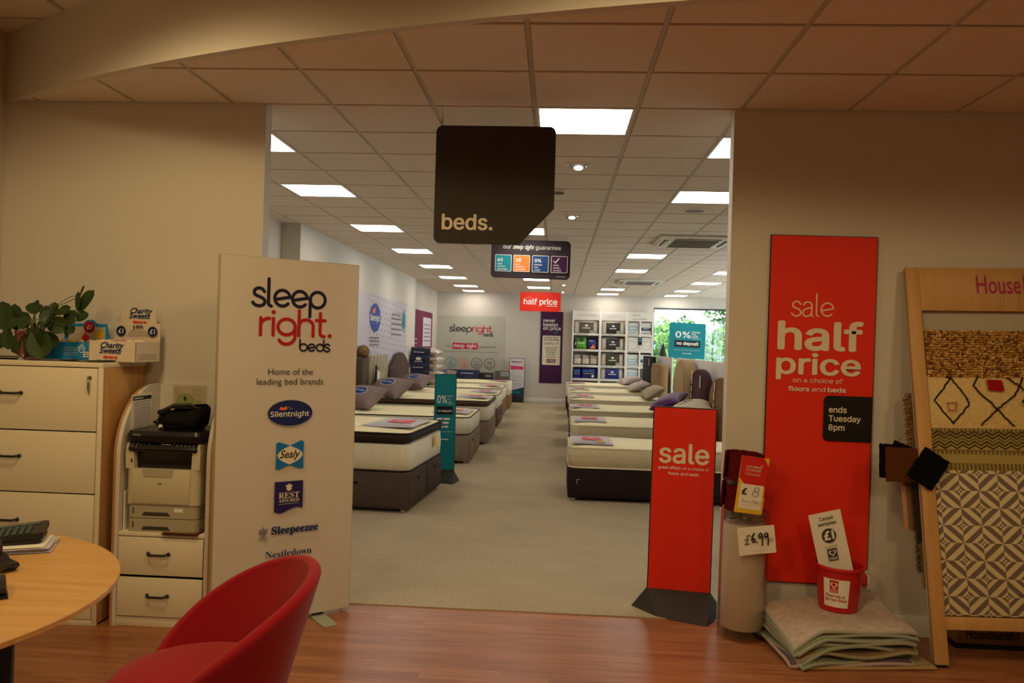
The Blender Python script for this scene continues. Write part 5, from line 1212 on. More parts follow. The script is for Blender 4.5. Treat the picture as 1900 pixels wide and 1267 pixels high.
rnd = random.Random(3)
for (b0, b1, dy, hw) in LEAVES:
    p0 = zz(b0[0], b0[1], PY + dy * 0.6); p1 = zz(b1[0], b1[1], PY + dy * 0.6 + rnd.uniform(-0.03, 0.03)); d = p1 - p0
    up = Vector((rnd.uniform(-0.4, 0.4), -1.0, rnd.uniform(0.1, 0.7)))
    leaf(p0, d, up, d.length * 1.10, hw * 0.86, rnd.uniform(0.0, 0.2))
    mid = (root + p0) / 2 + Vector((0, 0, 0.05)); st.tube([root + Vector((rnd.uniform(-.03, .03), rnd.uniform(-.03, .03), 0)), mid, p0], 0.0022, STEM, 5)
st.tube([zz(610, 410, PY), zz(700, 340, PY), zz(790, 290, PY), zz(858, 280, PY + 0.02), zz(862, 470, PY + 0.02)], 0.002, STEM, 5)
st.tube([zz(490, 500, PY), zz(485, 400, PY), zz(530, 395, PY), zz(610, 420, PY)], 0.0018, STEM, 5)
lv.build('foliage', t, sharp=60); st.build('stems', t)

# ------------------------------------------------------------------ hall: printer cabinet
TANED = mat('orange_tan_edging', (178, 128, 88), 0.5, 0.3); TANP = mat('tan_panel', (186, 148, 96), 0.5, 0.3); INW = mat('white_laminate_inside', (208, 200, 188), 0.5, 0.3)
UX0, UX1, UY = -2.228, -1.676, -0.434
t = thing('printer_cabinet', 'white round-shouldered cabinet with two drawers holding the printer', 'cabinet', (0, 0, 0))
prof = [(-0.006, 0.0), (UY, 0.0), (UY, 0.92)] + [(p[0], p[1]) for p in arc(-0.006 + -0.05, 0.92, abs(UY) - 0.056, 180, 90, 14, 0.385)] + [(-0.006, 1.305)]
def inset(prof, d): return [(min(a + d, -0.006), b - (d if b > 0.9 else 0)) for a, b in prof]
for x0, x1, out in ((UX0, UX0 + 0.034, -1), (UX1 - 0.034, UX1, 1)):
    xo = (x0, x0 + 0.012) if out < 0 else (x1 - 0.012, x1); xi = (x0 + 0.012, x1) if out < 0 else (x0, x1 - 0.012)
    MB().prism(prof, xo[0], xo[1], TANP, axis='x').build('outer_side_panel', t, flat=True)
    MB().prism(prof, xi[0], xi[1], INW, axis='x').build('inner_side_panel', t, flat=True)
    e = MB(); pts = [Vector((0, a, b)) for a, b in prof[1:]]
    for k in range(len(pts) - 1):
        a, c = pts[k], pts[k + 1]; nrm = Vector((0, (c - a).z, -(c - a).y)).normalized() * 0.004; nrm = -nrm if nrm.y > 0 and k < 2 else nrm
        q = [Vector((xo[0], p.y, p.z)) for p in (a, c)] + [Vector((xo[1], p.y, p.z)) for p in (c, a)]
        s_ = -1 if (Vector((0, -0.2, 0.7)) - a).dot(nrm) > 0 else 1
        e.add(q + [p + nrm * s_ for p in q], [(0, 1, 2, 3), (4, 7, 6, 5), (0, 4, 5, 1), (1, 5, 6, 2), (2, 6, 7, 3), (3, 7, 4, 0)], TANED)
    e.build('edge_trim', t, flat=True)
MB().span((UX0 + 0.034, -0.016, 0.03), (UX1 - 0.034, -0.004, 1.303), INW).build('back_panel', t)
MB().span((UX0 + 0.034, UY + 0.004, 0.492), (UX1 - 0.034, -0.016, 0.512), OFFW, 0.002).build('shelf', t)
MB().span((UX0 + 0.034, UY + 0.03, 0.0), (UX1 - 0.034, UY + 0.05, 0.49), SEAM).span((UX0 + 0.034, UY + 0.008, 0.0), (UX1 - 0.034, UY + 0.03, 0.052), OFFW, 0.002).build('plinth', t)
for n, (z0, z1) in enumerate(((0.283, 0.487), (0.058, 0.268))):
    d = MB().span((UX0 + 0.038, UY - 0.002, z0), (UX1 - 0.040, UY + 0.018, z1), OFFW, 0.003).build('drawer', t)
    bow_handle(d, -2.018, -1.905, UY - 0.002, (0.402, 0.175)[n], DKM)
sheet('leaflet', 'small brown leaflet poking out over the upper drawer of the printer cabinet', 'leaflet', (-1.845, UY + 0.05), 0.20, 0.14, 0.5125, 0, mat('brown_card', (104, 62, 38), 0.7, 0.2), 0.006)

PRN = mat('printer_ivory', (196, 186, 156), 0.5, 0.4); PRN2 = mat('printer_grey_ivory', (170, 162, 136), 0.5, 0.4); PRB = mat('printer_black', (20, 18, 20), 0.28, 0.5); LCD = mat('printer_display', (74, 84, 84), 0.3, 0.5)
t = thing('printer', 'ivory and black office laser printer with two paper trays in the round-shouldered cabinet', 'printer', (-1.963, -0.235, 0.5125))
def slab(x0, x1, y0, y1, z0, z1, r=0.03): return [[(p[0], p[1], z) for p in rrect(x1 - x0, y1 - y0, r, 0, 5, (x0 + x1) / 2, (y0 + y1) / 2)] for z in (z0, z1)]
for n, (z0, z1) in enumerate(((0.0, 0.074), (0.078, 0.148))):
    tr_ = MB().loft(slab(-0.198, 0.198, -0.18, 0.16, z0, z1, 0.035), PRN2).build('paper_tray', t)
    MB().prism([(-0.11, z0 + 0.012), (0.05, z0 + 0.012), (0.035, z0 + 0.032), (-0.10, z0 + 0.032)], -0.1815, -0.1795, DARK).build('finger_recess', tr_); MB().span((-0.162, -0.182, z0 + 0.022), (-0.156, -0.179, z0 + 0.056), DARK).build('level_window', tr_)
    if n: MB().span((0.07, -0.1815, z0 + 0.036), (0.12, -0.179, z0 + 0.056), CARD).build('sticker', tr_)
MB().loft(slab(-0.205, 0.205, -0.185, 0.165, 0.152, 0.345, 0.035), PRN).build('body', t)
MB().span((-0.168, -0.190, 0.158), (0.158, -0.183, 0.342), PRN, 0.004).build('front_door', t)
MB().prism([(-0.11, 0.345), (0.065, 0.345), (0.055, 0.305), (-0.10, 0.305)], -0.193, -0.189, PRN2).build('door_latch', t)
MB().span((-0.16, -0.15, 0.346), (0.165, 0.16, 0.49), PRB, 0.004).build('output_bay', t)
for s in (-1, 1):
    cheek = [(s * 0.160, 0.346), (s * 0.207, 0.346), (s * 0.210, 0.44), (s * 0.205, 0.478), (s * 0.196, 0.488), (s * 0.190, 0.462), (s * 0.165, 0.448)]
    MB().prism(cheek, -0.183, 0.16, PRN).build('side_cheek', t, flat=True)
MB().span((-0.178, -0.186, 0.38), (-0.17, -0.182, 0.40), DARK).build('power_switch', t)
pm = Matrix.Translation((0, -0.165, 0.445)) @ Matrix.Rotation(R(38), 4, 'X')
cp = MB().box((0, 0.02, 0.02), (0.385, 0.085, 0.03), PRB, 0.012, 3, M=pm).build('control_panel', t)
MB().box((-0.005, 0.04, 0.0365), (0.075, 0.026, 0.004), LCD, M=pm).build('display', cp)
k_ = MB()
rnd = random.Random(4)
for r_ in range(4):
    for c in range(16):
        if 5 <= c <= 9 and r_ > 0: continue
        k_.box((-0.17 + c * 0.0226, -0.006 + r_ * 0.014, 0.036), (0.010, 0.005, 0.003), GREY if (c > 10 and r_ % 2) or c < 2 else DGREY, M=pm)
k_.lathe([(0.012, 0.0), (0.012, 0.004)], GREY, 16, (0.055, 0.036, 0.034), M=pm).lathe([(0.007, 0.0), (0.007, 0.0055)], PRB, 16, (0.055, 0.036, 0.034), M=pm).box((0.015, 0.012, 0.036), (0.05, 0.003, 0.003), LGREY, M=pm)
k_.build('keypad', cp)
MB().loft([[(p[0], p[1], 0.494) for p in rrect(0.425, 0.36, 0.04, 0, 5, 0, -0.005)], [(p[0], p[1], 0.53) for p in rrect(0.43, 0.37, 0.04, 0, 5, 0, -0.005)], [(p[0], p[1], 0.553) for p in rrect(0.41, 0.35, 0.035, 0, 5, 0, -0.003)]], PRB).build('scanner_lid', t)
b = Board(t, -0.192); b.text('lettering', 'RICOH', -0.165, -0.125, 0.527, LGREY, fnt=None, bold=0.02); b.done()
b = Board(t, -0.1905); b.oval('emblem', -0.01, 0.268, 0.012, 0.006, GREY); b.done()

# black camera bag on the printer
NYL = mat('black_nylon', (20, 17, 19), 0.9, 0.15, bump=(300, 0.3)); NYL2 = mat('black_webbing', (38, 34, 36), 0.6, 0.4)
t = thing('camera_bag', 'black nylon camera bag slumped on top of the printer', 'bag', (-1.935, -0.245, 1.0665))
def bagf(u, v):
    a = u * 2 * PI; e = math.sin(PI * min(max(v, 0.001), 0.999)) ** 0.4
    X = math.copysign(abs(math.cos(a)) ** 0.75, math.cos(a)) * 0.125 * (0.80 + 0.20 * e); Y = math.copysign(abs(math.sin(a)) ** 0.75, math.sin(a)) * 0.10 * (0.75 + 0.25 * e)
    return (X + 0.02 * v + 0.006 * math.sin(7 * a), Y + 0.005 * math.sin(9 * v), v * (0.115 + 0.022 * math.cos(a - 0.7)))
MB().grid(bagf, 36, 12, NYL, wrap=True).lathe([(0.09, 0.13), (0.0, 0.133)], NYL, 20, (0.02, 0, -0.012), cap=False).build('bag_body', t, sharp=70)
MB().ell((0.075, -0.075, 0.055), (0.055, 0.03, 0.045), NYL, 16, 10).build('front_pocket', t)
MB().ell((-0.115, 0.01, 0.085), (0.045, 0.03, 0.022), NYL, 14, 8, M=None).build('lens_pouch', t)
MB().tube([(-0.13, -0.03, 0.03), (-0.09, -0.075, 0.10), (-0.02, -0.08, 0.135), (0.06, -0.06, 0.14), (0.12, -0.02, 0.10)], [0.010, 0.012, 0.011, 0.010, 0.008], NYL2, 8).tube([(-0.10, -0.06, 0.0), (-0.125, -0.085, 0.04), (-0.09, -0.09, 0.075)], 0.009, NYL2, 8).build('strap', t)
MB().box((-0.075, -0.098, 0.045), (0.022, 0.004, 0.014), CARD, M=Matrix.Rotation(R(-18), 4, 'Y')).build('white_tag', t); MB().ell((0.0, -0.075, 0.137), (0.010, 0.006, 0.006), ORANGE, 10, 6).build('orange_toggle', t)
# papers pinned inside the cabinet
t = thing('drawing', 'child-like drawing of a green spiky animal hanging on the back panel of the printer cabinet', 'drawing', (-2.115, -0.0165, 1.095))
MB().span((0, -0.0015, 0), (0.205, 0, 0.20), mat('aged_paper', (186, 172, 142), 0.8, 0.2)).build('sheet', t)
b = Board(t, -0.0015); GL = mat('pale_green_crayon', (150, 160, 92), 0.8, 0.2)
b.oval('line_drawing', 0.075, 0.105, 0.05, 0.042, GL); b.stroke('line_drawing', arc(0.075, 0.105, 0.05, 0, 360, 30, 0.042), 0.002, GREY)
for k in range(7): a = R(20 + 25 * k); b.stroke('line_drawing', [(0.075 + 0.05 * math.cos(a - 0.15), 0.105 + 0.042 * math.sin(a - 0.15)), (0.075 + 0.064 * math.cos(a), 0.105 + 0.056 * math.sin(a)), (0.075 + 0.05 * math.cos(a + 0.15), 0.105 + 0.042 * math.sin(a + 0.15))], 0.002, GREY)
b.oval('line_drawing', 0.078, 0.125, 0.008, 0.010, BLACK); b.ring('line_drawing', 0.045, 0.095, 0.008, 0.0016, GREY); b.ring('line_drawing', 0.03, 0.17, 0.014, 0.0016, GREY); b.ring('line_drawing', 0.15, 0.165, 0.024, 0.0016, GREY, 0.015)
b.poly('line_drawing', [(0.14, 0.10), (0.16, 0.125), (0.19, 0.085), (0.165, 0.06)], GL); b.done()
t = thing('timetable_sheet', 'printed list with a black header hanging on the inner side of the printer cabinet', 'paper', (UX0 + 0.0345, -0.335, 1.03), PI / 2)
MB().span((0, -0.0015, 0), (0.22, 0, 0.225), CARD).build('sheet', t)
b = Board(t, -0.0015); b.rect('black_header', 0.01, 0.19, 0.21, 0.212, BLACK); b.lines('black_header', 0.02, 0.12, 0.197, 0.007, WHITE, 190)
for k in range(14): b.lines('small_print', 0.02, 0.2, 0.178 - k * 0.012, 0.004, GREY, 191 + k)
b.done()
for n in range(2):
    t = thing('leaflet', ('leaflets standing between the printer and the cabinet side, front one', 'leaflets standing between the printer and the cabinet side, rear one')[n], 'leaflet', (-2.186 + 0.010 * n, -0.40 + 0.10 * n, 0.5125))
    MB().span((0, 0, 0), (0.006, 0.15, 0.215 - 0.03 * n), (CARD, AQUA)[n]).build('sheet', t)

# ------------------------------------------------------------------ hall: table and what lies on it
TW = wood('beech_table_top', (214, 166, 102), (196, 146, 84), 0.42, 'x', 0.9, 0.5)
TX, TY, TR, TZ = -2.20, -2.214, 0.8935, 0.73
t = thing('round_table', 'round beech-topped table with dark legs beside the red chair', 'table', (TX, TY, 0))
MB().lathe([(0.0, TZ - 0.026), (TR - 0.012, TZ - 0.026), (TR - 0.001, TZ - 0.020), (TR, TZ - 0.004), (TR - 0.004, TZ), (0.0, TZ)], TW, 96, cap=False).build('tabletop', t, sharp=40)
LEGM = mat('dark_table_leg', (30, 28, 36), 0.4, 0.5)
for a in (38, 128, 218, 308):
    x, y = 0.54 * math.cos(R(a)), 0.54 * math.sin(R(a))
    MB().lathe([(0.032, 0.0), (0.032, 0.012), (0.024, 0.014), (0.024, TZ - 0.045), (0.05, TZ - 0.04), (0.05, TZ - 0.027)], LEGM, 20, (x, y, 0)).build('leg', t)
LAV = mat('lilac_paper', (198, 188, 206), 0.8, 0.2)
for n, (dx, dy, rz, mt, w_, d_) in enumerate(((0.02, 0.0, 24, LAV, 0.30, 0.21), (0.0, -0.01, 27, CARD, 0.30, 0.21), (0.01, 0.01, 21, mat('cream_paper', (226, 206, 160), 0.8, 0.2), 0.30, 0.21), (0.02, -0.005, 25, LAV, 0.29, 0.2), (0.0, 0.0, 23, CARD, 0.29, 0.2))):
    sheet('paper_sheet', 'printed sheet in the pile under the calculator on the round table, ' + ('lowest', 'second from bottom', 'third from bottom', 'second from top', 'topmost')[n], 'paper', (-1.985 + dx, -1.60 + dy), w_, d_, TZ + 0.0005 + n * 0.0045, R(rz), mt, 0.004, 0.0, 'papers under the calculator')
t = thing('document_wallet', 'black document wallet between the papers and the calculator on the round table', 'wallet', (-2.01, -1.575, TZ + 0.024)); t.rotation_euler = (0, R(-2), R(26))
MB().loft([[(p[0], p[1], z) for p in rrect(0.27, 0.17, 0.012)] for z in (0.0, 0.01)], BLKPL).build('cover', t)
t = thing('calculator', 'dark desk calculator tilted on the papers at the edge of the round table', 'calculator', (-2.0, -1.56, TZ + 0.050)); t.rotation_euler = (R(5), R(-5), R(26))
MB().loft([[(p[0], p[1], z) for p in rrect(0.25, 0.17, 0.014)] for z in (-0.006, 0.004, 0.012)], BLKPL).build('case', t)
KEYM = mat('calculator_key', (70, 86, 88), 0.5, 0.4)
k_ = MB()
for r_ in range(4):
    for c in range(8): k_.box((-0.10 + c * 0.024, -0.065 + r_ * 0.026, 0.015), (0.017, 0.017, 0.008), KEYM, 0.003)
k_.build('keypad', t)
MB().box((0.0, 0.06, 0.013), (0.2, 0.03, 0.003), LCD).build('display', t)
t = thing('desk_gadget', 'black plastic desk gadget on the round table just below the calculator', 'desk gadget', (-1.855, -1.85, TZ)); t.rotation_euler = (0, 0, R(-24))
MB().prism([(-0.09, 0), (0.085, 0), (0.11, 0.02), (0.10, 0.03), (0.05, 0.035), (0.03, 0.05), (-0.06, 0.06), (-0.09, 0.03)], -0.028, 0.028, BLKPL).build('base', t)
mz = Matrix.Translation((-0.02, 0.015, 0.07)) @ Matrix.Rotation(PI / 2, 4, 'X')
MB().lathe([(0.028, 0), (0.045, 0), (0.045, 0.03), (0.028, 0.03), (0.028, 0)], mat('smoky_tape', (58, 44, 34), 0.35, 0.5), 28, M=mz, cap=False).build('tape_roll', t)
t = thing('wedge_stand', 'small black wedge-shaped object on the round table, lower than the gadget', 'desk gadget', (-1.635, -2.115, TZ)); t.rotation_euler = (0, 0, R(-52))
MB().prism([(-0.07, 0), (0.07, 0), (0.072, 0.01), (-0.07, 0.012)], -0.018, 0.018, BLKPL).build('base', t)
MB().loft([[(-0.07, -0.016, 0.014), (-0.07, 0.016, 0.014), (-0.07, 0.014, 0.045), (-0.07, -0.014, 0.045)], [(0.0, -0.017, 0.020), (0.0, 0.017, 0.020), (0.0, 0.013, 0.052), (0.0, -0.013, 0.052)], [(0.075, -0.014, 0.022), (0.075, 0.014, 0.022), (0.075, 0.01, 0.036), (0.075, -0.01, 0.036)]], BLKPL).build('arm', t)

# ------------------------------------------------------------------ hall: red tub chair
REDF = mat('crimson_felt', (150, 18, 28), 0.95, 0.15, bump=(500, 0.15), sheen=0.15)
BETA = 0.504; RT, ZT, ZF, PW = 0.362, 0.856, 0.314, 0.62
t = thing('tub_chair', 'crimson fabric tub chair with a sloping rounded back, pulled up to the round table', 'chair', (-0.922, -2.168, 0), BETA)
def rim(ph):
    h = ZF + (ZT - ZF) * (0.5 + 0.5 * math.cos(ph)) ** PW
    return h, RT - 0.28 * (ZT - h)
TH = 0.042
def shell(u, v):
    ph = u * 2 * PI; h, r = rim(ph); zb = 0.24
    rb = RT - 0.28 * (ZT - zb)
    if v < 0.42:                                   # outside, from the bottom up
        k = v / 0.42; z = zb + (h - 0.02 - zb) * k; rr = RT - 0.28 * (ZT - z)
    elif v < 0.62:                                 # rolled rim
        a = PI * (v - 0.42) / 0.20; z = h - 0.02 + 0.02 * math.sin(a); rr = (RT - 0.28 * (ZT - h + 0.02)) - TH / 2 * (1 - math.cos(a))
    else:                                          # inside, back down
        k = (v - 0.62) / 0.38; z = h - 0.02 + (zb + 0.03 - h + 0.02) * k; rr = RT - 0.28 * (ZT - z) - TH
    return (rr * math.cos(ph), rr * math.sin(ph), z)
s_ = MB().grid(shell, 72, 50, REDF, wrap=True)
s_.lathe([(0.0, 0.235), (RT - 0.28 * (ZT - 0.24), 0.24)], REDF, 48, cap=False)
s_.build('shell', t, sharp=75)
sp = [(0.0, 0.30), (0.20, 0.30)]
def seat(u, v):
    a = u * 2 * PI; bulge = 1.0 + 0.09 * max(0.0, -math.cos(a)) ** 1.5
    prof_ = ((0.0, 0.568), (0.10, 0.567), (0.18, 0.560), (0.228, 0.543), (0.256, 0.512), (0.262, 0.46), (0.248, 0.405), (0.225, 0.36))
    k = v * (len(prof_) - 1); i = min(int(k), len(prof_) - 2); f_ = k - i
    r = prof_[i][0] * (1 - f_) + prof_[i + 1][0] * f_; z = prof_[i][1] * (1 - f_) + prof_[i + 1][1] * f_
    return (r * bulge * math.cos(a) - 0.012, r * bulge * math.sin(a), z)
MB().grid(lambda u, v: seat(u, v), 48, 21, REDF, wrap=True).build('seat_cushion', t, sharp=75)
MB().cyl((0, 0, 0.05), (0, 0, 0.24), 0.03, CHROME, n=20).build('column', t)
for k in range(4):
    a = PI / 4 + k * PI / 2
    MB().loft([[(0.02 * math.cos(a) - w_ * math.sin(a), 0.02 * math.sin(a) + w_ * math.cos(a), z) for w_, z in ((-0.022, 0.05), (0.022, 0.05), (0.022, 0.085), (-0.022, 0.085))], [(0.30 * math.cos(a) - w_ * math.sin(a), 0.30 * math.sin(a) + w_ * math.cos(a), z) for w_, z in ((-0.014, 0.0), (0.014, 0.0), (0.014, 0.028), (-0.014, 0.028))]], CHROME).build('foot', t)

# ------------------------------------------------------------------ hall: wrapped underlay roll, red carpet roll, prices
def film(name, tint, gloss=0.10, rough=0.12):
    m = bpy.data.materials.new(name); m.use_nodes = True; nt = m.node_tree; nt.nodes.clear()
    o = nt.nodes.new('ShaderNodeOutputMaterial'); mx = nt.nodes.new('ShaderNodeMixShader'); tr = nt.nodes.new('ShaderNodeBsdfTransparent'); gs = nt.nodes.new('ShaderNodeBsdfGlossy'); lw = nt.nodes.new('ShaderNodeLayerWeight')
    lw.inputs[0].default_value = 0.35
    tr.inputs[0].default_value = lin(tint); gs.inputs['Roughness'].default_value = rough
    mu = nt.nodes.new('ShaderNodeMath'); mu.operation = 'MULTIPLY_ADD'; mu.inputs[1].default_value = 0.45; mu.inputs[2].default_value = gloss
    nt.links.new(lw.outputs['Facing'], mu.inputs[0]); nt.links.new(mu.outputs[0], mx.inputs[0])
    n = nt.nodes.new('ShaderNodeTexNoise'); n.inputs['Scale'].default_value = 9; tc = nt.nodes.new('ShaderNodeTexCoord'); bp = nt.nodes.new('ShaderNodeBump'); bp.inputs['Strength'].default_value = 0.35; bp.inputs['Distance'].default_value = 0.02
    nt.links.new(tc.outputs['Object'], n.inputs['Vector']); nt.links.new(n.outputs['Fac'], bp.inputs['Height']); nt.links.new(bp.outputs['Normal'], gs.inputs['Normal'])
    nt.links.new(tr.outputs[0], mx.inputs[1]); nt.links.new(gs.outputs[0], mx.inputs[2]); nt.links.new(mx.outputs[0], o.inputs[0]); return m
FILM = film('clear_wrap', (226, 218, 210)); UND = mat('clear_vinyl_roll', (236, 229, 216), 0.5, 0.4, bump=(20, 0.05))
RXC, RYC = 1.245, -0.115
t = thing('floor_covering_roll', 'pale roll in clear plastic wrap standing on end beside the red sale stand', 'roll', (RXC, RYC, 0)); t.rotation_euler = (0, R(0.6), 0)
MB().lathe([(0.0, 0.055), (0.112, 0.055), (0.117, 0.062), (0.117, 0.625), (0.112, 0.632), (0.0, 0.632)], UND, 48, cap=False).build('rolled_sheet', t, sharp=50)
def wrap(u, v):
    a = u * 2 * PI; z = 0.004 + v * 0.706
    e = 0.006 * math.sin(5 * a + 1) * (max(0, v - 0.88) * 8) + 0.005 * math.sin(6 * a) * max(0, 0.09 - v) * 10
    return ((0.131 + e - 0.006 * max(0, v - 0.95) * 20) * math.cos(a), (0.131 + e) * math.sin(a), z)
MB().grid(wrap, 56, 24, FILM, wrap=True).build('plastic_wrap', t, sharp=80)
fold = MB()
rnd = random.Random(9)
for k in range(26):
    a = rnd.uniform(0, 2 * PI); r0 = rnd.uniform(0.02, 0.07); top = k < 16
    z = 0.655 if top else 0.03
    p = [Vector((r0 * math.cos(a), r0 * math.sin(a), z)), Vector((0.085 * math.cos(a + 0.25), 0.085 * math.sin(a + 0.25), z + 0.012 * rnd.uniform(0.4, 1.4))), Vector((0.12 * math.cos(a + 0.5), 0.12 * math.sin(a + 0.5), z + (0.035 if top else -0.012)))]
    fold.add([p[0], p[1], p[2], p[2] + Vector((-0.03 * math.sin(a), 0.03 * math.cos(a), 0.006)), p[1] + Vector((-0.035 * math.sin(a), 0.035 * math.cos(a), -0.008)), p[0] + Vector((-0.02 * math.sin(a), 0.02 * math.cos(a), 0.01))], [(0, 1, 4, 5), (1, 2, 3, 4)], FILM)
fold.build('tucked_ends', t, sharp=80)
MB().lathe([(0.0, 0.706), (0.118, 0.707)], FILM, 40, cap=False).build('plastic_lid', t)
t = thing('price_card', 'white card with a handwritten 6.99 price stuck on the plastic-wrapped roll', 'price card', (RXC - 0.058, RYC - 0.166, 0.487)); t.rotation_euler = (R(-3), R(-6), R(7))
def cardf(u, v): return (u * 0.205, -0.010 * (u - 0.4) ** 2 - 0.004 * v, v * 0.150 - 0.012 * u * 0)
MB().grid(cardf, 8, 4, CARD).build('card', t)
b = Board(t, -0.0075)
BRUSH = mat('marker_black', (20, 18, 20), 0.6, 0.3)
w_ = 0.0065
b.stroke('handwriting', [(0.068, 0.100), (0.058, 0.108), (0.050, 0.102), (0.051, 0.085), (0.046, 0.066), (0.034, 0.060), (0.060, 0.061)], w_ * 0.7, BRUSH); b.stroke('handwriting', [(0.033, 0.083), (0.058, 0.085)], w_ * 0.6, BRUSH)
b.stroke('handwriting', [(0.090, 0.115), (0.078, 0.098), (0.074, 0.080), (0.080, 0.067), (0.090, 0.070), (0.092, 0.082), (0.085, 0.088), (0.076, 0.080)], w_ * 1.2, BRUSH)
b.stroke('handwriting', [(0.101, 0.066)], w_ * 1.4, BRUSH)
for dx in (0.0, 0.031): b.stroke('handwriting', [(0.131 + dx, 0.105), (0.124 + dx, 0.113), (0.115 + dx, 0.107), (0.112 + dx, 0.093), (0.119 + dx, 0.087), (0.128 + dx, 0.097), (0.131 + dx, 0.107), (0.132 + dx, 0.075), (0.128 + dx, 0.048)], w_ * 1.15, BRUSH)
b.stroke('handwriting', [(0.171, 0.066), (0.174, 0.080), (0.176, 0.068), (0.180, 0.081), (0.183, 0.068), (0.187, 0.080), (0.189, 0.067)], w_ * 0.45, BRUSH)
b.lines('small_print', 0.075, 0.15, 0.022, 0.003, LGREY, 200); b.lines('small_print', 0.012, 0.03, 0.128, 0.003, LGREY, 201)
b.done()

REDC = mat('dark_red_carpet', (92, 16, 16), 0.97, 0.05, bump=(160, 0.8), var=(60, 0.35)); REDB = mat('carpet_backing_dark', (58, 26, 20), 0.9, 0.1)
t = thing('carpet_roll', 'dark red carpet roll with a plastic band standing on the wrapped roll', 'carpet roll', (RXC - 0.022, RYC - 0.012, 0.712)); t.rotation_euler = (R(2), R(3), 0)
N_ = 110
sv = []
for layer in (0, 1):
    for k in range(N_ + 1):
        a = k / N_ * 3.6 * 2 * PI - 0.6; r = 0.018 + 0.0255 * (a + 0.6) / (2 * PI) + (0.012 if layer else 0.0)
        sv.append((r * math.cos(a), r * math.sin(a)))
def rollpiece(z0, z1, sc, ph):
    vs, fs = [], []
    for z in (z0, z1):
        for (x, y) in sv: vs.append((x * sc, y * sc, z + 0.003 * math.sin(x * 300 + y * 250 + ph)))
    n = N_ + 1; m0 = 2 * n
    for k in range(N_):
        fs += [(k, k + 1, m0 + k + 1, m0 + k), (n + k + 1, n + k, m0 + n + k, m0 + n + k + 1), (m0 + k, m0 + k + 1, m0 + n + k + 1, m0 + n + k), (k + 1, k, n + k, n + k + 1)]
    fs += [(N_, n + N_, m0 + n + N_, m0 + N_)]
    return MB().add(vs, fs, REDC)
rollpiece(0.0, 0.145, 0.94, 0).build('lower_section', t, sharp=60); rollpiece(0.158, 0.315, 0.92, 1).build('upper_section', t, sharp=60)
MB().lathe([(0.096, 0.138), (0.100, 0.142), (0.100, 0.160), (0.096, 0.165)], FILM, 40, cap=False).build('plastic_band', t)
MB().cyl((0, 0, 0.14), (0, 0, 0.165), 0.085, REDB, n=30).build('core', t)
t = thing('price_tag', 'red and yellow price tag with a handwritten 8 pound price on the red carpet roll', 'price tag', (RXC - 0.083, RYC - 0.118, 0.716)); t.rotation_euler = (R(1), R(6.5), R(4)); t.scale = (1.26, 1, 1.07)
MB().span((0, -0.002, 0), (0.122, 0, 0.292), YELLOW).build('card', t)
b = Board(t, -0.002)
TAGR = mat('tag_red', (206, 36, 30), 0.5, 0.3)
b.poly('red_print', [(0.002, 0.18), (0.026, 0.150), (0.122, 0.145), (0.122, 0.252), (0.098, 0.292), (0.0, 0.292)], TAGR); b.rect('red_print', 0.117, 0.09, 0.122, 0.15, TAGR)
b.rect('white_panel', 0.012, 0.022, 0.112, 0.150, CARD)
b.text('lettering', 'CUT-PRICE', 0.024, 0.092, 0.235, CREAMP, fnt=None, bold=0.03); b.text('lettering', 'CORNER', 0.024, 0.092, 0.217, CREAMP, fnt=None); b.lines('lettering', 0.022, 0.09, 0.207, 0.0015, CREAMP, 202); b.lines('lettering', 0.022, 0.09, 0.198, 0.003, CREAMP, 203); b.stroke('lettering', [(0.088, 0.245), (0.092, 0.256), (0.096, 0.246)], 0.002, CREAMP)
b.text('lettering', '£', 0.020, 0.042, 0.098, BLACK, fnt=None, bold=0.02)
b.stroke('handwriting', arc(0.083, 0.128, 0.010, 0, 360, 20, 0.011), 0.002, BRUSH); b.stroke('handwriting', arc(0.080, 0.106, 0.013, 0, 360, 20, 0.012), 0.002, BRUSH)
b.stroke('handwriting', [(0.028, 0.072), (0.030, 0.060)], 0.002, BRUSH); b.stroke('handwriting', [(0.034, 0.060), (0.036, 0.066), (0.039, 0.060), (0.042, 0.066), (0.045, 0.060)], 0.0016, BRUSH)
b.stroke('handwriting', [(0.052, 0.060), (0.058, 0.067)], 0.0016, BRUSH); b.stroke('handwriting', [(0.052, 0.067), (0.058, 0.060)], 0.0016, BRUSH)
b.stroke('handwriting', [(0.066, 0.073), (0.073, 0.072), (0.068, 0.066), (0.074, 0.062), (0.066, 0.058)], 0.0018, BRUSH); b.stroke('handwriting', arc(0.083, 0.065, 0.006, 0, 360, 14, 0.008), 0.0018, BRUSH); b.stroke('handwriting', arc(0.096, 0.063, 0.004, 60, 300, 8), 0.0016, BRUSH); b.stroke('handwriting', [(0.101, 0.060), (0.103, 0.066), (0.105, 0.060), (0.108, 0.066), (0.110, 0.060)], 0.0014, BRUSH)
b.lines('small_print', 0.025, 0.07, 0.045, 0.002, LGREY, 204); b.done()

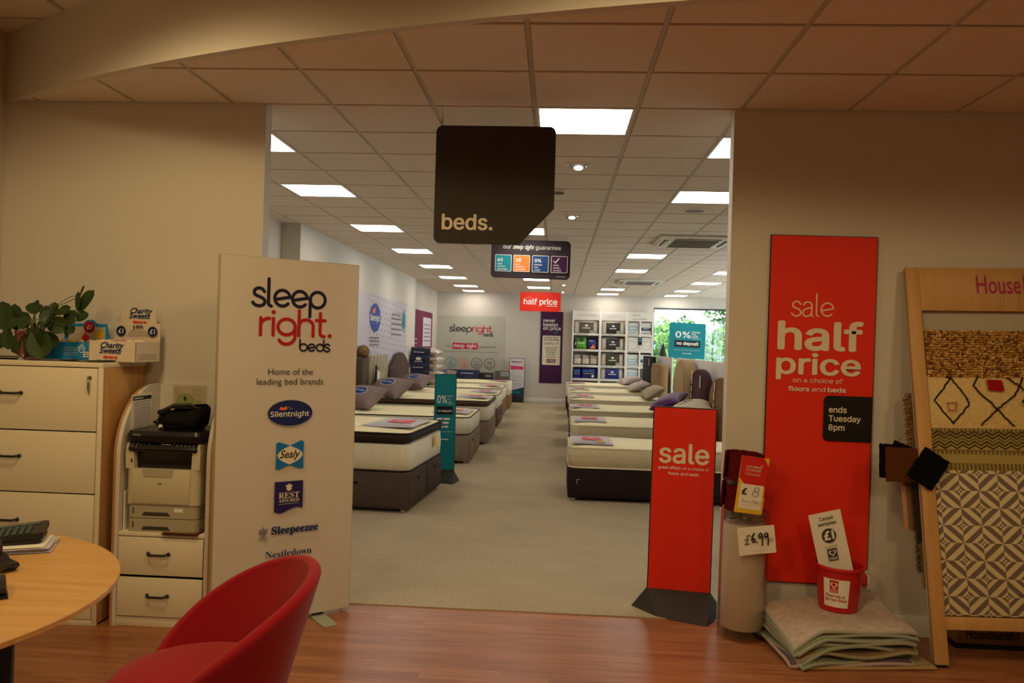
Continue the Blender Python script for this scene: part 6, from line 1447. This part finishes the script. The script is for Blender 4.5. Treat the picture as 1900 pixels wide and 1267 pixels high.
# ------------------------------------------------------------------ hall: pile of carpet samples, bucket, card
def carpet_col(n, c): return mat(n, c, 0.97, 0.05, bump=(220, 0.7), var=(35, 0.16))
PILE = [  # colour, edge colour, x shift, y shift, turn, z, label
    ('sand', (176, 152, 108), (186, 150, 106), 0.07, -0.030, 7.0, 0.001, 'sandy carpet sample at the very bottom of the pile, poking towards the wooden rug stand', 0.66),
    ('olive sand', (158, 150, 108), (170, 154, 116), 0.02, -0.020, 7.5, 0.015, 'olive-sand carpet sample, second from the bottom of the pile', 0.68),
    ('mauve', (104, 82, 94), (190, 168, 160), -0.03, 0.010, 9.0, 0.030, 'mauve carpet sample low in the pile with a pale pink bound edge', 0.64),
    ('grey green', (120, 122, 100), (164, 168, 146), -0.025, 0.020, 12.0, 0.046, 'grey-green carpet sample folded in the lower middle of the pile', 0.62),
    ('brown', (136, 108, 78), (170, 156, 130), 0.0, 0.015, 10.0, 0.074, 'brown carpet sample in the middle of the pile', 0.62),
    ('moss', (128, 130, 104), (168, 172, 150), -0.005, 0.02, 10.0, 0.096, 'mossy green carpet sample just above the brown one in the pile', 0.64),
    ('beige', (166, 152, 122), (176, 170, 146), -0.01, 0.02, 9.6, 0.118, 'beige carpet sample, fourth from the top of the pile', 0.64),
    ('sage', (138, 142, 116), (172, 178, 160), 0.0, 0.018, 9.2, 0.140, 'sage carpet sample, third from the top of the pile', 0.65),
    ('pale sage', (158, 160, 136), (176, 184, 168), -0.005, 0.020, 8.6, 0.160, 'pale sage carpet sample, second from the top of the pile', 0.65),
    ('pinkish grey', (196, 178, 164), (184, 180, 164), -0.005, 0.015, 8.2, 0.178, 'pinkish grey carpet sample on top of the pile under the red bucket', 0.65)]
for n, (nm, c, ec, dx, dy, rz, z, lab, w_) in enumerate(PILE):
    rz += (0, 0, -2.5, 3, -2, 2.5, -1.5, 1.5, -1, 0)[n]
    t = thing('carpet_sample', lab, 'carpet sample', (1.715 + dx, -0.285 + dy - 0.006 * (9 - n) * (n > 1), z), R(rz), 'carpet samples in the pile')
    mt = carpet_col('carpet_' + nm.replace(' ', '_'), c); em = mat('binding_' + nm.replace(' ', '_'), tuple(int(v * 0.88) for v in ec), 0.9, 0.15)
    d_, th = 0.42, 0.0170; kk = n / 9.0; rr_ = random.Random(n + 20); ph = rr_.uniform(0, 6)
    def zf(u, v, n=n, kk=kk, ph=ph):
        x, y = u - 0.5, v - 0.5
        droop = -0.075 * kk * max(0.0, -x - 0.28) * 4.5 * (0.55 - y)           # the corner by the roll hangs down
        lift = 0.09 * kk * max(0.0, x * 0.6 + y - 0.25) ** 1.2 * 1.6           # the back corner climbs the wall
        wav = ((0.0008, 0.001, 0.004, 0.007, 0.010, 0.009, 0.006, 0.005, 0.004, 0.003)[n]) * math.sin(7 * x + ph) * (0.5 - y) * 1.6
        fold_ = 0.030 * math.exp(-((x - 0.12) / 0.2) ** 2) * (0.5 - y) * (1 if n in (5, 6) else 0) * 0.35
        front = -0.016 * (max(0.0, -y - 0.30) / 0.20) ** 2 * (1 if n > 1 else 0)
        side = -0.012 * (max(0.0, abs(x) - 0.36) / 0.14) ** 2 * (1 if n > 2 else 0)
        return droop + lift + wav + fold_ + front + side
    def top(u, v): return ((u - 0.5) * w_, (v - 0.5) * d_, th + zf(u, v))
    def bot(u, v): return ((0.5 - u) * w_, (v - 0.5) * d_, zf(1 - u, v))
    MB().grid(top, 26, 18, mt).grid(bot, 26, 18, mt).build('pile', t, sharp=60)
    q = [(k / 26, 0) for k in range(26)] + [(1, k / 18) for k in range(18)] + [(1 - k / 26, 1) for k in range(26)] + [(0, 1 - k / 18) for k in range(18)]
    MB().tube([((u - 0.5) * w_, (v - 0.5) * d_, th / 2 + zf(u, v)) for u, v in q], th / 2 + 0.001, em, 8, True).build('bound_edge', t)
BKT = mat('bucket_red', (196, 24, 28), 0.4, 0.5)
BXC, BYC, BZ = 1.755, -0.170, 0.197
t = thing('bucket', 'red plastic collection bucket with a heart charity label on the pile of carpet samples', 'bucket', (BXC, BYC, BZ), 0); t.rotation_euler = (0, R(1), 0)
BH = 0.243
MB().lathe([(0.0, 0.0), (0.098, 0.0), (0.101, 0.006), (0.122, BH - 0.02), (0.1225, BH - 0.018), (0.131, BH - 0.018), (0.133, BH - 0.004), (0.130, BH), (0.122, BH), (0.1195, BH - 0.02), (0.098, 0.008), (0.0, 0.006)], BKT, 48, cap=False).build('pail', t, sharp=40)
MB().tube([(0.134 * math.cos(a), -0.02 + 0.02 * math.cos(a * 2), 0.0) for a in ()] + [(0.128, -0.03, BH - 0.03), (0.140, -0.035, BH - 0.05), (0.150, -0.03, BH - 0.09), (0.148, 0.0, BH - 0.13), (0.140, 0.04, BH - 0.14), (0.13, 0.09, BH - 0.09), (0.10, 0.11, BH - 0.04)], 0.0045, WHITE, 8).ell((0.128, -0.03, BH - 0.028), (0.012, 0.012, 0.010), WHITE, 10, 6).build('handle', t, label='white plastic bucket handle')
lab_ = MB()
def bl(u, v, off=0.0015):
    a = R(-150 + 68 * u); z = 0.030 + v * 0.152; r = 0.101 + (z - 0.006) / (BH - 0.026) * 0.021 + off
    return (r * math.cos(a), r * math.sin(a), z)
lab_.grid(lambda u, v: bl(u, v), 14, 4, CARD); lo_ = lab_.build('label', t, label='white charity label with a red heart emblem')
def bput(vs, fs, mt, nm, off):
    out = []
    for f in fs:
        a = sum(vs[f[i]][0] * vs[f[(i + 1) % len(f)]][1] - vs[f[(i + 1) % len(f)]][0] * vs[f[i]][1] for i in range(len(f))); out.append(f if a > 0 else tuple(reversed(f)))
    MB().add([bl(v[0], v[1], off + (v[2] if len(v) > 2 else 0)) for v in vs], out, mt).build(nm, lo_, flat=True)
EMB = mat('emblem_red', (190, 34, 34), 0.5, 0.3)
MB().grid(lambda u, v: bl(0.26 + 0.32 * u, 0.52 + 0.44 * v, 0.0024), 10, 3, EMB).build('emblem_square', lo_)
def heart(cx, cy, w, h): return [(cx + w * 16 * math.sin(a) ** 3 / 16, cy + h * (13 * math.cos(a) - 5 * math.cos(2 * a) - 2 * math.cos(3 * a) - math.cos(4 * a)) / 16) for a in [2 * PI * k / 30 for k in range(30)]]
hh = heart(0.42, 0.79, 0.125, 0.135); bput(hh, [tuple(range(30))], CARD, 'heart_emblem', 0.0042); bput(heart(0.42, 0.80, 0.075, 0.085), [tuple(range(30))], EMB, 'heart_emblem', 0.0050)
bput([(0.29, 0.555), (0.55, 0.555), (0.55, 0.575), (0.29, 0.575)], [(0, 1, 2, 3)], CARD, 'emblem_lines', 0.0042); bput([(0.30, 0.62), (0.54, 0.62), (0.54, 0.64), (0.30, 0.64)], [(0, 1, 2, 3)], CARD, 'emblem_lines', 0.0042)
for sx, u0, u1, v0 in (('Please help us', 0.10, 0.84, 0.355), ('fight heart disease', 0.06, 0.94, 0.22)):
    vs, fs, (x0, x1, y0, y1) = text2d(sx, None, 0.012); k = (u1 - u0) / (x1 - x0)
    bput([(u0 + (v[0] - x0) * k, v0 + v[1] * k * 1.15) + tuple(v[2:]) for v in vs], fs, EMB, 'lettering', 0.0024)
t = thing('price_card', 'white card about one pound carpet samples standing in the red bucket', 'price card', (BXC - 0.098, BYC - 0.03, BZ + 0.15)); t.rotation_euler = (R(-2), R(-13), R(4))
MB().span((0, -0.002, 0), (0.180, 0, 0.365), CARD).build('card', t)
b = Board(t, -0.002)
b.text('lettering', 'Carpet', 0.052, 0.132, 0.322, DGREY, bold=0.012); b.text('lettering', 'samples', 0.040, 0.142, 0.294, DGREY, bold=0.012)
b.oval('price_badge', 0.088, 0.236, 0.040, 0.040, DGREY); b.text('price_badge', '£1', 0.060, 0.116, 0.216, WHITE, fnt=None, bold=0.045)
b.text('lettering', 'in aid of the', 0.050, 0.122, 0.174, GREY, fnt=None, shear=0.3)
b.rect('emblem', 0.060, 0.100, 0.113, 0.166, DGREY); b.poly('emblem', heart(0.0865, 0.142, 0.021, 0.020), CARD); b.poly('emblem', heart(0.0865, 0.143, 0.013, 0.013), DGREY); b.lines('emblem', 0.064, 0.110, 0.112, 0.005, CARD, 205); b.lines('emblem', 0.064, 0.110, 0.105, 0.003, CARD, 206)
b.done()

# ------------------------------------------------------------------ hall: leaning wooden rug display
OAKL = wood('pale_oak_frame', (206, 160, 102), (188, 140, 84), 0.5, 'z', 0.8); OAKH = wood('pale_oak_header', (198, 152, 94), (180, 132, 76), 0.5, 'z', 0.5)
SM = Matrix.Translation((2.19, -0.45, 0.004)) @ Matrix.Rotation(-math.atan2(0.39, 2.09), 4, 'X') @ Matrix.Rotation(R(-1.0), 4, 'Y')
def on_stand(name, label, cat, x, y, z, group=None):
    t = thing(name, label, cat, (0, 0, 0), 0, group); mm = SM @ Matrix.Translation((x, y, z)); t.location = mm.translation; t.rotation_euler = mm.to_euler(); return t
t = on_stand('rug_display_stand', 'leaning pale wooden display frame holding rug samples against the wall', 'display stand', 0, 0, 0)
SW = 1.20
for x0 in (-0.036, SW - 0.034): MB().span((x0, 0.0, 0.012), (x0 + 0.07, 0.022, 2.126), OAKL, 0.0015).build('post', t)
MB().span((0.034, 0.0, 1.878), (SW - 0.034, 0.022, 2.126), OAKH, 0.0015).build('header', t); MB().span((0.034, 0.0, 0.185), (SW - 0.034, 0.022, 0.250), OAKH, 0.0015).build('crossbar', t)
GRB = mat('pale_grey_backing', (176, 166, 150), 0.7, 0.2)
MB().span((-0.034, 0.030, 0.19), (SW + 0.034, 0.046, 2.12), GRB).span((-0.034, 0.030, 0.03), (0.03, 0.046, 0.19), GRB).build('backing_board', t)
MB().span((-0.034, 0.022, 0.02), (0.02, 0.030, 2.122), SEAM).span((SW - 0.02, 0.022, 0.02), (SW + 0.034, 0.030, 2.122), SEAM).build('spacer', t)
for x0 in (-0.034, SW - 0.034): MB().span((x0, 0.0, 0.0), (x0 + 0.06, 0.022, 0.012), BLKPL).build('rubber_foot', t)
b = Board(t, 0.0)
b.text('lettering', 'House', 0.342, 0.582, 1.978, mat('magenta_print', (166, 44, 92), 0.5, 0.3), fnt=None, size=0.150, bold=0.012); b.text('lettering', 'Beautiful', 0.596, 0.97, 1.978, mat('magenta_print', (166, 44, 92), 0.5, 0.3), fnt=None, size=0.150, bold=0.012)
b.text('lettering', 'the collection', 0.465, 0.83, 1.902, mat('faint_white_print', (206, 168, 128), 0.6, 0.3)); b.done()
RX0, RX1 = 0.038, SW - 0.038
# loop rug
LC = [mat('loop_wool_' + n, c, 0.95, 0.1) for n, c in (('straw', (190, 146, 82)), ('hay', (164, 120, 62)), ('brown', (120, 82, 40)), ('pale', (210, 172, 112)))]
t = on_stand('rug_sample', 'chunky straw-brown loop rug, topmost on the leaning display', 'rug', 0, 0, 0)
MB().span((RX0, 0.008, 1.505), (RX1, 0.028, 1.765), LC[2]).build('backing', t)
rnd = random.Random(8); m_ = MB()
for r_ in range(19):
    z = 1.512 + r_ * 0.0138; x = RX0 + 0.004
    while x < RX1:
        L = rnd.uniform(0.009, 0.019)
        m_.ell((x + L / 2, 0.006 + rnd.uniform(-0.004, 0.002), z + rnd.uniform(-0.003, 0.003)), (L * 0.56, 0.009, 0.0078), rnd.choice(LC[:2] + LC), 7, 5); x += L * 0.92
o = m_.build('loop_pile', t); o['kind'] = 'stuff'
# cream rug with drawn diamonds
CRM = mat('cream_shag', (214, 186, 130), 0.97, 0.05, bump=(90, 0.8), var=(30, 0.08)); INKW = mat('dark_wool', (46, 34, 26), 0.95, 0.05); REDW = mat('red_wool', (158, 26, 22), 0.95, 0.05)
t = on_stand('rug_sample', 'cream rug with dark drawn diamonds and red squares on the leaning display', 'rug', 0, 0, 0)
MB().span((RX0, 0.006, 1.225), (RX1, 0.026, 1.512), CRM, 0.004).build('pile', t)
b = Board(t, 0.006, step=0.0008); rnd = random.Random(2)
def wig(pts, w=0.0085):
    out = []
    for (a, c) in zip(pts[:-1], pts[1:]):
        for k in range(9):
            f_ = k / 9; out.append((a[0] + (c[0] - a[0]) * f_ + rnd.uniform(-0.003, 0.003), a[1] + (c[1] - a[1]) * f_ + rnd.uniform(-0.003, 0.003)))
    b.stroke('drawn_lines', out + [pts[-1]], w, INKW)
for dx in (0.024, 0.484):
    wig([(0.112 + dx, 1.508), (0.138 + dx, 1.497), (0.138 + dx, 1.508)]); wig([(0.138 + dx, 1.500), (0.042 + dx, 1.374), (0.132 + dx, 1.251)]); wig([(0.138 + dx, 1.500), (0.212 + dx, 1.395), (0.226 + dx, 1.360), (0.132 + dx, 1.251)])
    wig([(0.278 + dx, 1.505), (0.252 + dx, 1.459), (0.368 + dx, 1.333), (0.450 + dx, 1.243)]); wig([(0.279 + dx, 1.246), (0.368 + dx, 1.333), (0.470 + dx, 1.410), (0.497 + dx, 1.459), (0.515 + dx, 1.505)]); wig([(0.432 + dx, 1.505), (0.497 + dx, 1.459), (0.555 + dx, 1.397)])
    b.stroke('red_squares', [(0.105 + dx, 1.362), (0.152 + dx, 1.365), (0.148 + dx, 1.322), (0.112 + dx, 1.320), (0.105 + dx, 1.362)], 0.006, REDW); b.poly('red_squares', [(0.322 + dx, 1.493), (0.402 + dx, 1.490), (0.412 + dx, 1.430), (0.328 + dx, 1.433)], REDW)
b.done()
# woven kilim
KIL = mat('kilim_cream', (188, 166, 104), 0.95, 0.05, bump=(260, 0.6)); OLV = mat('kilim_olive', (112, 96, 52), 0.95, 0.05); DKW = mat('kilim_dark', (62, 50, 32), 0.95, 0.05)
nt, x, y, z, tc = coords(KIL)
wv = ((x / 0.006).mod(1.0)).lt(0.4) * 0.35 + ((z / 0.0045).mod(1.0)).lt(0.35) * 0.3
nt.links.new(mixcol(nt, wv, lin((192, 170, 108)), lin((120, 100, 56))), base_of(KIL))
t = on_stand('rug_sample', 'flat woven rug with zigzag bands on the leaning display', 'rug', 0, 0, 0)
MB().span((RX0, 0.010, 0.985), (RX1, 0.026, 1.238), KIL).build('weave', t)
b = Board(t, 0.010)
def dashes(z0, z1, step, w, mt):
    V, Fc = [], []; x = RX0 + 0.002
    while x < RX1 - w:
        o = len(V); V += [(x, z0), (x + w, z0), (x + w, z1), (x, z1)]; Fc.append((o, o + 1, o + 2, o + 3)); x += step
    b.put('woven_bands', V, Fc, mt)
dashes(1.212, 1.232, 0.022, 0.011, OLV); dashes(1.088, 1.106, 0.022, 0.011, OLV); dashes(1.004, 1.040, 0.021, 0.012, OLV)
for k, mt in enumerate((DKW, DKW, OLV, DKW, DKW)):
    zz0 = 1.118 + k * 0.0185; n = int((RX1 - RX0) / 0.0315)
    b.stroke('zigzag_bands', [(RX0 + 0.004 + q * 0.0315, zz0 + (0.020 if q % 2 else 0.0)) for q in range(n)], 0.0075, mt)
b.rect('woven_bands', RX0, 1.108, RX1, 1.111, OLV); b.rect('woven_bands', RX0, 1.207, RX1, 1.210, OLV); b.done()
# geometric rug
TREL = mat('trellis_rug', (198, 178, 124), 0.96, 0.05, bump=(300, 0.5))
nt, x, y, z, tc = coords(TREL)
a_, b_ = x / 0.1005, z / 0.0905
p_, q_ = a_ + b_, a_ - b_
pl, ql = (p_ - (p_ / 2.0).round() * 2.0).abs(), (q_ - (q_ / 2.0).round() * 2.0).abs()
rr2 = pl.max(ql); stripe = rr2.gt(0.16) + rr2.gt(0.34) + rr2.gt(0.62) + (p_ / 2.0).round() + (q_ / 2.0).round(); par = pl.gt(ql)
fac = (stripe + par).mod(2.0)
nt.links.new(mixcol(nt, fac, lin((214, 198, 156)), lin((122, 104, 96))), base_of(TREL))
t = on_stand('rug_sample', 'large cream and grey-brown geometric rug, lowest on the leaning display', 'rug', 0.062, 0, 0.08)
MB().span((RX0 - 0.062, 0.008, 0.174), (RX1 - 0.062, 0.024, 0.922), TREL, 0.003).build('pile', t)
# rugs hung behind, seen past the post
TUFT = mat('tufted_brown', (126, 96, 66), 0.95, 0.05, var=(60, 0.4)); PNK = mat('pinkish_brown_rug', (120, 92, 68), 0.95, 0.05); PNKE = mat('pink_bound_edge', (176, 134, 108), 0.95, 0.05); DKF = mat('dark_fringe', (58, 44, 34), 0.95, 0.05); OLF = mat('olive_fringe', (128, 108, 62), 0.95, 0.05)
t = on_stand('rug_sample', 'tufted brown rug edge hanging behind the display post', 'rug', 0, 0, 0, 'rugs behind the display')
m_ = MB().span((-0.050, 0.060, 1.10), (0.3, 0.075, 1.42), TUFT); rnd = random.Random(6)
for k in range(40): m_.ell((-0.052 + rnd.uniform(-0.012, 0.004), 0.066 + rnd.uniform(-0.01, 0.01), 1.105 + k * 0.0079), (0.012, 0.012, 0.009), TUFT, 7, 5)
m_.build('pile', t)
t = on_stand('rug_sample', 'pinkish brown rug with a pale bound edge hanging behind the display post', 'rug', 0, 0, 0, 'rugs behind the display')
MB().span((-0.085, 0.085, 0.68), (0.25, 0.097, 1.06), PNK).build('pile', t); MB().span((-0.105, 0.083, 0.68), (-0.083, 0.099, 1.06), PNKE, 0.003).build('bound_edge', t)
for n, (x0, y0, za, zb, mt, lab) in enumerate(((-0.062, 0.062, 0.46, 1.08, DKF, 'dark fringed rug edge hanging behind the lower part of the display post'), (-0.048, 0.052, 0.38, 0.62, OLF, 'olive fringed rug edge hanging lowest behind the display post'))):
    t = on_stand('rug_sample', lab, 'rug', 0, 0, 0, 'rugs behind the display'); m_ = MB().span((x0 + 0.012, y0, za), (0.25, y0 + 0.009, zb), mt); rnd = random.Random(n)
    for k in range(int((zb - za) / 0.009)): z0 = za + 0.004 + k * 0.009; m_.tube([(x0 + 0.013, y0 + 0.004, z0), (x0 + rnd.uniform(-0.008, 0.002), y0 + 0.004, z0 - 0.003)], 0.003, mt, 5)
    m_.build('fringed_weave', t)
# carpet swatches on wire hooks
def swatch(label, c, x, z, w, h, y, rot, hook):
    t = on_stand('carpet_swatch', label, 'carpet swatch', x, y, z); e = t.rotation_euler.to_matrix().to_4x4() @ Matrix.Rotation(R(rot), 4, 'Y'); t.rotation_euler = e.to_euler()
    mt = mat('swatch_wool', c, 0.97, 0.05, bump=(300, 0.8)); rnd = random.Random(int(abs(x) * 1000) + 3)
    pts = []
    for (a0, b0, a1, b1) in ((-w / 2, -h / 2, w / 2, -h / 2), (w / 2, -h / 2, w / 2, h / 2), (w / 2, h / 2, -w / 2, h / 2), (-w / 2, h / 2, -w / 2, -h / 2)):
        for k in range(12): f_ = k / 12; pts.append((a0 + (a1 - a0) * f_ + rnd.uniform(-0.002, 0.002), b0 + (b1 - b0) * f_ + rnd.uniform(-0.002, 0.002)))
    MB().prism(pts, -0.012, 0.0, mt).build('pile', t, flat=True)
    if hook: MB().tube([(-w * 0.36, -0.006, h * 0.38), (-w * 0.30, -0.016, h * 0.62), (0.0, 0.0, h * 0.86), (w * 0.3, 0.03, h * 0.92)], 0.0018, CHROME, 6).build('wire_hook', t)
swatch('black carpet swatch furthest to the side, half behind the brown swatch', (24, 20, 22), -0.185, 1.045, 0.085, 0.185, 0.060, 4, False)
swatch('black carpet swatch corner peeping over the top of the brown swatch', (26, 22, 24), -0.125, 1.075, 0.10, 0.14, 0.052, 24, True)
swatch('brown carpet swatch hanging beside the display post', (96, 54, 26), -0.125, 1.025, 0.165, 0.185, 0.030, 3, False)
swatch('black square carpet swatch hung askew in front of the display post', (18, 16, 20), -0.005, 1.005, 0.145, 0.185, -0.016, 35, True)
KRB = mat('brown_card_box', (126, 96, 66), 0.8, 0.2)
t = thing('storage_box', 'low brown printed box on the floor behind the foot of the rug display', 'box', (2.40, -0.16, 0.03))
MB().span((0, 0, 0), (1.1, 0.13, 0.175), KRB, 0.004).build('carton', t); MB().span((0, 0.01, -0.03), (1.1, 0.12, 0.0), SEAM).build('base', t)
b = Board(t, 0.0); b.text('lettering', 'HouseBeautiful', 0.05, 0.33, 0.030, BLACK, fnt=None, size=0.075, bold=0.02); b.rect('sticker', 0.02, 0.13, 0.12, 0.165, mat('faded_sticker', (150, 120, 88), 0.7, 0.2)); b.done()

# ------------------------------------------------------------------ outside the window
GRASSM = mat('tarmac_and_verge', (120, 128, 104), 0.95, 0.1, var=(0.5, 0.2)); LEAFO = [mat('tree_leaf_' + n, c, 0.7, 0.2) for n, c in (('bright', (146, 182, 100)), ('mid', (108, 150, 84)), ('deep', (70, 108, 62)), ('blue', (128, 158, 130)))]; BARK = mat('bark', (84, 70, 56), 0.9, 0.1, bump=(20, 0.8))
struct(MB().span((-20, YB + 0.2, -0.5), (60, 240, -0.3), GRASSM).build('ground'))
HILL = mat('far_hill', (132, 160, 168), 0.95, 0.05, var=(0.05, 0.12))
struct(MB().grid(lambda u, v: (-40 + 140 * u, 150 + 50 * v, -0.3 + (5.6 * math.exp(-((u - 0.54) / 0.10) ** 2) + 2.2 * math.exp(-((u - 0.36) / 0.12) ** 2)) * math.sin(PI * v) ** 1.0), 60, 12, HILL).build('hills'))
def tree(label, x, y, h, r, cz, mix, n, seed, zlo=0.3, leafs=0.16, squash=1.0):
    t = thing('tree', label, 'tree', (x, y, -0.3), 0, 'trees outside the window'); rnd = random.Random(seed)
    MB().tube([(0, 0, 0), (0.05, 0, h * 0.3), (0.0, 0.05, h * 0.6), (0.08, 0, h * 0.85)], [0.16, 0.12, 0.08, 0.03], BARK, 8).build('trunk', t)
    blobs = [(Vector((rnd.gauss(0, r * 0.45), rnd.gauss(0, r * 0.45), rnd.uniform(zlo, 1.0) * h)), rnd.uniform(0.3, 0.5) * r) for _ in range(20)]
    m_ = MB()
    for k in range(n):
        c, br = rnd.choice(blobs); d = Vector((rnd.gauss(0, 1), rnd.gauss(0, 1), rnd.gauss(0, 1) * squash)).normalized() * br * rnd.uniform(0.55, 1.0)
        p = c + d; u = Vector((rnd.gauss(0, 1), rnd.gauss(0, 1), rnd.gauss(0, 1))).normalized(); v = u.cross(Vector((rnd.gauss(0, 1), rnd.gauss(0, 1), rnd.gauss(0, 1)))).normalized(); s = leafs * rnd.uniform(0.6, 1.3)
        m_.add([p - u * s, p + v * s * 0.5, p + u * s, p - v * s * 0.5], [(0, 1, 2, 3)], rnd.choices(LEAFO, mix)[0])
    m_.build('crown', t, flat=True)
tree('bright green bushy tree outside, seen between the shelf unit and the teal hanging sign', 4.5, 28, 2.75, 1.4, 1.4, (5, 3, 1, 2), 2600, 1, 0.05, 0.11)
tree('low green tree outside, mostly hidden behind the teal hanging sign', 5.9, 31, 2.5, 1.5, 1.4, (4, 3, 1, 3), 1800, 2, 0.05, 0.11)
tree('green tree outside directly past the teal sign towards the doorway edge', 7.5, 29, 2.8, 1.4, 1.4, (4, 3, 2, 2), 2600, 3, 0.05, 0.10)
tree('darker tall tree outside whose branches overhang the upper window corner', 6.75, 24.0, 4.5, 1.35, 4.0, (2, 4, 3, 1), 3600, 4, 0.62, 0.10)
tree('small green shrub outside, seen through the gap between the white partition boards', 5.0, 26, 1.3, 0.9, 0.8, (5, 3, 1, 1), 900, 5, 0.05, 0.10)
